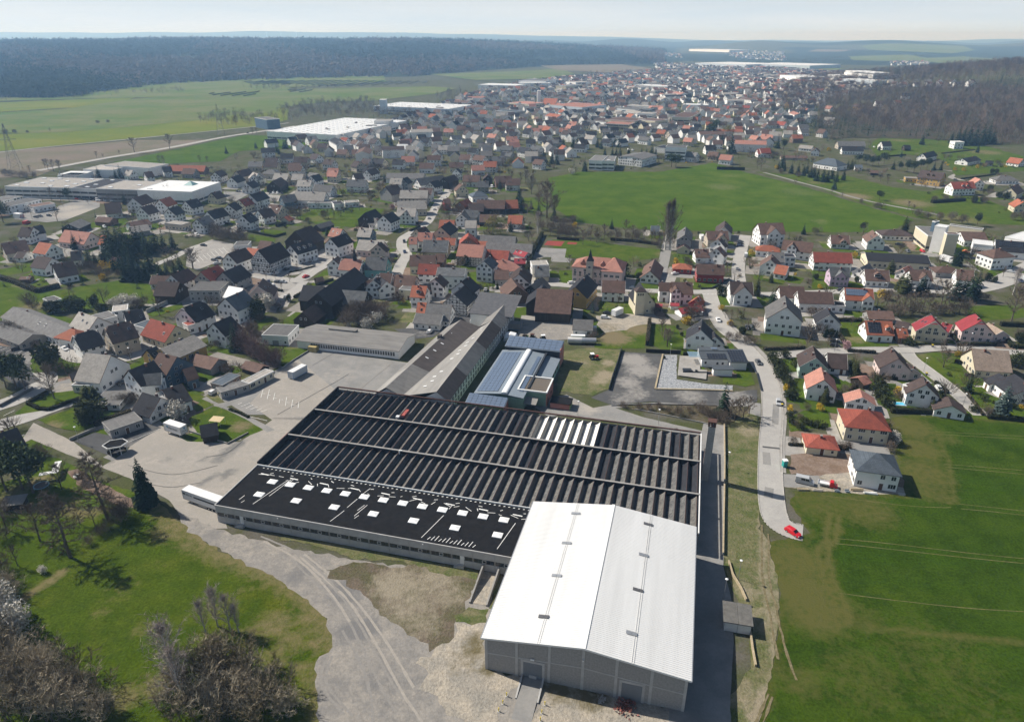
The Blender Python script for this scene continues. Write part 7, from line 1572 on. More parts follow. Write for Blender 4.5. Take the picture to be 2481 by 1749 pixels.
def PL(P, reg, data, wide=1.0, **kw):
 q = data.split()
 for i in range(0, len(q), 3): plant_at(P, G(reg, float(q[i]), float(q[i+1])), float(q[i+2])*1.12*pr.uniform(.93,1.07), wide, **kw)
PL(PNEAR, 'l', '1285 985 13', lab='lone dark green spruce between the pale yard and the meadow')
PL(PLAR, 'l', '615 1440 19 940 1105 20'); PL(PBIG, 'l', '350 1300 10 540 850 8'); PL(PB, 'l', '160 1515 5 830 1160 6 700 1150 6 60 1200 8 1060 1130 5 20 1600 5')
PL(PPI, 'l', '60 860 13 200 850 13 290 880 12 130 760 12 -40 800 12', 1.1); PL(PSH, 'l', '720 770 3 960 1050 4 1050 1130 4 880 1250 3 780 1330 2 950 1200 3 1090 1080 4 400 560 3 340 540 3 470 1010 3 60 1280 4 -20 1600 5 30 1080 4')
PL(PBIR, 'm', '1215 860 14 1280 1000 12 1430 525 8 1515 480 9 1600 500 8 1660 520 7 1150 620 6')
PL(PTHK, 'm', '1250 940 5 1330 860 6 1400 780 6 1480 720 6 1560 680 5 1420 900 7 1520 820 7 1620 760 6 1500 980 7 1620 900 7 1720 820 6 1700 950 6 1820 900 5 1350 1010 6 1450 1080 6 1580 1040 7 1700 1070 6 1820 1030 6 1930 980 5 1960 1100 5 1280 1100 5 1900 800 3 1120 1040 4 1180 900 4 1840 1130 6 1540 1150 6 2050 1050 4')
PL(PTHK, 'm', '60 640 5 20 760 6 150 720 6 260 740 5 350 780 6 120 850 7 240 870 7 380 870 7 480 860 6 60 960 7 200 990 7 340 1000 7 460 970 6 570 950 6 90 1090 7 240 1110 7 400 1110 7 540 1080 6 650 1020 6 680 1120 5 740 1100 5 -60 850 8 -60 1000 8 -80 700 7 60 250 5 -20 200 5 110 290 4 20 330 4')
PL(PBLN, 'm', '40 560 8 -70 500 9', 1.0, lab=None); PL(PBL, 'm', '1150 980 2'); PL(PBL, 'l', '370 1580 2')
PL(PBIG, 'g', '535 1280 12', lab='bare spreading tree with thick trunk on the hedged grass triangle'); PL(PROUND, 'g', '490 960 10 820 1550 5 905 380 5'); PL(PTH, 'g', '870 1330 7 940 1335 7', 1.4); PL(PROUND, 'g', '930 1440 6 700 180 2', 1.6)
PL(PPI, 'g', '60 1170 11 160 1180 12 250 1190 10 20 1100 11', 1.0); PL(PBL, 'g', '1730 1490 6 1110 400 5 1180 395 5 1250 385 6 1320 370 5', 1.1); PL(PSH, 'g', '1500 1480 4 40 640 5 120 660 5 200 690 5 280 720 4 360 790 3 300 370 3 1230 1330 3 1300 1310 3 1400 380 4 1350 400 4 1560 260 4 1180 1340 3 1600 330 3'); PL(PB, 'g', '1570 470 8 1280 900 4 760 950 3')
PL(PROUND, 'g', '520 420 5 600 430 5 680 420 5 750 410 5 1000 440 4 1060 430 4', 1.3); PL(PFO, 'g', '700 110 3 1010 110 3 390 815 2')
PL(PSP, 'a', '1220 1045 18 1290 1080 18 1400 1010 19 1460 1000 16 1510 960 15 1240 950 15 1330 960 16 1340 1060 15 1420 1130 14 1480 1180 13 1560 960 14 1610 950 14 1640 1000 13 1740 960 12 1680 1190 13 1830 960 12 1930 935 11 840 935 10 920 930 7 1000 1110 9 1060 1090 7 1140 1100 8 1280 1180 10 1400 1290 12 1480 1290 11 1560 1290 11 1630 1280 11 2010 1185 9 1950 1230 8 1350 1200 11 1380 1060 17 1460 1080 14 1780 1230 9 1860 1230 8 1700 980 10')
PL(PPI, 'a', '40 640 13 -20 560 12 770 400 9', 1.0); PL(PSP, 'a', '1100 145 10 1350 160 12 1390 440 9 1290 150 8'); PL(PB, 'a', '640 625 9 580 400 9 680 410 8 1870 1090 8 1960 1100 8 1010 1030 6 540 60 9 600 70 9 660 60 9 320 1580 4 985 440 4'); PL(PBIG, 'a', '2145 1155 10'); PL(PSH, 'a', '60 120 5 140 130 5 220 140 5 300 150 5 380 150 5 30 330 4 120 330 4 240 340 4 330 350 4 420 350 5 950 1190 5 1030 1200 5 1100 1230 4 1200 1250 4 1330 1250 4 900 1200 4 870 1250 3 780 1400 2 1900 1150 4'); PL(PFO, 'a', '790 1265 3 1150 1160 4 1270 1165 4 1150 1285 3'); PL(PPK, 'a', '1300 1110 5')
PL(PBIG, 'c', '1950 590 24', 1.15, lab='huge bare tree at the left corner of the bright green field'); PL(PBIG, 'c', '1780 325 13 2040 560 12 1860 450 9'); PL(PBIR, 'c', '1850 770 12'); PL(PSP, 'c', '1430 265 8 1640 400 12 1665 510 13 1860 560 9 2030 625 10 1775 490 7 1580 690 8 1325 530 9 985 660 7 1550 740 8 1325 1095 8 1400 1380 4 1300 1080 6'); PL(PWI, 'c', '1350 770 12'); PL(PROUND, 'c', '995 1115 5 1085 1120 5'); PL(PB, 'c', '850 540 6 960 230 8 1100 250 6 800 520 5 1880 640 6 1960 700 6 1700 700 6 1760 740 6 2100 700 5 2200 700 5 1990 780 5 1640 750 5 1200 1420 4'); PL(PSH, 'c', '780 530 4 860 530 5 920 540 4 340 100 4 1500 520 4 1600 510 4 1700 500 4 1900 720 5 2000 740 5 2080 750 5 2160 760 5 2240 760 5 2050 660 5 2150 670 4 2240 650 5 1680 740 4 240 1080 2 310 1540 4 720 350 3 660 400 3'); PL(PFO, 'c', '350 1530 2'); PL(PPK, 'c', '230 500 4')
PL(PPOP, 'd', '1090 440 25 1135 445 26'); PL(PB, 'd', '60 320 9 140 330 8 260 390 8 340 350 9 400 370 9 470 350 9 590 370 8 690 310 9 880 370 9 950 380 7 760 330 8 1030 400 7 1180 420 7 120 620 6 160 640 6'); PL(PSH, 'd', '30 310 4 100 320 4 190 320 4 290 320 4 420 330 4 520 320 4 620 330 4 720 340 4 800 340 4 1010 410 4 1340 600 3 1000 1090 3 970 1060 3 1340 1130 5 1420 1110 4 1300 1090 3'); PL(PSP, 'd', '550 230 7 660 740 7'); PL(PFO, 'd', '1195 585 3 1310 1190 3 1960 495 3 1750 1200 2 180 215 3'); PL(PTH, 'd', '2010 900 8 960 1050 6 2160 770 5'); PL(PROUND, 'd', '690 700 7 1670 900 5 1730 930 4 820 740 4 1865 1290 3 1700 880 4'); PL(PB, 'd', '1060 1260 5 1110 1420 7 400 1060 5 620 1000 4 1700 1130 4 1760 1140 4 1820 1130 4 1880 1130 4'); PL(PSP, 'd', '2180 1040 9')
PL(PSP, 'e', '180 420 9 240 440 10 300 455 10 350 460 10 410 475 10 470 505 11 520 515 12 600 490 10 640 510 9 700 500 10 620 580 9 350 975 7 1140 405 9 1500 410 8 1560 410 8 1210 300 7 130 400 8 380 440 10 440 470 10 560 510 11 740 390 7 780 400 6'); PL(PPI, 'e', '830 355 9 900 370 10 960 380 10 1010 370 9 1060 360 10 1260 430 10 1320 440 11 1380 410 10 1440 400 9 1190 420 9 170 240 11 1020 675 7 1880 900 8 880 960 6'); PL(PSP, 'e', '1390 195 14 1700 195 20 1750 195 21 1800 185 22 1850 195 22 1920 185 22 1965 180 24 1880 265 9 1650 180 14 2010 190 18'); PL(PTH, 'e', '1235 960 10 770 400 8 795 405 8'); PL(PB, 'e', '280 540 5 1030 510 6 1270 760 6 1310 800 6 1270 940 6 600 620 4 690 655 4 1090 530 5 60 250 7'); PL(PSH, 'e', '150 440 4 300 470 4 1030 750 4 980 740 3 1350 820 5 1450 840 5 1550 850 5 1650 850 5 1750 880 5 860 700 3 1500 690 4 1600 680 4 1700 670 3 1850 690 4 1950 700 4 2200 850 5 2280 850 5 470 980 4'); PL(PFO, 'e', '570 245 3 1680 415 3 1760 420 3 1880 395 3 1940 385 3 110 400 3'); PL(PROUND, 'e', '1010 245 4 2010 440 4 2060 440 4 1850 700 5 1920 690 4 2000 600 5 2060 650 4 2120 660 5')
PL(PSP, 'f', '1700 340 13 1390 595 10 1360 600 8 1740 640 12 1680 640 12 1800 655 15 1850 640 13 60 710 9 545 970 5 640 970 4 1440 600 6'); PL(PTH, 'f', '1240 590 10 1200 560 8 1115 410 7', 1.3); PL(PB, 'f', '1150 760 8 1230 770 9 1310 770 9 1400 740 9 1550 740 13 1450 750 8 1640 760 8 1720 770 8 1280 740 8 1080 700 7 1600 680 8 770 870 4 1100 680 6 2110 440 5 380 1050 4 560 1070 4 1570 1120 5 1610 1190 5 480 430 4'); PL(PBIG, 'f', '2185 830 14'); PL(PBIR, 'f', '2195 600 12'); PL(PSH, 'f', '1120 780 5 1200 790 5 1500 770 5 1580 770 4 1780 760 5 1680 330 4 420 790 4 1900 650 4 1960 650 3 2250 990 4 1300 780 4 1370 760 4 1660 760 4 1060 640 4'); PL(PFO, 'f', '1040 635 4 795 275 3 490 545 2'); PL(PPK, 'f', '715 1080 4'); PL(PROUND, 'f', '580 960 3 2240 1010 4 1990 480 4 460 460 3 2020 490 3 820 490 3')
PL(PBS, 't', '1960 1190 11', lab='broad blue green spruce beside the hedge at the right edge'); PL(PSP, 't', '1590 925 7 1180 1130 4'); PL(PEV, 't', '600 870 3 560 920 3 640 950 3 600 1000 3 650 1060 3 700 1090 3 570 830 3 2100 640 4 2150 600 4 290 800 2 1650 1140 2 2110 1110 2 930 400 3 1280 960 2'); PL(PFO, 't', '800 960 3 1480 520 2 2190 1110 1.4'); PL(PSH, 't', '830 1000 3 470 850 3 540 790 3 420 860 2 740 1510 3 690 1350 3 1800 1170 3'); PL(PBL, 't', '745 1500 4'); PL(PB, 't', '1310 540 4 1360 590 4 430 190 4')
PL(PEV, 'k', '250 110 3 280 150 4 290 200 4 320 230 4 350 260 3 370 300 3 410 390 3 380 390 3 300 170 3 340 60 3 430 140 3 380 540 2 390 590 2 480 640 2 500 590 2 540 610 2 600 620 2 660 630 2 240 70 3'); PL(PFO, 'k', '620 485 2.4 380 490 2 350 320 2'); PL(PTH, 'k', '665 430 6 880 170 5 900 190 5 920 200 5 1540 490 4'); PL(PSH, 'k', '800 800 2 860 800 2 440 620 2 460 560 2 1200 820 3 520 480 2 780 380 3 830 350 3 410 760 2')
PL(PSP, 'j', '1620 1440 11'); PL(PB, 'j', '1740 1490 7 1820 1480 7 1880 1440 6 1690 1500 7 1780 1440 6 1340 490 6 1030 620 5 1080 770 7'); PL(PSH, 'j', '650 1370 2 900 1390 2 1100 1420 2 1200 1440 3 1300 1420 2 1400 1400 3 1450 1440 3 1500 1480 3 1560 1470 3 1620 1520 4 1000 1380 2 800 1380 2 1680 700 3 1760 720 3 1850 740 3 1930 750 3 1700 570 2 350 700 3'); PL(PFO, 'j', '1280 545 3 1610 410 2'); PL(PROUND, 'j', '1805 640 3 1185 590 1.6 1215 660 1.6 1050 890 1.2')
PL(PSP2, 'h', '550 1000 7 600 1040 8 660 1080 8 720 1110 7 780 1150 7 850 1160 6 580 930 7 900 1170 6 930 1130 6'); PL(PSH, 'h', '650 860 5 700 900 4 760 900 4 950 940 3 1580 780 7 1640 720 7 1720 690 7 1800 670 6 1860 650 6 1920 700 6 1700 760 5 1780 780 5 250 1000 3 310 980 3 450 1240 4 160 1180 3 220 1200 3 380 1220 3 640 860 4 920 600 3 1960 620 4 350 1190 3'); PL(PSP, 'h', '490 1010 11'); PL(PROUND, 'h', '700 700 8 740 690 6 1000 530 3 320 670 2'); PL(PBL, 'h', '820 600 7 1600 800 3 1780 810 5 1890 740 5'); PL(PB, 'h', '75 205 10 550 1270 5 790 310 4 880 310 4 1020 340 4 1160 190 4 1225 180 4 1095 230 4 940 410 3 300 950 4'); PL(PB, 'b', '1280 620 9 1150 620 6 1650 600 7 1590 600 6 1850 540 5 1240 560 7 1340 540 6 800 740 4 920 700 4 300 400 4'); PL(PSH, 'b', '300 760 6 370 790 6 440 810 6 510 830 6 590 850 6 650 850 6 260 730 6 340 830 5 420 850 5 1360 640 3 1190 560 5 1750 340 4 1850 340 4 1950 340 4 2050 340 4 1650 330 4 1540 600 5'); PL(PSP, 'b', '1575 790 6 820 250 7 850 680 3'); PL(PFO, 'b', '450 600 2 900 270 2')
PL(PB, 'u', '1070 1050 14 1350 1022 14 770 1095 6 950 1065 4 820 1095 4 2010 910 8 2040 905 8 1270 1140 7 1300 1145 8 1590 1130 6 1650 1130 6 400 890 5 360 1180 8 480 1190 8 240 1210 6'); PL(PSH, 'u', '40 905 5 120 900 5 220 895 3 780 820 4 860 815 4'); PL(PSP, 'u', '1800 1060 9 2035 1020 8 2200 1050 9 2260 1020 11')
PL(PSP, 'v', '310 1015 12 920 905 10 1060 930 11 1110 970 12 1140 995 12 1230 975 13 1270 975 13 1300 985 12 250 1065 8 140 1170 9 2070 905 11 2240 985 8 1380 727 9 1600 765 10 1630 765 10 1280 850 10 1090 890 9 1190 900 9 2090 820 8 1460 900 6 1090 1290 8'); PL(PB, 'v', '510 1000 9 1280 1080 6 1300 1210 6 620 1240 7 1760 1110 6 1370 690 6 2000 1250 8 2100 1280 8 2220 1290 9 1320 850 9 1450 870 8'); PL(PWI, 'v', '1430 880 8 1240 860 8')
PL(PSP, 'w', '385 1130 14 450 1140 13 490 1145 12 710 1200 12 100 910 13 130 810 11 350 870 12 560 795 10 650 790 10 770 825 12 1120 955 14 810 1010 10 840 1020 10 910 980 9 950 1000 11 980 1010 11 1240 1095 14 1270 1090 12 1390 835 11 620 1010 12 650 1010 12 300 965 10 330 960 10 275 980 9 540 1000 10 870 1080 9 930 1080 9 960 1080 9 990 1080 9 1200 1080 9 1590 880 12 2080 690 11 2110 690 12 1890 920 12 1870 1060 22 1800 980 12 1740 930 15 2240 1020 14 2280 1170 14 1440 480 12 560 600 8 480 605 8 1160 1080 8 1060 1060 8 500 980 9'); PL(PPI, 'w', '1400 1165 12 1435 1165 12 1700 930 15 1750 900 15', 1.2); PL(PB, 'w', '1100 1180 9 640 1220 6 610 1215 6 2110 1190 9 2080 1180 8 1900 700 10 1800 700 10 900 720 12 960 720 12 870 710 12 1700 640 10 1300 700 12 1380 730 12 1360 710 12 1960 600 10 2150 560 14 2200 560 14 2250 570 14 300 1280 9 240 1290 9 200 1300 9 2020 1090 9 60 1180 9'); PL(PWI, 'w', '1840 930 16 170 1150 8 120 1150 8 1180 830 8'); PL(PBL, 'w', '600 1225 6')
# --- hedges
def hedge(reg, pts, w=1.2, h=1.4, m=None, noun='clipped green hedge', dens=26):
 P = [G(reg, *p) for p in pts]; r = random.Random(len(PLANTS)); C = MB(); z0 = min(p.z for p in P)
 o = P[0].copy()
 for a, b in zip(P, P[1:]):
  a, b = a-o, b-o; d = (b-a); L = d.length; d.normalize(); n = Vector((-d.y, d.x, 0))
  k = .42*w
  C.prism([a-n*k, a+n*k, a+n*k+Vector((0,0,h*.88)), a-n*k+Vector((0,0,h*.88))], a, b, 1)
  for i in range(int(L*dens)):
   t = r.random()*L; s = r.uniform(-1, 1); f = r.random()
   p = a + d*t + (n*s*w*.5 + Vector((0,0,h*.92)) if f < .45 else n*(.5*w*(1 if s > 0 else -1)) + Vector((0,0,r.uniform(.05,h*.95))))
   q = Vector((r.uniform(-1,1), r.uniform(-1,1), r.uniform(-1,1))).normalized()*.22; u = Vector((r.uniform(-1,1), r.uniform(-1,1), r.uniform(-.3,1))).normalized()*.3
   C.tri(p-q, p+q, p+u)
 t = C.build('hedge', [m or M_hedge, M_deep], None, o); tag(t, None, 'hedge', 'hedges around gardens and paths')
 PLANTS.append(dict(o=t, pos=(P[0]+P[-1])/2, noun=noun, lab=None, h=h))
BH = dict(m=M_hedgeb, noun='brown leafless hedge')
hedge('g', [(-60,90),(120,140),(370,240),(480,210),(585,185)], 2.4, 2.4, **BH); hedge('g', [(272,1335),(380,1385),(480,1395),(820,1275)], 1.2, 1.2); hedge('g', [(272,1330),(470,1230)], 1.2, 1.2); hedge('g', [(930,1550),(1100,1490),(1290,1420)], 1.6, 1.8, **BH)
hedge('f', [(0,1085),(360,1075)], 1.4, 1.4, **BH); hedge('f', [(740,1100),(985,1112)], 1.4, 1.2, **BH); hedge('f', [(1710,1045),(2045,1045)], 1.3, 1.5); hedge('f', [(1320,1035),(1615,1042)], 1.1, .8); hedge('f', [(1265,1000),(1300,1050)], 2.2, 2.2); hedge('f', [(2110,960),(2190,1065),(2330,1070)], 1.6, 1.5); hedge('f', [(2085,870),(2330,880)], 2, 2); hedge('f', [(650,830),(860,830)], 1.6, 1.6, **BH); hedge('f', [(670,960),(700,1020)], 1.2, 1.4, **BH); hedge('f', [(1655,960),(1710,1020)], 1.2, 1.3); hedge('f', [(1420,70),(1500,30)], 1.3, 1.2) if False else None
hedge('k', [(1205,500),(1380,505),(1560,515)], 1.8, 1.8); hedge('k', [(865,110),(915,195)], 1.8, 2.0, M_thuja); hedge('k', [(1995,548),(2320,580)], 1.5, 1.6); hedge('k', [(1790,310),(1880,420),(1960,530)], 1.0, .9, **BH); hedge('k', [(370,770),(490,775)], .8, .9, **BH); hedge('k', [(770,800),(880,805)], 1.2, 1.2, **BH); hedge('k', [(1100,225),(1260,235)], 1.2, 1.2); hedge('k', [(1570,265),(1670,350)], 1.1, 1.3); hedge('k', [(870,330),(1000,200)], 1, 1.2, **BH); hedge('k', [(1730,95),(1800,115)], 1.6, 1.6); hedge('k', [(1815,205),(1880,210)], 1.2, 1.2)
hedge('j', [(905,530),(880,760)], 1.4, 2.4, m=M_hedgeb, noun='tall brown hedge between the grassy plots'); hedge('j', [(1235,850),(1320,855)], 1.2, 1.4); hedge('d', [(540,345),(760,360),(1020,395)], 2, 2, **BH); hedge('d', [(0,335),(220,350)], 2, 2, **BH); hedge('b', [(330,650),(520,665)], 1.4, 1.3); hedge('b', [(690,745),(990,805),(1110,770)], 1.4, 1.4); hedge('b', [(1010,690),(1190,635)], 2, 2); hedge('b', [(1010,1400),(1080,1410)], 1.4, 1.2); hedge('b', [(1210,1480),(1330,1410)], 1.4, 1.2); hedge('b', [(1150,1200),(1250,1180),(1440,1130)], 1.0, .7); hedge('b', [(1450,1340),(1640,1280)], 1.2, 1.2); hedge('c', [(320,650),(525,655)], 1.4, 1.4); hedge('c', [(430,740),(540,690)], 1.2, 1.3); hedge('c', [(1700,1250),(1790,1000),(1900,780)], 2.0, 2.6, noun='long dark hedge beside the lane to the sport ground'); hedge('e', [(1570,270),(1860,235)], 1.4, 1.4, **BH); hedge('e', [(1480,700),(1770,680)], 3, 2.6); hedge('e', [(1740,490),(1980,460),(2040,450)], 1.2, 1.2); hedge('e', [(1090,295),(1250,285)], 1.6, 1.4); hedge('l', [(2000,155),(2100,190),(2170,225)], .9, .7); hedge('w', [(1400,1245),(1900,1240)], 2, 1.6) if False else None; hedge('w', [(1760,1185),(1980,1190)], 3, 3); hedge('v', [(1560,830),(1870,870)], 3, 2.6)
# --- woods as masses
def inside(W, p):
 ins = False; j = len(W)-1
 for i in range(len(W)):
  if (W[i].y > p.y) != (W[j].y > p.y) and p.x < (W[j].x-W[i].x)*(p.y-W[i].y)/(W[j].y-W[i].y)+W[i].x: ins = not ins
  j = i
 return ins
def merge_forest(name, spots, protos, mats_, label):
 """spots: (x, y, scale, proto index); protos: (vertex array, triangle list, material index list); one object"""
 V = []; F = []; MI = []; nv = 0
 r = np.random.RandomState(5)
 for x, y, s, i in spots:
  v, f, mi = protos[i]; a = r.uniform(0, 6.28); c, sn = math.cos(a)*s, math.sin(a)*s
  w = np.empty_like(v); w[:,0] = v[:,0]*c - v[:,1]*sn + x; w[:,1] = v[:,0]*sn + v[:,1]*c + y; w[:,2] = v[:,2]*s*r.uniform(.85,1.15) + height(x, y) - .3
  V.append(w); F.append(f + nv); MI.append(mi); nv += len(v)
 V = np.concatenate(V); F = np.concatenate(F); MI = np.concatenate(MI)
 me = bpy.data.meshes.new(name); me.vertices.add(len(V)); me.vertices.foreach_set('co', V.ravel().astype(np.float32)); n = len(F)
 me.loops.add(n*3); me.loops.foreach_set('vertex_index', F.ravel().astype(np.int32)); me.polygons.add(n); me.polygons.foreach_set('loop_start', np.arange(0, n*3, 3, dtype=np.int32)); me.polygons.foreach_set('loop_total', np.full(n, 3, dtype=np.int32))
 for m in mats_: me.materials.append(m)
 me.polygons.foreach_set('material_index', MI.astype(np.int32)); me.update(calc_edges=True); me.validate()
 return tag(link(name, me), kind='stuff', label=label)
def arr(pieces):
 v = []; f = []; mi = []
 for mb, m in pieces:
  o = len(v); v += mb.v
  for q in mb.f:
   for k in range(1, len(q)-1): f.append((o+q[0], o+q[k], o+q[k+1])); mi.append(m)
 return np.array(v, float), np.array(f, int), np.array(mi, int)
def cheap_bare(seed, h=18, R=4.6, n=60, mt=0, mc=1, tw=.16):
 r = random.Random(seed); T = MB(); T.tube((0,0,0), (r.uniform(-.6,.6),r.uniform(-.6,.6),h*.72), .24, .12, 3, cap=False); C = MB()
 for i in range(n):
  z = h*r.uniform(.42,.92); a = r.uniform(0,6.28); d = Vector((math.cos(a)*r.uniform(.2,1), math.sin(a)*r.uniform(.2,1), r.uniform(.5,1.4))).normalized(); p = Vector((math.cos(a), math.sin(a), 0))*R*r.random()**.6*math.sin(math.pi*min(1,max(.1,(z/h-.3)/.75))) + Vector((0,0,z-1)); s = d.orthogonal().normalized()*tw; C.tri(p-s, p+s, p+d*r.uniform(1.6,3.4))
 return arr([(T, mt), (C, mc)])
def cheap_con(seed, h=20, R=3.2, mc=2, tiers=6, nb=6):
 T, C = conifer(seed, h, R, tiers, nb); C2 = MB(); C2.v = C.v; C2.f = [f for i, f in enumerate(C.f) if i % 4 < 2]
 return arr([(C2, mc)])
M_wtrunk = mat('wood_trunks', (.20,.155,.12), .95, var=.25, scale=.4); M_wtwig = mat('wood_twigs', (.155,.118,.095), .95, col2=(.11,.083,.066), scale=.05); M_wneedle = mat('wood_needles', (.045,.058,.030), .9, col2=(.024,.034,.02), scale=.06)
PRT = [cheap_bare(1), cheap_bare(2, 16, 4.2), cheap_bare(3, 20, 5), cheap_con(1), cheap_con(2, 17, 2.8), cheap_con(3, 14, 2.6, 2, 5, 5)]
fr_ = np.random.RandomState(9)
def wood_right():
 W = [G(*p).xy for p in (('x',690,1000),('x',900,962),('x',1250,955),('x',1450,985),('x',1750,985),('x',2000,1010),('x',2400,1040))]
 far = [Vector((1500,1000)), Vector((1500,2050)), Vector((760,1950)), Vector((600,1620)), Vector((430,1250)), Vector((330,1120))]
 W2 = W + far; spots = []; cnt = 0
 x0, x1, y0, y1 = 250, 1500, 700, 2050
 for _ in range(26000):
  p = Vector((fr_.uniform(x0, x1), fr_.uniform(y0, y1)))
  if not inside(W2, p) or p.x/p.y > .95: continue
  keep = 1.0 if p.y < 1250 else .8
  if fr_.rand() > keep: continue
  if any((p-q).length < 24 for q in HP_RIGHT): continue
  n = noise.noise((p.x*.006, p.y*.006, 2)); i = fr_.randint(3) if n < .12 + .35*fr_.rand() else 3 + fr_.randint(3)
  spots.append((p.x, p.y, fr_.uniform(.75, 1.1), i))
 spots = spots[:9000]
 merge_forest('wood', spots, PRT, [M_wtrunk, M_wtwig, M_wneedle], 'brown leafless wood with dark conifers on the right hill')
HP_RIGHT = [h['pos'].xy for h in HOUSES if h['pos'].x > 200 and h['pos'].y > 700]
wood_right()
def wood_left():
 spots = []
 CH = [arr([(MB_, 0)]) for MB_ in []]
 for _ in range(60000):
  y = 1350*S + (5200)*fr_.rand()**1.7; t = fr_.uniform(-.82, .26); x = t*y
  yb = S*_interp(t, _T, _YB); hc = _interp(t, _T, _HC)
  if hc < 6 or y < yb + 15*fr_.randn() - 10 or y > yb + 2600: continue
  n = noise.noise((x*.0016, y*.0010, 5)); i = (3 + fr_.randint(3)) if n > -.22 + .3*fr_.rand() else fr_.randint(3)
  if noise.noise((x*.004, y*.0012, 9)) > .47: continue
  spots.append((x, y, fr_.uniform(.8, 1.25)*(1 + max(0, y-2500)*.00012), i))
 spots = spots[:19000]
 P2 = [arr([(blob(s_, 13, 21, 24, 6.0), m__)]) for s_, m__ in ((11, 1), (12, 1), (13, 1), (14, 2), (15, 2), (16, 2))]
 merge_forest('forest', spots, P2, [M_wtrunk, M_wtwig, M_wneedle], 'wide dark mixed forest on the far left hills')
wood_left()
def groves():
 spots = []
 for pl, n, con in (([('v',300,690),('v',560,660),('v',1000,640),('v',1020,690),('v',1350,745),('v',1450,790),('v',1250,880),('v',1150,790),('v',480,775),('v',330,815),('v',20,835),('v',20,790),('v',200,760)], 480, .06), ([('u',1590,790),('u',1800,760),('u',2010,770),('u',2010,850),('u',1700,850),('u',1600,840)], 90, 0), ([('v',1480,600),('v',1700,560),('v',1760,630),('v',1660,660),('v',1500,650)], 70, .2), ([('w',700,430),('w',1300,395),('w',1300,420),('w',700,460)], 110, .4), ([('u',-100,600),('u',700,600),('u',1480,555),('u',1480,580),('u',700,615),('u',-100,650)], 120, .1), ([('v',-50,540),('v',480,545),('v',720,525),('v',700,545),('v',100,565)], 60, 0),
                       ([('w',850,310),('w',1350,340),('w',1350,370),('w',850,330)], 90, .9), ([('w',1050,255),('w',1600,320),('w',1600,345),('w',1000,320)], 160, .9), ([('x',950,250),('x',1500,300),('x',1540,295),('x',1050,245)], 120, .4), ([('x',300,255),('x',600,165),('x',920,220),('x',920,250),('x',500,255)], 260, .5), ([('x',1700,325),('x',1900,290),('x',2250,330),('x',2250,350),('x',1720,350)], 160, .3), ([('x',400,340),('x',940,280),('x',940,300),('x',600,350)], 150, .4), ([('x',1250,390),('x',1900,400),('x',1500,470),('x',1290,450)], 320, .5), ([('x',1000,175),('x',1900,190),('x',1650,215),('x',1100,200)], 180, .4), ([('x',200,600),('x',640,570),('x',1900,560),('x',1500,620),('x',900,700),('x',560,740),('x',230,640)], 520, .05), ([('x',560,820),('x',750,770),('x',880,700),('x',700,960),('x',600,900)], 150, .1),
                       ([('w',1950,560),('w',2296,480),('w',2296,640),('w',2050,660)], 160, .05), ([('x',1350,480),('x',1900,400),('x',2296,350),('x',2296,500),('x',1500,540)], 500, .25)):
  W = [G(*p).xy for p in pl]; x0, x1 = min(p.x for p in W), max(p.x for p in W); y0, y1 = min(p.y for p in W), max(p.y for p in W); c = 0
  for _ in range(n*8):
   p = Vector((fr_.uniform(x0, x1), fr_.uniform(y0, y1)))
   if c >= n: break
   if not inside(W, p): continue
   c += 1; spots.append((p.x, p.y, fr_.uniform(.5, .85), 3 + fr_.randint(3) if fr_.rand() < con else fr_.randint(3)))
 keys = list(TOWN_GRID.keys())
 for _ in range(8000):
  gx, gy = keys[fr_.randint(len(keys))]; p = Vector(((gx+fr_.rand())*40, (gy+fr_.rand())*40))
  if any((q-p).length < 9 for i in (-1,0,1) for j in (-1,0,1) for q in TOWN_GRID.get((gx+i, gy+j), ())): continue
  if p.x > 0 and p.y < 720: continue
  spots.append((p.x, p.y, fr_.uniform(.22, .62), 3 + fr_.randint(3) if fr_.rand() < .22 else fr_.randint(3)))
 merge_forest('groves', spots, PRT, [M_wtrunk, M_wtwig, M_wneedle], 'bare groves and garden trees between the far houses')
groves()
def garden_shrubs():
 sh = [arr([(blob(s, 1.3, 1.7, 70, .5, tw_), m)]) for s, tw_, m in ((1, True, 0), (2, False, 1), (3, True, 0), (4, True, 2), (5, False, 1), (6, False, 3))] + [cheap_bare(31, 6.5, 2.6, 110, 4, 0, .06), cheap_bare(32, 5.5, 2.2, 100, 4, 0, .06), cheap_con(33, 5, 1.5, 5, 7, 7)]
 spots = []
 used = [(h['pos'].xy, max(h.get('L', 8), h.get('W', 8))*.62+1) for h in HOUSES if h['pos'].y < 760]
 for h in HOUSES:
  p0 = h['pos']
  if p0.y > 760 or p0.y < 130: continue
  for _ in range(22):
   a = fr_.uniform(0, 6.28); d = max(h.get('L', 8), h.get('W', 8))*.62 + fr_.uniform(1.5, 11); p = Vector((p0.x+math.cos(a)*d, p0.y+math.sin(a)*d))
   if any((p-q).length < r for q, r in used): continue
   if on_road(p): continue
   spots.append((p.x, p.y, fr_.uniform(.5, 1.25), fr_.choice(9, p=[.15,.14,.13,.12,.12,.02,.13,.12,.07])))
 merge_forest('garden_shrubs', spots, sh, [M_twig, M_hedge, M_hedgeb, M_forsy, M_bark, M_needle], 'low garden shrubs and perennials around the houses')
ROADS = []
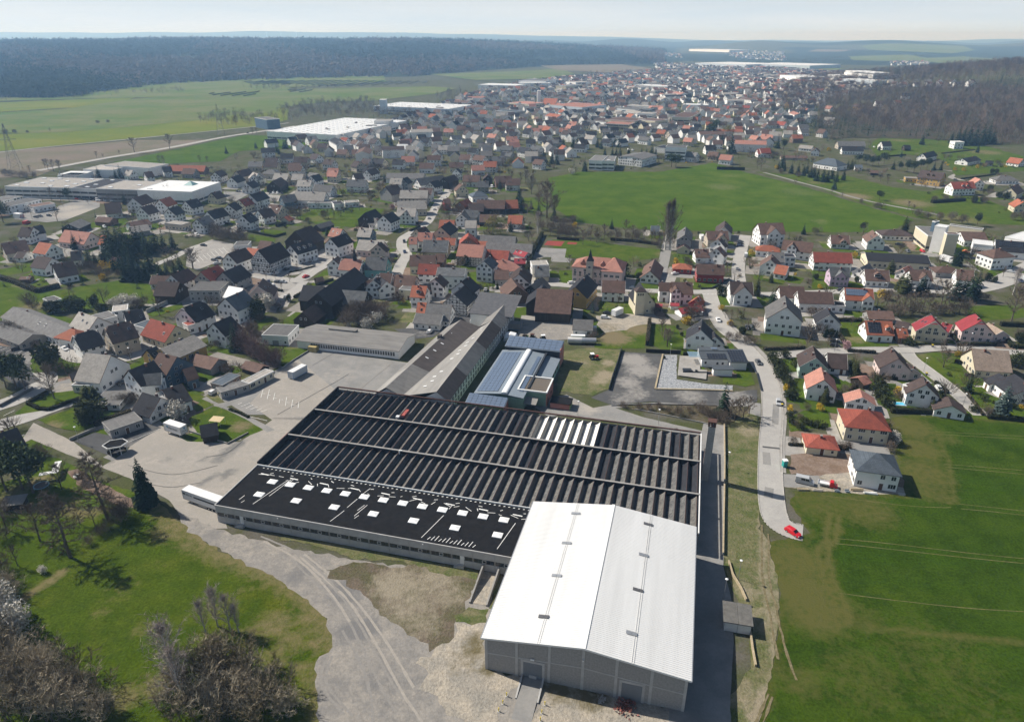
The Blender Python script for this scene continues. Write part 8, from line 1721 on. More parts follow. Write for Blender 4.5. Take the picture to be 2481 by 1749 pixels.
for o in bpy.data.objects:
 if o.type == 'MESH' and any(w in o.name for w in ('road', 'yard', 'car_park', 'square', 'drive', 'lot', 'lane', 'pavement', 'court', 'field', 'parking', 'slope', 'terrace', 'track')) and len(o.data.vertices) < 40000:
  c = np.empty(len(o.data.vertices)*3); o.data.vertices.foreach_get('co', c); c = c.reshape(-1, 3)[:, :2]
  if len(o.data.polygons) and c[:,1].min() < 760:
   q = np.array([p.center[:2] for p in o.data.polygons]); ROADS.append(np.concatenate([c, q]))
ROADS = np.concatenate(ROADS)
def on_road(p): return (((ROADS[:,0]-p.x)**2 + (ROADS[:,1]-p.y)**2) < 7).any()
garden_shrubs()
# ------------------------------------------------------------------ vehicles and street furniture
def paint(n, c): return mat(n, c, .3, var=.05, scale=1, spec=.6)
PAINT = dict(w=('white', paint('white_car_paint', (.72,.72,.71))), k=('black', paint('black_car_paint', (.018,.019,.022))), s=('silver', paint('silver_car_paint', (.40,.41,.42))), g=('dark grey', paint('grey_car_paint', (.075,.08,.085))), r=('red', paint('red_car_paint', (.52,.012,.02))), b=('dark blue', paint('blue_car_paint', (.025,.04,.09))), o=('orange', paint('orange_car_paint', (.60,.14,.02))), y=('yellow green', paint('yellow_car_paint', (.42,.44,.06))))
M_tyre = mat('tyre_rubber', (.02,.02,.02), .9); M_rim = M_steel; M_cglass = mat('car_glass', (.012,.014,.017), .08, var=.1, spec=.7); M_lamp = mat('headlight_glass', (.7,.7,.7), .2, spec=.6); M_tail = mat('tail_light', (.35,.01,.01), .3)
def wheel(r=.32, w=.22):
 k = MB(); k.tube((0,-w/2,0), (0,w/2,0), r, r, 14); k.tube((0,-w/2-.01,0), (0,w/2+.01,0), r*.6, r*.6, 10, 1); return k.mesh('wheel', [M_tyre, M_rim])
WHEEL = wheel(); WHEELB = wheel(.48, .32)
def loft(secs, m=0):
 """secs: (x, half width bottom, half width top, z bottom, z top)"""
 k = MB()
 R = [[(x,-a,z0),(x,-(a+.0),z0+(z1-z0)*.55),(x,-b,z1),(x,b,z1),(x,a,z0+(z1-z0)*.55),(x,a,z0)] for x, a, b, z0, z1 in secs]
 for p, q in zip(R, R[1:]):
  for i in range(6): k.quad(p[i], p[(i+1)%6], q[(i+1)%6], q[i], m)
 k.poly(R[0], m); k.poly(R[-1][::-1], m); return k
CARM = {}
def car_meshes(kind, col):
 key = kind + col
 if key in CARM: return CARM[key]
 pm = PAINT[col][1]
 if kind == 'van':
  body = loft([(-2.5,.92,.88,.35,1.1),(-2.45,.95,.86,.3,2.15),(1.0,.95,.86,.3,2.2),(1.7,.95,.78,.3,1.35),(2.45,.92,.74,.3,1.05),(2.55,.85,.6,.4,.8)]); gl = MB()
  gl.quad((1.06,-.84,2.08),(1.06,.84,2.08),(1.68,.78,1.42),(1.68,-.78,1.42))
  for s in (-1, 1): gl.quad((.2,s*.965,1.35),(1.35,s*.965,1.3),(1.0,s*.90,2.0),(.2,s*.90,2.0)); gl.quad((-1.0,s*.965,1.35),(.1,s*.965,1.35),(.1,s*.90,2.0),(-1.0,s*.90,2.0))
  wx = (-1.6, 1.6)
 else:
  h = 1.62 if kind == 'suv' else 1.45; wg = kind in ('suv', 'estate')
  body = loft([(-2.15,.78,.6,.45,.75),(-2.08,.86,.74,.28,.95),(-1.2,.88,.80,.25,.96),(.75,.88,.80,.25,.95),(1.75,.86,.72,.27,.82),(2.1,.78,.6,.35,.66)])
  rf = -1.85 if wg else -1.3
  cab = loft([(rf-.15,.76,.60,.9,.96),(rf+.15,.78,.60,.9,h-.04),(-.1,.78,.60,.9,h),(.35,.78,.60,.9,h-.05),(1.05,.76,.66,.9,.96)]); o = len(body.v); body.v += cab.v; body.f += [tuple(i+o for i in f) for f in cab.f]; body.mi += cab.mi
  gl = MB(); gl.quad((.38,-.60,h-.07),(.38,.60,h-.07),(1.02,.68,.98),(1.02,-.68,.98)); gl.quad((rf+.12,-.58,h-.08),(rf+.12,.58,h-.08),(rf-.14,.62,1.0),(rf-.14,-.62,1.0))
  for s in (-1, 1): gl.quad((rf+.2,s*.735,1.0),(.85,s*.735,1.0),(.35,s*.645,h-.1),(rf+.3,s*.645,h-.1))
  gl.v = [(a+(.012 if i < 4 else -.012 if i < 8 else 0), b*1.02, c+.012) for i, (a, b, c) in enumerate(gl.v)]
  wx = (-1.3, 1.35)
 hl = MB()
 for s in (-1, 1): hl.box(2.02 if kind != 'van' else 2.45, s*.62-.16, .58, 2.13 if kind != 'van' else 2.56, s*.62+.16, .72)
 tl = MB()
 for s in (-1, 1): tl.box(-2.16 if kind != 'van' else -2.52, s*.66-.1, .66, -2.06 if kind != 'van' else -2.44, s*.66+.1, .86)
 CARM[key] = (body.mesh('body', pm), gl.mesh('windows', M_cglass), hl.mesh('headlights', M_lamp), tl.mesh('tail_lights', M_tail), wx); return CARM[key]
MOV = []
def car(reg, x, y, hx, hy, col, kind='car', lab=None):
 p = G(reg, x, y); q = G(reg, x+hx, y+hy); d = q-p; a = math.atan2(d.y, d.x)
 b, g, hl, tl, wx = car_meshes(kind, col)
 t = thing('parked_van' if kind == 'van' else 'parked_car', lab or '', 'van' if kind == 'van' else 'car', p + Vector((0,0,.06)), a, 'parked vehicles')
 link('body', b, t); link('windows', g, t); link('headlights', hl, t); link('tail_lights', tl, t)
 for wx_ in wx:
  for s in (-.78, .78): link('wheel', WHEEL, t, (wx_, s, .32))
 MOV.append(dict(o=t, pos=p, noun=PAINT[col][0] + ' parked ' + ('van' if kind == 'van' else 'car'), lab=lab)); return t
car('s',748,118,60,38,'r','estate','bright red estate car at the dead end of the road'); car('k',500,1080,60,14,'s','van','silver van on the gravel drive of the new house');
for ln in """g 170 800 50 -12 k estate|g 595 745 40 15 k|g 640 800 30 18 w|g 75 925 60 -5 r estate|g 105 945 60 8 r|g 10 985 40 -5 w|g 1205 1135 30 -12 k|g 620 150 25 8 s|h 275 1428 50 -32 w estate|h 1265 132 30 -8 w|h 285 132 30 5 g|h 335 114 30 5 k|h 815 348 8 30 b|h 908 348 30 3 g|h 955 345 30 3 s|h 850 400 20 3 w van|i 575 832 28 -25 w|i 1035 714 40 4 s|i 1025 752 30 2 w van|i 820 360 30 -8 y|i 1325 350 30 -8 w|i 1120 422 8 -24 s|i 1965 354 40 -5 w|d 485 1135 50 3 w suv|d 510 1090 40 3 k|d 1970 1238 40 30 g estate|d 1850 364 40 0 g|d 1850 386 40 0 k|d 1850 408 40 0 b|d 1190 688 40 -6 w|f 630 1016 45 6 k|f 630 1054 45 6 k|f 1190 160 30 3 k|f 1268 222 20 12 g|f 1400 220 20 12 r|f 1540 224 24 10 w|f 1576 182 30 5 w|f 1785 226 30 10 o|f 2180 402 36 6 s|f 2262 484 20 20 b|f 1760 430 20 3 w|b 575 300 6 14 k|b 602 302 6 14 g|b 640 300 6 14 k|b 668 302 6 14 b|b 702 300 6 14 g|b 755 298 6 14 k|b 940 312 6 14 k|b 975 316 6 14 w|b 1020 318 6 14 w|b 1070 322 6 14 k|b 200 902 30 4 k|b 325 1068 30 5 g|b 375 1046 30 5 g|b 350 1104 30 -5 s|b 95 748 20 6 s|b 120 780 20 6 w|b 5 735 20 6 w|a 550 572 40 6 k|a 405 588 40 5 k|a 450 577 30 5 k|a 300 655 30 -8 r van|a 860 386 30 4 r|a 910 390 20 4 k|a 950 392 20 4 k|a 990 392 20 4 g|a 1035 394 20 4 k|a 1080 400 8 20 w van|a 1115 400 8 20 w van|a 1165 402 8 20 w van|a 1240 404 8 20 w van|a 1300 400 20 2 w van|a 710 1320 20 10 s|a 1165 696 20 10 w|a 2070 726 20 5 w|a 2165 750 20 6 w|a 2190 784 20 6 w|c 800 262 20 3 w van|c 770 304 20 -4 w|c 1340 252 4 14 w van|c 370 975 8 20 b|e 1690 500 30 8 k|w 1060 1030 10 3 w|w 1090 1035 10 3 s|u 1970 897 20 -5 k|d 1320 455 0 1 g|t 1930 350 6 20 g|k 2150 120 20 20 s|x 1070 1045 10 3 w|z 1206 634 20 0 k|z 1420 648 20 2 s|z 1508 650 20 2 w|z 1762 656 20 0 b estate|z 1885 652 20 0 g|z 2052 648 20 0 s|z 2140 650 20 -3 w|z 1653 605 1 -10 s|z 1672 575 1 -10 w van|z 1655 635 1 -10 k|g 900 872 30 2 s|g 1110 872 30 -4 g|b 1010 1215 30 -10 w|b 1120 1170 30 -12 k|b 1300 1075 30 -12 s|h 1180 292 20 -8 r|h 985 492 14 -20 w|h 640 690 14 -12 k|c 640 600 6 -20 s|c 700 500 6 -20 w|c 365 860 4 20 k|f 1330 600 30 2 g|f 350 590 30 2 s|k 1600 320 14 18 w|f 2290 470 20 -8 w van|z 1700 815 8 12 g|z 1745 905 1 14 s|z 1610 720 5 10 w|j 1860 590 0 1 g""".replace('\n', '').split('|'):
 q = ln.split()
 car(q[0], *map(float, q[1:5]), q[5], q[6] if len(q) > 6 else ('estate' if len(MOV) % 3 == 0 else 'car'))
def text(parent, s, size, loc, rot, m, name='lettering'):
 cu = bpy.data.curves.new(name, 'FONT'); cu.body = s; cu.size = size; cu.extrude = .004
 o = bpy.data.objects.new(name, cu); COL.objects.link(o); dg = bpy.context.evaluated_depsgraph_get(); me = bpy.data.meshes.new_from_object(o.evaluated_get(dg)); bpy.data.objects.remove(o); me.materials.clear(); me.materials.append(m)
 q = link(name, me, parent, loc); q.rotation_euler = rot; return q
M_ink = mat('black_print', (.03,.03,.035), .6, var=.05); M_blueink = mat('blue_print', (.10,.30,.46), .6, var=.05); M_redink = mat('red_print', (.50,.03,.03), .6, var=.05); M_box = mat('white_trailer_panel', (.74,.74,.74), .5, var=.05, scale=.6, spec=.4); M_boxb = mat('blue_trailer_frame', (.07,.19,.36), .5, var=.08)
def boxbody(name, lab, p, q, L, W, z0, z1, cat, m=None, top=None):
 """p, q: ground points along the long side nearest the camera"""
 d = q-p; a = math.atan2(d.y, d.x); t = thing(name, lab, cat, p, a)
 k = MB(); k.box(0,0,z0,L,W,z1); k.build('cargo_box', m or M_box, t)
 k = MB(); k.box(-.03,-.03,z1-.02,L+.03,W+.03,z1+.06); k.build('roof', top or M_roofwhite, t)
 k = MB()
 for x in (0, L):
  for y in (0, W): k.box(x-.06,y-.06,z0,x+.06,y+.06,z1-.03)
 for y in (0, W): k.box(0,y-.05,z0-.12,L,y+.05,z0+.06)
 k.build('frame', M_steel if m is None else M_boxb, t)
 MOV.append(dict(o=t, pos=p, noun=lab, lab=lab)); return t
p1_ = Vector((-96.57*S, 166.67*S, 0)); d1 = (Vector((-90.36, 163.68, 0)) - Vector((-96.57, 166.67, 0))).normalized()
hm = boxbody('cargo_container', 'white cargo container with blue winged logo standing on legs beside the garden lawn', p1_, p1_+d1, 7.45, 2.5, 1.25, 3.95, 'container')
k = MB()
for x in (1.2, 6.2):
 for y in (.2, 2.3): k.box(x-.06,y-.06,0,x+.06,y+.06,1.25)
k.build('leg', M_steel, hm); text(hm, 'Hermes', 1.25, (2.05,-.09,2.35), (rad(90),0,0), M_ink)
k = MB(); k.poly([(1.0,-.08,3.3),(2.0,-.08,3.3),(1.9,-.08,2.5)]); k.poly([(1.2,-.08,3.0),(1.95,-.08,2.9),(1.85,-.08,2.4)]); k.poly([(7.55,.9,3.4),(7.55,1.9,3.4),(7.55,1.5,2.7)]); k.build('logo', M_blueink, hm); text(hm, 'Hermes', .5, (7.54,.45,2.2), (rad(90),0,rad(90)), M_ink)
a_, b_ = FW(-81.3, 28.8), FW(-72.2, 26.9)
tr = boxbody('semi_trailer', 'long white semi trailer with dark stripe backed against the factory corner', FW(-83.0,28.1), FW(-73.5,26.3), 13.4, 2.55, 1.15, 3.95, 'trailer')
k = MB(); k.box(4.2,-.06,2.55,13.2,-.04,3.0); k.box(.25,-.06,2.75,1.1,-.04,3.25); k.build('stripe', M_ink, tr); text(tr, 'HELAUN', .62, (1.3,-.08,2.72), (rad(90),0,0), M_ink)
for x in (9.2, 10.5, 11.8):
 for y in (.15, 2.4): link('wheel', WHEELB, tr, (x, y, .48))
k = MB(); k.box(2.6,.2,0,2.8,.4,1.1); k.box(2.6,2.1,0,2.8,2.3,1.1); k.box(5.5,-.02,.55,8.5,.05,.85); k.build('landing_leg', M_steel, tr)
p_ = G('h', 1060, 1302); boxbody('box_trailer', 'grey box trailer with blue frame alone on the asphalt lot', p_, G('h', 1172, 1240), 7.3, 2.5, .5, 3.2, 'trailer', mat('pale_blue_panel', (.42,.46,.50), .6, var=.1), M_roofwhite)
boxbody('box_trailer', 'white box trailer on the pale sandy yard', G('d', 590, 1128), G('d', 655, 1098), 6.0, 2.5, .6, 3.2, 'trailer'); boxbody('storage_container', 'beige container before the small grey workshop', G('d', 195, 1285), G('d', 380, 1290), 8.5, 2.6, .1, 2.8, 'container', mat('beige_container', (.38,.36,.31), .7, var=.12)); tb = boxbody('box_truck', 'white box truck standing at the side road on the right', G('f', 1545, 295), G('f', 1615, 318), 6.5, 2.5, .8, 3.4, 'truck')
boxbody('storage_container', 'white container with red letters in the car park on the left', G('a', 155, 590), G('a', 240, 600), 6.2, 3.0, .1, 3.2, 'container'); text(MOV[-1]['o'], 'AB', 2.9, (6.3,.1,.5), (rad(90),0,rad(90)), M_redink)
def truck_cab(t, x, m): k = MB(); k.box(x,.1,.5,x+1.9,2.4,2.6); k.build('cab', m, t)
truck_cab(tb, 6.6, PAINT['w'][1])
for x in (1.2, 7.4):
 for y in (.15, 2.35): link('wheel', WHEELB, tb, (x, y, .48))
wt = boxbody('box_truck', 'white van truck parked in the yard below the green field', G('d', 1455, 352), G('d', 1490, 352), 2.4, 5.5, .6, 3.0, 'truck')
pk = thing('pickup_truck', 'flatbed pickup with red cab and white bed beside the silver van', 'pickup truck', G('k', 690, 1105), 0); q_ = G('k', 750, 1118) - G('k', 690, 1105); pk.rotation_euler = (0,0,math.atan2(q_.y, q_.x))
k = MB(); k.box(-2.6,-.95,.75,.4,.95,.85); k.box(-2.6,-.95,.85,.4,-.9,1.2); k.box(-2.6,.9,.85,.4,.95,1.2); k.box(-2.6,-.9,.85,-2.55,.9,1.2); k.build('flat_bed', PAINT['w'][1], pk); k = loft([(.5,.9,.8,.4,1.9),(1.4,.9,.78,.4,1.95),(1.9,.9,.78,.4,1.2),(2.5,.85,.7,.4,1.0)]); k.build('cab', PAINT['r'][1], pk); k = MB(); k.quad((1.44,-.74,1.88),(1.44,.74,1.88),(1.92,.74,1.27),(1.92,-.74,1.27)); k.build('windscreen', M_cglass, pk)
for x in (-1.7, 1.7):
 for s in (-.8, .8): link('wheel', WHEEL, pk, (x, s, .32))
gs = thing('transformer_shed', 'small pale shed with grey flat roof on the bank right of the white hall', 'shed', G('s', 285, 765), 0); q_ = G('s', 460, 795) - G('s', 285, 765); gs.rotation_euler = (0,0,math.atan2(q_.y, q_.x)); L_ = q_.length
k = MB(); k.box(0,0,0,L_,5.6,2.6); k.build('wall', M_stain, gs); k = MB(); k.box(-.35,-.35,2.62,L_/2-.03,5.95,2.85); k.box(L_/2+.03,-.35,2.62,L_+.35,5.95,2.85); k.build('flat_roof', mat('grey_roof_sheet', (.135,.13,.12), .9, var=.25, scale=1.2), gs); k = MB(); k.box(L_/2-.03,-.03,0,L_/2+.03,.0,2.6); k.build('joint', M_darksteel, gs)
def wall_line(name, reg, pts, h, w, m, lab, cat='wall', cap=None):
 P = [G(reg, *p) for p in pts]; o = P[0].copy(); t = thing(name, lab, cat, o)
 for a, b in zip(P, P[1:]):
  d = (b-a).normalized(); n = Vector((-d.y, d.x, 0))*w/2; k = MB(); a, b = a-o, b-o; k.prism([a-n, a+n, a+n+Vector((0,0,h)), a-n+Vector((0,0,h))], a, b); k.build('wall_section', m, t)
  if cap: k = MB(); n *= 1.3; z = Vector((0,0,h)); k.prism([a-n+z, a+n+z, a+n+z+Vector((0,0,.1)), a-n+z+Vector((0,0,.1))], a, b); k.build('coping', cap, t)
 return t
M_sandw = mat('sandstone_wall', (.40,.33,.22), .95, var=.25, scale=1.5)
wall_line('retaining_wall', 'q', [(1838,330),(1842,680),(1838,1000),(1832,1250),(1826,1600)], .9, .3, M_conc, 'low concrete wall between the alley and the grassy bank', cap=M_sandw); wall_line('retaining_wall', 's', [(318,310),(345,400),(400,490),(435,570)], .8, .35, M_sandw, 'sandstone edged wall bending down to the pale shed'); wall_line('retaining_wall', 's', [(462,780),(478,900),(498,1010)], .8, .35, M_sandw, 'sandstone edged wall below the pale shed')
wall_line('stone_edge', 'j', [(1035,850),(960,1190),(1480,1200),(1720,1210)], .55, .6, M_sandw, 'low pale stone edge around the quarry stone slope'); wall_line('slatted_fence', 'j', [(630,800),(590,940),(540,1080),(505,1200)], 1.5, .08, M_darksteel, 'dark fence between the mown plot and the dark parking ground', 'fence'); wall_line('garden_fence', 'j', [(870,825),(1210,840)], 1.6, .1, M_timber, 'black timber fence below the garden lawn', 'fence')
wall_line('garden_wall', 'g', [(1440,440),(1640,350),(1830,240)], 1.8, .25, M_conc, 'long grey concrete garden wall beside the meadow corner barn'); wall_line('yard_wall', 'g', [(2,1365),(330,1190)], 1.2, .4, M_darksteel, 'dark low wall along the road at the left edge'); wall_line('yard_wall', 'l', [(610,425),(840,325)], 1.0, .35, M_concd, 'low mossy wall beside the dark garage forecourt'); wall_line('lawn_wall', 'l', [(1650,345),(1985,455),(2165,360)], .6, .2, M_concd, 'low grey wall around the garden lawn behind the cargo container'); wall_line('lawn_wall', 'h', [(940,1195),(1060,1110),(1230,1005)], .7, .2, M_concd, 'low dark wall between lawn and asphalt lot'); wall_line('garden_wall', 'd', [(1455,838),(1560,838),(1740,740)], .9, .25, M_anth, 'dark low wall around the lawn before the red house'); wall_line('kerb_wall', 'j', [(530,1350),(900,1335),(1560,1350)], .5, .25, M_concd, 'low wall along the upper service road'); wall_line('kerb_wall', 'j', [(760,1385),(1100,1450),(1480,1530)], .4, .25, M_concd, 'low wall along the lower service road'); wall_line('bin_wall', 'k', [(110,180),(150,330)], .8, .25, M_anth, 'dark low wall between bungalow lawn and road')
def gate_posts():
 for i, (x, y) in enumerate(((50,90),(70,130),(90,170),(110,215),(125,255))): t = FB
gz = thing('gazebo', 'open hexagonal pavilion with flat dark roof and white edge on the garage forecourt', 'gazebo', G('l', 1025, 525), rad(20))
k = MB(); hx = [(3.4*math.cos(i*math.pi/3), 2.7*math.sin(i*math.pi/3)) for i in range(6)]; k.prism([(x, y, 2.9) for x, y in hx], (0,0,2.9), (0,0,3.15)); k.build('roof', M_felt, gz)
k = MB()
for i in range(6):
 a, b = hx[i], hx[(i+1)%6]; k.prism([(a[0],a[1],2.85),(a[0]*1.06,a[1]*1.06,2.85),(a[0]*1.06,a[1]*1.06,3.25),(a[0],a[1],3.25)], (a[0],a[1],3), (b[0],b[1],3))
k.build('roof_edge', M_whitetrim, gz)
for i in range(6): k = MB(); k.box(-.1,-.1,0,.1,.1,2.88); k.build('post', M_whitetrim, gz, (hx[i][0]*.8, hx[i][1]*.8, 0))
for i in range(5):
 a, b = Vector((*hx[i],0))*.8, Vector((*hx[i+1],0))*.8; k = MB(); d = (b-a).normalized(); n = Vector((-d.y,d.x,0))*.05; k.prism([a-n,a+n,a+n+Vector((0,0,1)),a-n+Vector((0,0,1))], a, b); k.build('railing', M_timber, gz)
tc = thing('toilet_cabin', 'turquoise portable toilet with white roof beside the bare soil plot', 'toilet cabin', G('k', 337, 945), rad(5)); k = MB(); k.box(-.6,-.6,0,.6,.6,2.1); k.build('cabin', mat('turquoise_plastic', (.02,.30,.27), .5, var=.08), tc); k = MB(); k.box(-.65,-.65,2.1,.65,.65,2.4); k.build('roof', M_dome, tc)
pl_ = G('k', 1275, 438); po = thing('garden_pool', 'bright blue garden pool behind the white house', 'pool', pl_, rad(-8)); k = MB(); k.box(-2.0,-1.3,0,2.0,1.3,.35); k.build('basin', M_whitetrim, po); k = MB(); k.quad((-1.8,-1.1,.36),(1.8,-1.1,.36),(1.8,1.1,.36),(-1.8,1.1,.36)); k.build('water', mat('pool_water', (.08,.42,.62), .15, var=.1, spec=.5), po)
sn = thing('sun_sail', 'beige sun sail on poles behind the timber garden house', 'sun sail', G('l', 1900, 290), rad(-10)); k = MB(); slab(k, (-2,-1.5,2.4),(2,-1.5,2.3),(2,1.5,2.6),(-2,1.5,2.6), .04); k.build('canvas', mat('beige_canvas', (.55,.44,.27), .9, var=.06), sn); k = MB()
for x, y in ((-1.9,-1.4),(1.9,-1.4),(1.9,1.4),(-1.9,1.4)): k.tube((x,y,0),(x,y,2.35),.04,.04,5)
k.build('pole', M_steel, sn)
tp = thing('trampoline', 'round blue trampoline under the garden trees', 'trampoline', G('l', 365, 830)); k = MB(); k.tube((0,0,.7),(0,0,.78),2.1,2.1,18); k.tube((0,0,.785),(0,0,.8),1.7,1.7,18,1); k.build('mat', [mat('blue_vinyl', (.12,.27,.33), .5), M_ink], tp); k = MB()
for i in range(6): k.tube((1.9*math.cos(i*1.047),1.9*math.sin(i*1.047),0),(1.9*math.cos(i*1.047),1.9*math.sin(i*1.047),.7),.03,.03,4)
k.build('leg', M_steel, tp)
pt = thing('garden_roof', 'white L-shaped canopy roof between the left garden trees', 'canopy', G('l', 450, 720), rad(22)); k = MB(); k.box(-2.2,-3.2,2.1,2.6,-1.6,2.2); k.box(.8,-1.6,2.1,2.6,3.4,2.2); k.build('roof', M_roofwhite, pt); k = MB()
for x, y in ((-2,-3),(2.4,-3),(2.4,3.2),(1,3.2)): k.tube((x,y,0),(x,y,2.1),.05,.05,5)
k.build('post', M_timber, pt); sh = thing('garden_hut', 'low black hut with pale flat roof in the left garden', 'hut', G('l', 140, 1000), rad(15)); k = MB(); k.box(-2.4,-1.8,0,2.4,1.8,2.0); k.build('wall', M_timber, sh); k = MB(); slab(k, (-2.8,-2.2,2.05),(2.8,-2.2,2.05),(2.8,2.2,2.4),(-2.8,2.2,2.4)); k.build('roof', M_fibrel, sh); pa = thing('garden_table', 'round white garden table on the dug bed', 'table', G('l', 680, 745)); k = MB(); k.tube((0,0,.7),(0,0,.76),1.1,1.1,16); k.build('table_top', M_whitetrim, pa); k = MB(); k.tube((0,0,0),(0,0,.7),.1,.1,6); k.build('leg', M_steel, pa)
lm_p = MB(); lm_p.tube((0,0,0),(0,0,5.6),.07,.05,6); lp = lm_p.mesh('pole', M_steel); lm_h = MB(); lm_h.tube((0,0,5.55),(0,0,5.75),.12,.36,10); lm_h.tube((0,0,5.75),(0,0,5.9),.36,.1,10); lh = lm_h.mesh('lamp_head', M_dome)
for r_, x, y, lab in (('s',382,425,'round headed lamp on the grassy bank above the pale shed'),('s',285,552,'round headed lamp leaning over the pale shed roof'),('q',1870,750,'round headed lamp on the bank below the chimney'),('q',405,235,'round headed lamp behind the white shed roofs'),('q',1193,320,'round headed lamp on the service road behind the factory'),('l',690,440,'round headed lamp beside the low mossy wall'),('f',620,1105,'tall lamp before the two black parked cars'),('f',1810,1050,'tall lamp before the pale pink crimson roofed house'),('k',1475,170,'tall lamp at the inner side of the lane bend'),('k',1790,470,'tall lamp near the lane end'),('d',1455,1190,'lamp beside the curving road'),('j',1105,875,'lamp at the edge of the dark parking ground'),('g',715,945,'lamp at the narrow street before the pale slate roof'),('g',1290,910,'lamp at the narrow street corner'),('f',1060,590,'lamp beside the yellow bush at the street'),('t',800,370,'lamp before the orange garage')):
 t = thing('street_lamp', lab, 'street lamp', G(r_, x, y), 0, 'lamps with round heads'); link('pole', lp, t); link('lamp_head', lh, t)
bn = MB(); bn.box(-.3,-.35,0,.3,.35,1.0); bn.box(-.33,-.38,1.0,.33,.38,1.1,1); bnm = bn.mesh('wheelie_bin', [M_darksteel, M_yellow])
for r_, x, y, lab in (('k',317,455,'wheelie bin with yellow lid beside the road'),('k',1497,198,'wheelie bin with yellow lid inside the lane bend'),('f',1487,1058,'wheelie bin with yellow lid before the crimson roofed houses'),('k',725,790,'wheelie bin with yellow lid beside the red garage'),('h',330,1450,'wheelie bin with yellow lid behind the white estate car')): tag(link('wheelie_bin', bnm, None, G(r_, x, y)), lab, 'bin', 'wheelie bins with yellow lids')
for x, y, l, lab, m in (('490','1135',3.4,'stack of pale timber planks beside the silver van',M_sandw),('610','1142',3.0,'stack of pallets and planks behind the pickup',M_sandst),('770','1150',1.6,'grey wrapped pallet on the gravel drive',M_zinc),('850','1150',1.4,'grey wrapped pallet, second on the gravel drive',M_zinc),('930','1140',3.6,'long yellow boards on the building plot',M_sandw),('1040','1165',3.8,'heap of timber and white film on the building plot',M_whitetrim),('1295','1175',2.0,'small heap of grey stones at the plot corner',M_conc)):
 k = MB(); r_ = random.Random(int(x))
 for i in range(5): a = r_.uniform(-.12,.12); k.box(-l/2+r_.uniform(0,.4), -.5+i*.2, 0, l/2-r_.uniform(0,.5), -.34+i*.2, r_.uniform(.3,.7), 0, Matrix.Rotation(a, 4, 'Z'))
 t = k.build('material_stack', m, None, G('k', float(x), float(y)), rad(-8)); tag(t, lab, 'stack')
def tractor(reg, x, y, a, lab, m, roof):
 t = thing('tractor', lab, 'tractor', G(reg, x, y), rad(a)); k = MB(); k.box(.1,-.4,.7,2.0,.4,1.5); k.build('bonnet', m, t); k = MB(); k.box(-1.2,-.75,.9,.1,.75,2.3); k.build('cab', M_cglass, t); k = MB(); k.box(-1.3,-.85,2.3,.2,.85,2.5); k.build('cab_roof', roof, t); w1 = wheel(.75, .4); w2 = wheel(.45, .3)
 for s in (-.85, .85): link('wheel', w1, t, (-.8, s, .75)); link('wheel', w2, t, (1.5, s, .45))
tractor('i', 1680, 905, 100, 'green tractor with white cab roof in the farm yard', mat('tractor_green', (.10,.28,.15), .5), M_dome); tractor('i', 1580, 895, 80, 'orange farm machine in the gravel yard', mat('machine_orange', (.50,.16,.05), .6), M_rust); tractor('i', 1510, 905, 60, 'dark green farm machine in the gravel yard', mat('machine_green', (.06,.12,.05), .7), M_timber); tractor('j', 355, 890, 10, 'small red excavator on the mown plot', PAINT['r'][1], M_dome)
cv = thing('covered_load', 'load wrapped in bright white sheeting in the farm yard', 'covered load', G('i', 1365, 900), rad(-10)); k = loft([(-2.6,2.0,1.3,0,1.9),(-2.0,2.3,1.5,0,2.6),(0,2.4,1.4,0,3.0),(2.2,2.3,1.6,0,2.5),(2.7,2.0,1.3,0,1.8)]); k.build('sheeting', M_dome, cv); bx_ = boxbody('storage_container', 'pale container with slatted roof behind the wrapped load', G('i', 1310, 800), G('i', 1450, 810), 7, 4, .1, 2.6, 'container', M_fibrel, M_fibrel)
for x, y, c, lab in ((105,1385,'white_tank','white tank lying in the rough grass'),(245,1390,'steel_tank','steel tank lying behind the white tank')):
 t = thing('storage_tank', lab, 'tank', G('d', x, y), rad(-4)); k = MB(); k.tube((0,0,1.5),(6,0,1.5),1.25,1.25,14); k.build('shell', M_stain if 'white' in c else M_steel, t); k = MB(); k.box(.5,-1,0,.9,1,.6); k.box(5,-1,0,5.4,1,.6); k.build('cradle', M_darksteel, t)
bt = thing('boat_trailer', 'white flat boat like trailer before the beige container', 'trailer', G('d', 210, 1330), rad(-3)); k = MB(); k.box(-3,-.9,.6,3,.9,1.3); k.box(-2.6,-.95,.3,2.6,.95,.6,1); k.build('hull', [M_dome, M_green2], bt)
hp = blob(3, 2.6, .8, 260, .5, z0=0); hp = hp.build('rubble_heap', mat('red_rubble', (.26,.11,.09), .95, var=.3), None, FW(24.5,-1.4)); tag(hp, 'low heap of reddish rubble before the right door of the white hall', 'heap'); hp2 = blob(4, .9, .7, 120, .4).build('rubble_heap', M_conc, None, FW(20.6,-1.2)); tag(hp2, 'small heap of white sacks left of the reddish rubble', 'heap')
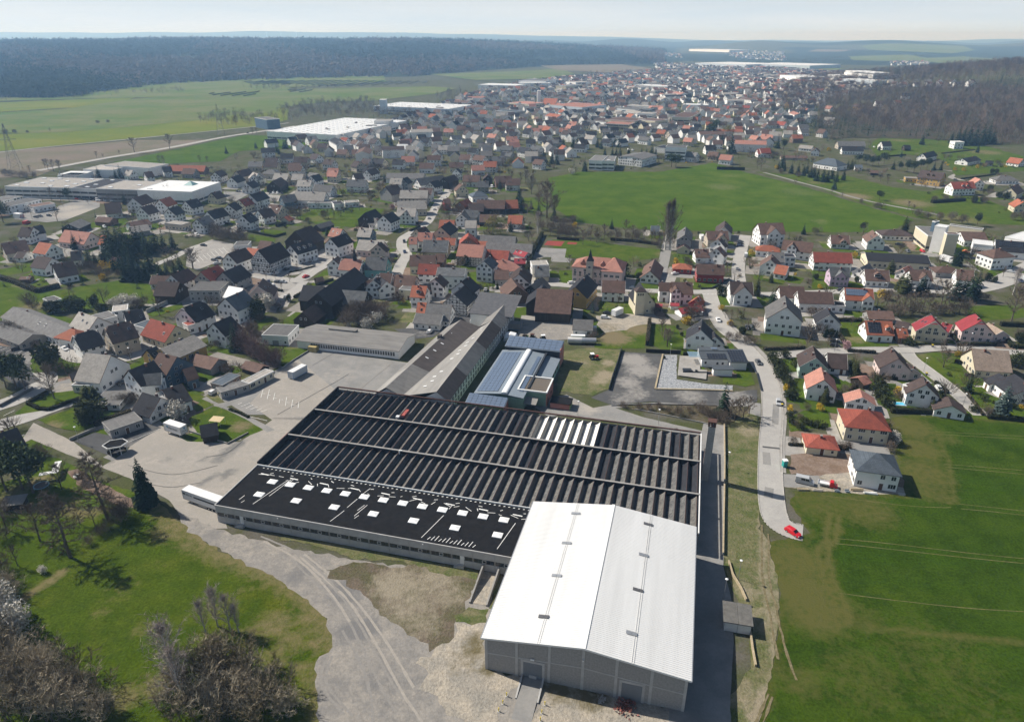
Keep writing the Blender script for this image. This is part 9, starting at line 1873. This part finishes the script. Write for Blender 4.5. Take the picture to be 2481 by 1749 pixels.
def pylon(reg, x, y, h, lab):
 p = G(reg, x, y); t = thing('electricity_pylon', lab, 'pylon', p, rad(20)); k = MB(); b = h*.11
 def lv(f): return b*(1-f)**1.1 + .35
 fs = [0,.14,.28,.42,.55,.67,.78,.88,1]
 for f, g in zip(fs, fs[1:]):
  a, c = lv(f), lv(g)
  for i in range(4):
   s = [(-1,-1),(1,-1),(1,1),(-1,1)]; p0, p1 = s[i], s[(i+1)%4]
   k.tube((p0[0]*a,p0[1]*a,f*h),(p0[0]*c,p0[1]*c,g*h),.14,.14,3,cap=False); k.tube((p0[0]*a,p0[1]*a,f*h),(p1[0]*c,p1[1]*c,g*h),.08,.08,3,cap=False); k.tube((p1[0]*a,p1[1]*a,f*h),(p0[0]*c,p0[1]*c,g*h),.08,.08,3,cap=False)
 k.build('lattice_mast', M_darksteel, t); k = MB()
 for f, w in ((.66,7.5),(.80,5.5)): k.tube((-w,0,f*h),(w,0,f*h),.16,.16,4); k.tube((-w,0,f*h),(0,0,f*h+1.8),.1,.1,3); k.tube((w,0,f*h),(0,0,f*h+1.8),.1,.1,3)
 k.build('cross_arm', M_darksteel, t)
pylon('u', 125, 1185, 42, 'lattice electricity pylon at the left edge of the ploughed field'); pylon('u', 1757, 908, 38, 'lattice electricity pylon beside the bare grove')
for i, (x, y) in enumerate(((155,140),(268,140),(390,138))):
 u_, v_ = px('v', x, y); d = ray(u_, v_ - 0); Y = 14000.0; X = d[0]/d[1]*Y; z = height(X, Y); t = thing('wind_turbine', '%s of the three tiny wind turbines on the left horizon' % ['leftmost', 'middle', 'rightmost'][i], 'wind turbine', (X, Y, z), rad(10*i)); hh = max(60, CAM_H + d[2]/d[1]*Y + 95 - z); k = MB(); k.tube((0,0,0),(0,0,hh),3.5,2,6); k.build('tower', M_whitetrim, t); k = MB()
 for j in range(3): a = j*2.094 + i; k.tube((0,-4,hh),(55*math.sin(a),-4,hh+55*math.cos(a)),2.2,.5,4)
 k.build('rotor', M_whitetrim, t)
def solar_field(reg, poly, lab):
 W = [G(reg, *p).xy for p in poly]; k = MB(); x0, x1 = min(p.x for p in W), max(p.x for p in W); y0, y1 = min(p.y for p in W), max(p.y for p in W); d = Vector((.12,.993)); n = Vector((.993,-.12)); c = Vector(((x0+x1)/2, (y0+y1)/2))
 for i in range(-40, 40):
  s = None
  for j in range(-60, 61):
   p = c + n*i*26 + d*j*12
   if inside(W, p):
    q = p + d*12; z = height(p.x, p.y); a = n*2.2; k.quad((p.x-a.x,p.y-a.y,z+1),(q.x-a.x,q.y-a.y,z+1),(q.x+a.x,q.y+a.y,z+3),(p.x+a.x,p.y+a.y,z+3))
 tag(k.build('solar_panel_rows', M_solard), kind='stuff', label=lab)
solar_field('u', [(1920,490),(2296,478),(2296,520),(2000,515)], 'rows of dark solar panels at the wood edge'); solar_field('u', [(1650,585),(2050,570),(2000,606),(1680,604)], 'lower rows of dark solar panels'); solar_field('v', [(20,490),(600,478),(1450,488),(1350,505),(700,532),(450,520)], 'long rows of dark solar panels in the fields'); solar_field('v', [(300,550),(520,550),(480,578),(310,575)], 'small block of solar panels')
# ------------------------------------------------------------------ labels that single each thing out
LAND = [(h['lab'], h['pos']) for h in HOUSES if h['lab']]
SHORT = {}
EXTRA = [('the white hall', FW(17,20)), ('the black factory roof', FW(-20,65)), ('the chimney', FW(36.5,69)), ('the long workshop', FW(-45,120)), ('the green workshop', FW(-20,108)), ('the low hall', G('h',1600,1000)), ('the asphalt lot', G('h',1300,1300)), ('the pale yard', G('l',1400,600)), ('the left meadow', G('m',700,500)), ('the crop field', G('s',1500,500)), ('the bright green field', G('z',1600,440)), ('the school', G('d',430,720)), ('the half-timbered inn', G('b',900,1190)), ('the village square', G('b',1200,1100)), ('the car park', G('b',250,1000)), ('the street bend', G('b',1250,1260)), ('the very long barn', G('b',1650,1400)), ('the giant barn', G('b',1330,850)), ('the conifer grove', G('a',1400,1050)), ('the small meadow', G('a',900,1450)), ('the white works', G('a',1000,300)), ('the supermarket', G('a',300,480)), ('the huge white hall', G('v',600,900)), ('the pale blue works', G('v',1300,700)), ('the white tower', G('w',348,640)), ('the grey warehouse', G('w',950,1170)), ('the office block', G('w',1430,1060)), ('the yellow willow', G('c',1350,760)), ('the huge bare tree', G('c',1950,590)), ('the poplars', G('d',1110,440)), ('the street corner', G('d',1550,880)), ('the sandy yard', G('d',700,1130)), ('the bungalow', G('j',1560,960)), ('the dark parking ground', G('j',750,1050)), ('the cream villa', G('k',985,620)), ('the new house', G('k',1090,1000)), ('the garden pool', G('k',1275,438)), ('the crimson roofs', G('f',1550,960)), ('the lilac house', G('f',660,500)), ('the apartment house', G('f',190,1000)), ('the long cream workshop', G('f',1200,330)), ('the bell tower', G('e',1570,1050)), ('the slate villa', G('e',600,430)), ('the ochre block', G('e',1490,540)), ('the white cube house', G('e',1690,230)), ('the wood', G('x',1250,960)), ('the far white halls', G('x',1000,490)), ('the hedged triangle', G('g',540,1330)), ('the clipped tree', G('g',490,960)), ('the bare thicket', G('m',1500,900)), ('the left thicket', G('m',300,900)), ('the ploughed field', G('u',800,1060)), ('the country road', G('u',1350,1015)), ('the far left grove', G('u',1800,830)), ('the orange barn', G('a',2090,60)), ('the teal house', G('b',2130,1190)), ('the chapel', G('b',1850,1200)), ('the tower house', G('d',880,1088)), ('the huge brown barn', G('i',1800,680)), ('the meadow barn', G('a',1870,1480)), ('the pale slate roof', G('g',1000,1070)), ('the sport ground', G('c',2000,950)), ('the lane bend', G('k',1450,150)), ('the hill path', G('e',900,670)), ('the cottage', G('c',1600,700)), ('the tile row terrace', G('w',1000,830))]
ORD = ['nearest', 'second', 'third', 'fourth', 'fifth', 'sixth', 'seventh', 'eighth', 'ninth', 'tenth', 'eleventh', 'twelfth']
def rel(p, q):
 """where p lies as seen from the camera relative to q"""
 dist = q.length; f = q.normalized(); d = p - q; fwd = d.x*f.x + d.y*f.y; side = d.x*f.y - d.y*f.x
 if abs(side) > abs(fwd)*.45: return 'right of' if side > 0 else 'left of'
 return 'behind' if fwd > 0 else 'before'
ITEMS = []
for h in HOUSES:
 o = h['o']
 if h['lab']: o['label'] = h['lab']; continue
 if o.get('label'): continue
 wl = WALLS[h['wall']][0]; rf = ROOFS[h['roof']][0]
 form = 'flat' if h['flat'] else 'hipped' if h['hip'] else ''
 nm = h['nm'].replace('_', ' ').replace('flat roofed building', 'building')
 if h['flat']: noun = '%s %s with %s flat roof' % (wl, nm, rf)
 else: noun = '%s %s%s with %s %sroof' % (wl, 'wing-gabled ' if 'gf' in h['opt'] else '', nm, rf, 'hipped ' if h['hip'] else '')
 ITEMS.append((o, h['pos'], noun)); o['group'] = 'village ' + ('barns and sheds' if nm in ('barn', 'shed', 'garage') else 'flat roofed buildings' if h['flat'] else 'houses')
for d in PLANTS + MOV:
 o = d['o']
 if d['lab']: o['label'] = d['lab']; continue
 ITEMS.append((o, d['pos'], d['noun']))
cl = {}
for o, p, noun in ITEMS:
 nm_, q = min(EXTRA, key=lambda e: (e[1]-p).length + (30 if (e[1]-p).length < 4 else 0))
 cl.setdefault((noun, rel(p, q), nm_), []).append(((p-q).length, o))
REST = []
for (noun, r_, nm_), L_ in cl.items():
 L_.sort(key=lambda e: e[0])
 for i, (d, o) in enumerate(L_):
  if len(L_) == 1: o['label'] = '%s %s %s' % (noun, r_, nm_)
  elif i < 12: o['label'] = '%s %s %s, %s from it' % (noun, r_, nm_, ORD[i]) if i else '%s %s %s, nearest it' % (noun, r_, nm_)
  else: REST.append((o, noun, nm_))
POS = {o.name: p for o, p, n in ITEMS}; c2 = {}
for o, noun, nm_ in REST:
 p = POS[o.name]; n2, q = sorted(EXTRA, key=lambda e: (e[1]-p).length)[1]
 c2.setdefault((noun, rel(p, q), n2), []).append(((p-q).length, o))
for (noun, r_, n2), L_ in c2.items():
 L_.sort(key=lambda e: e[0])
 for i, (d, o) in enumerate(L_): o['label'] = '%s further %s %s%s' % (noun, r_, n2, '' if len(L_) == 1 else ', %s from it' % ORD[min(i, 11)])
for o in bpy.data.objects:
 if o.get('label') == '': del o['label']
 if o.get('group') and o.parent: del o['group']
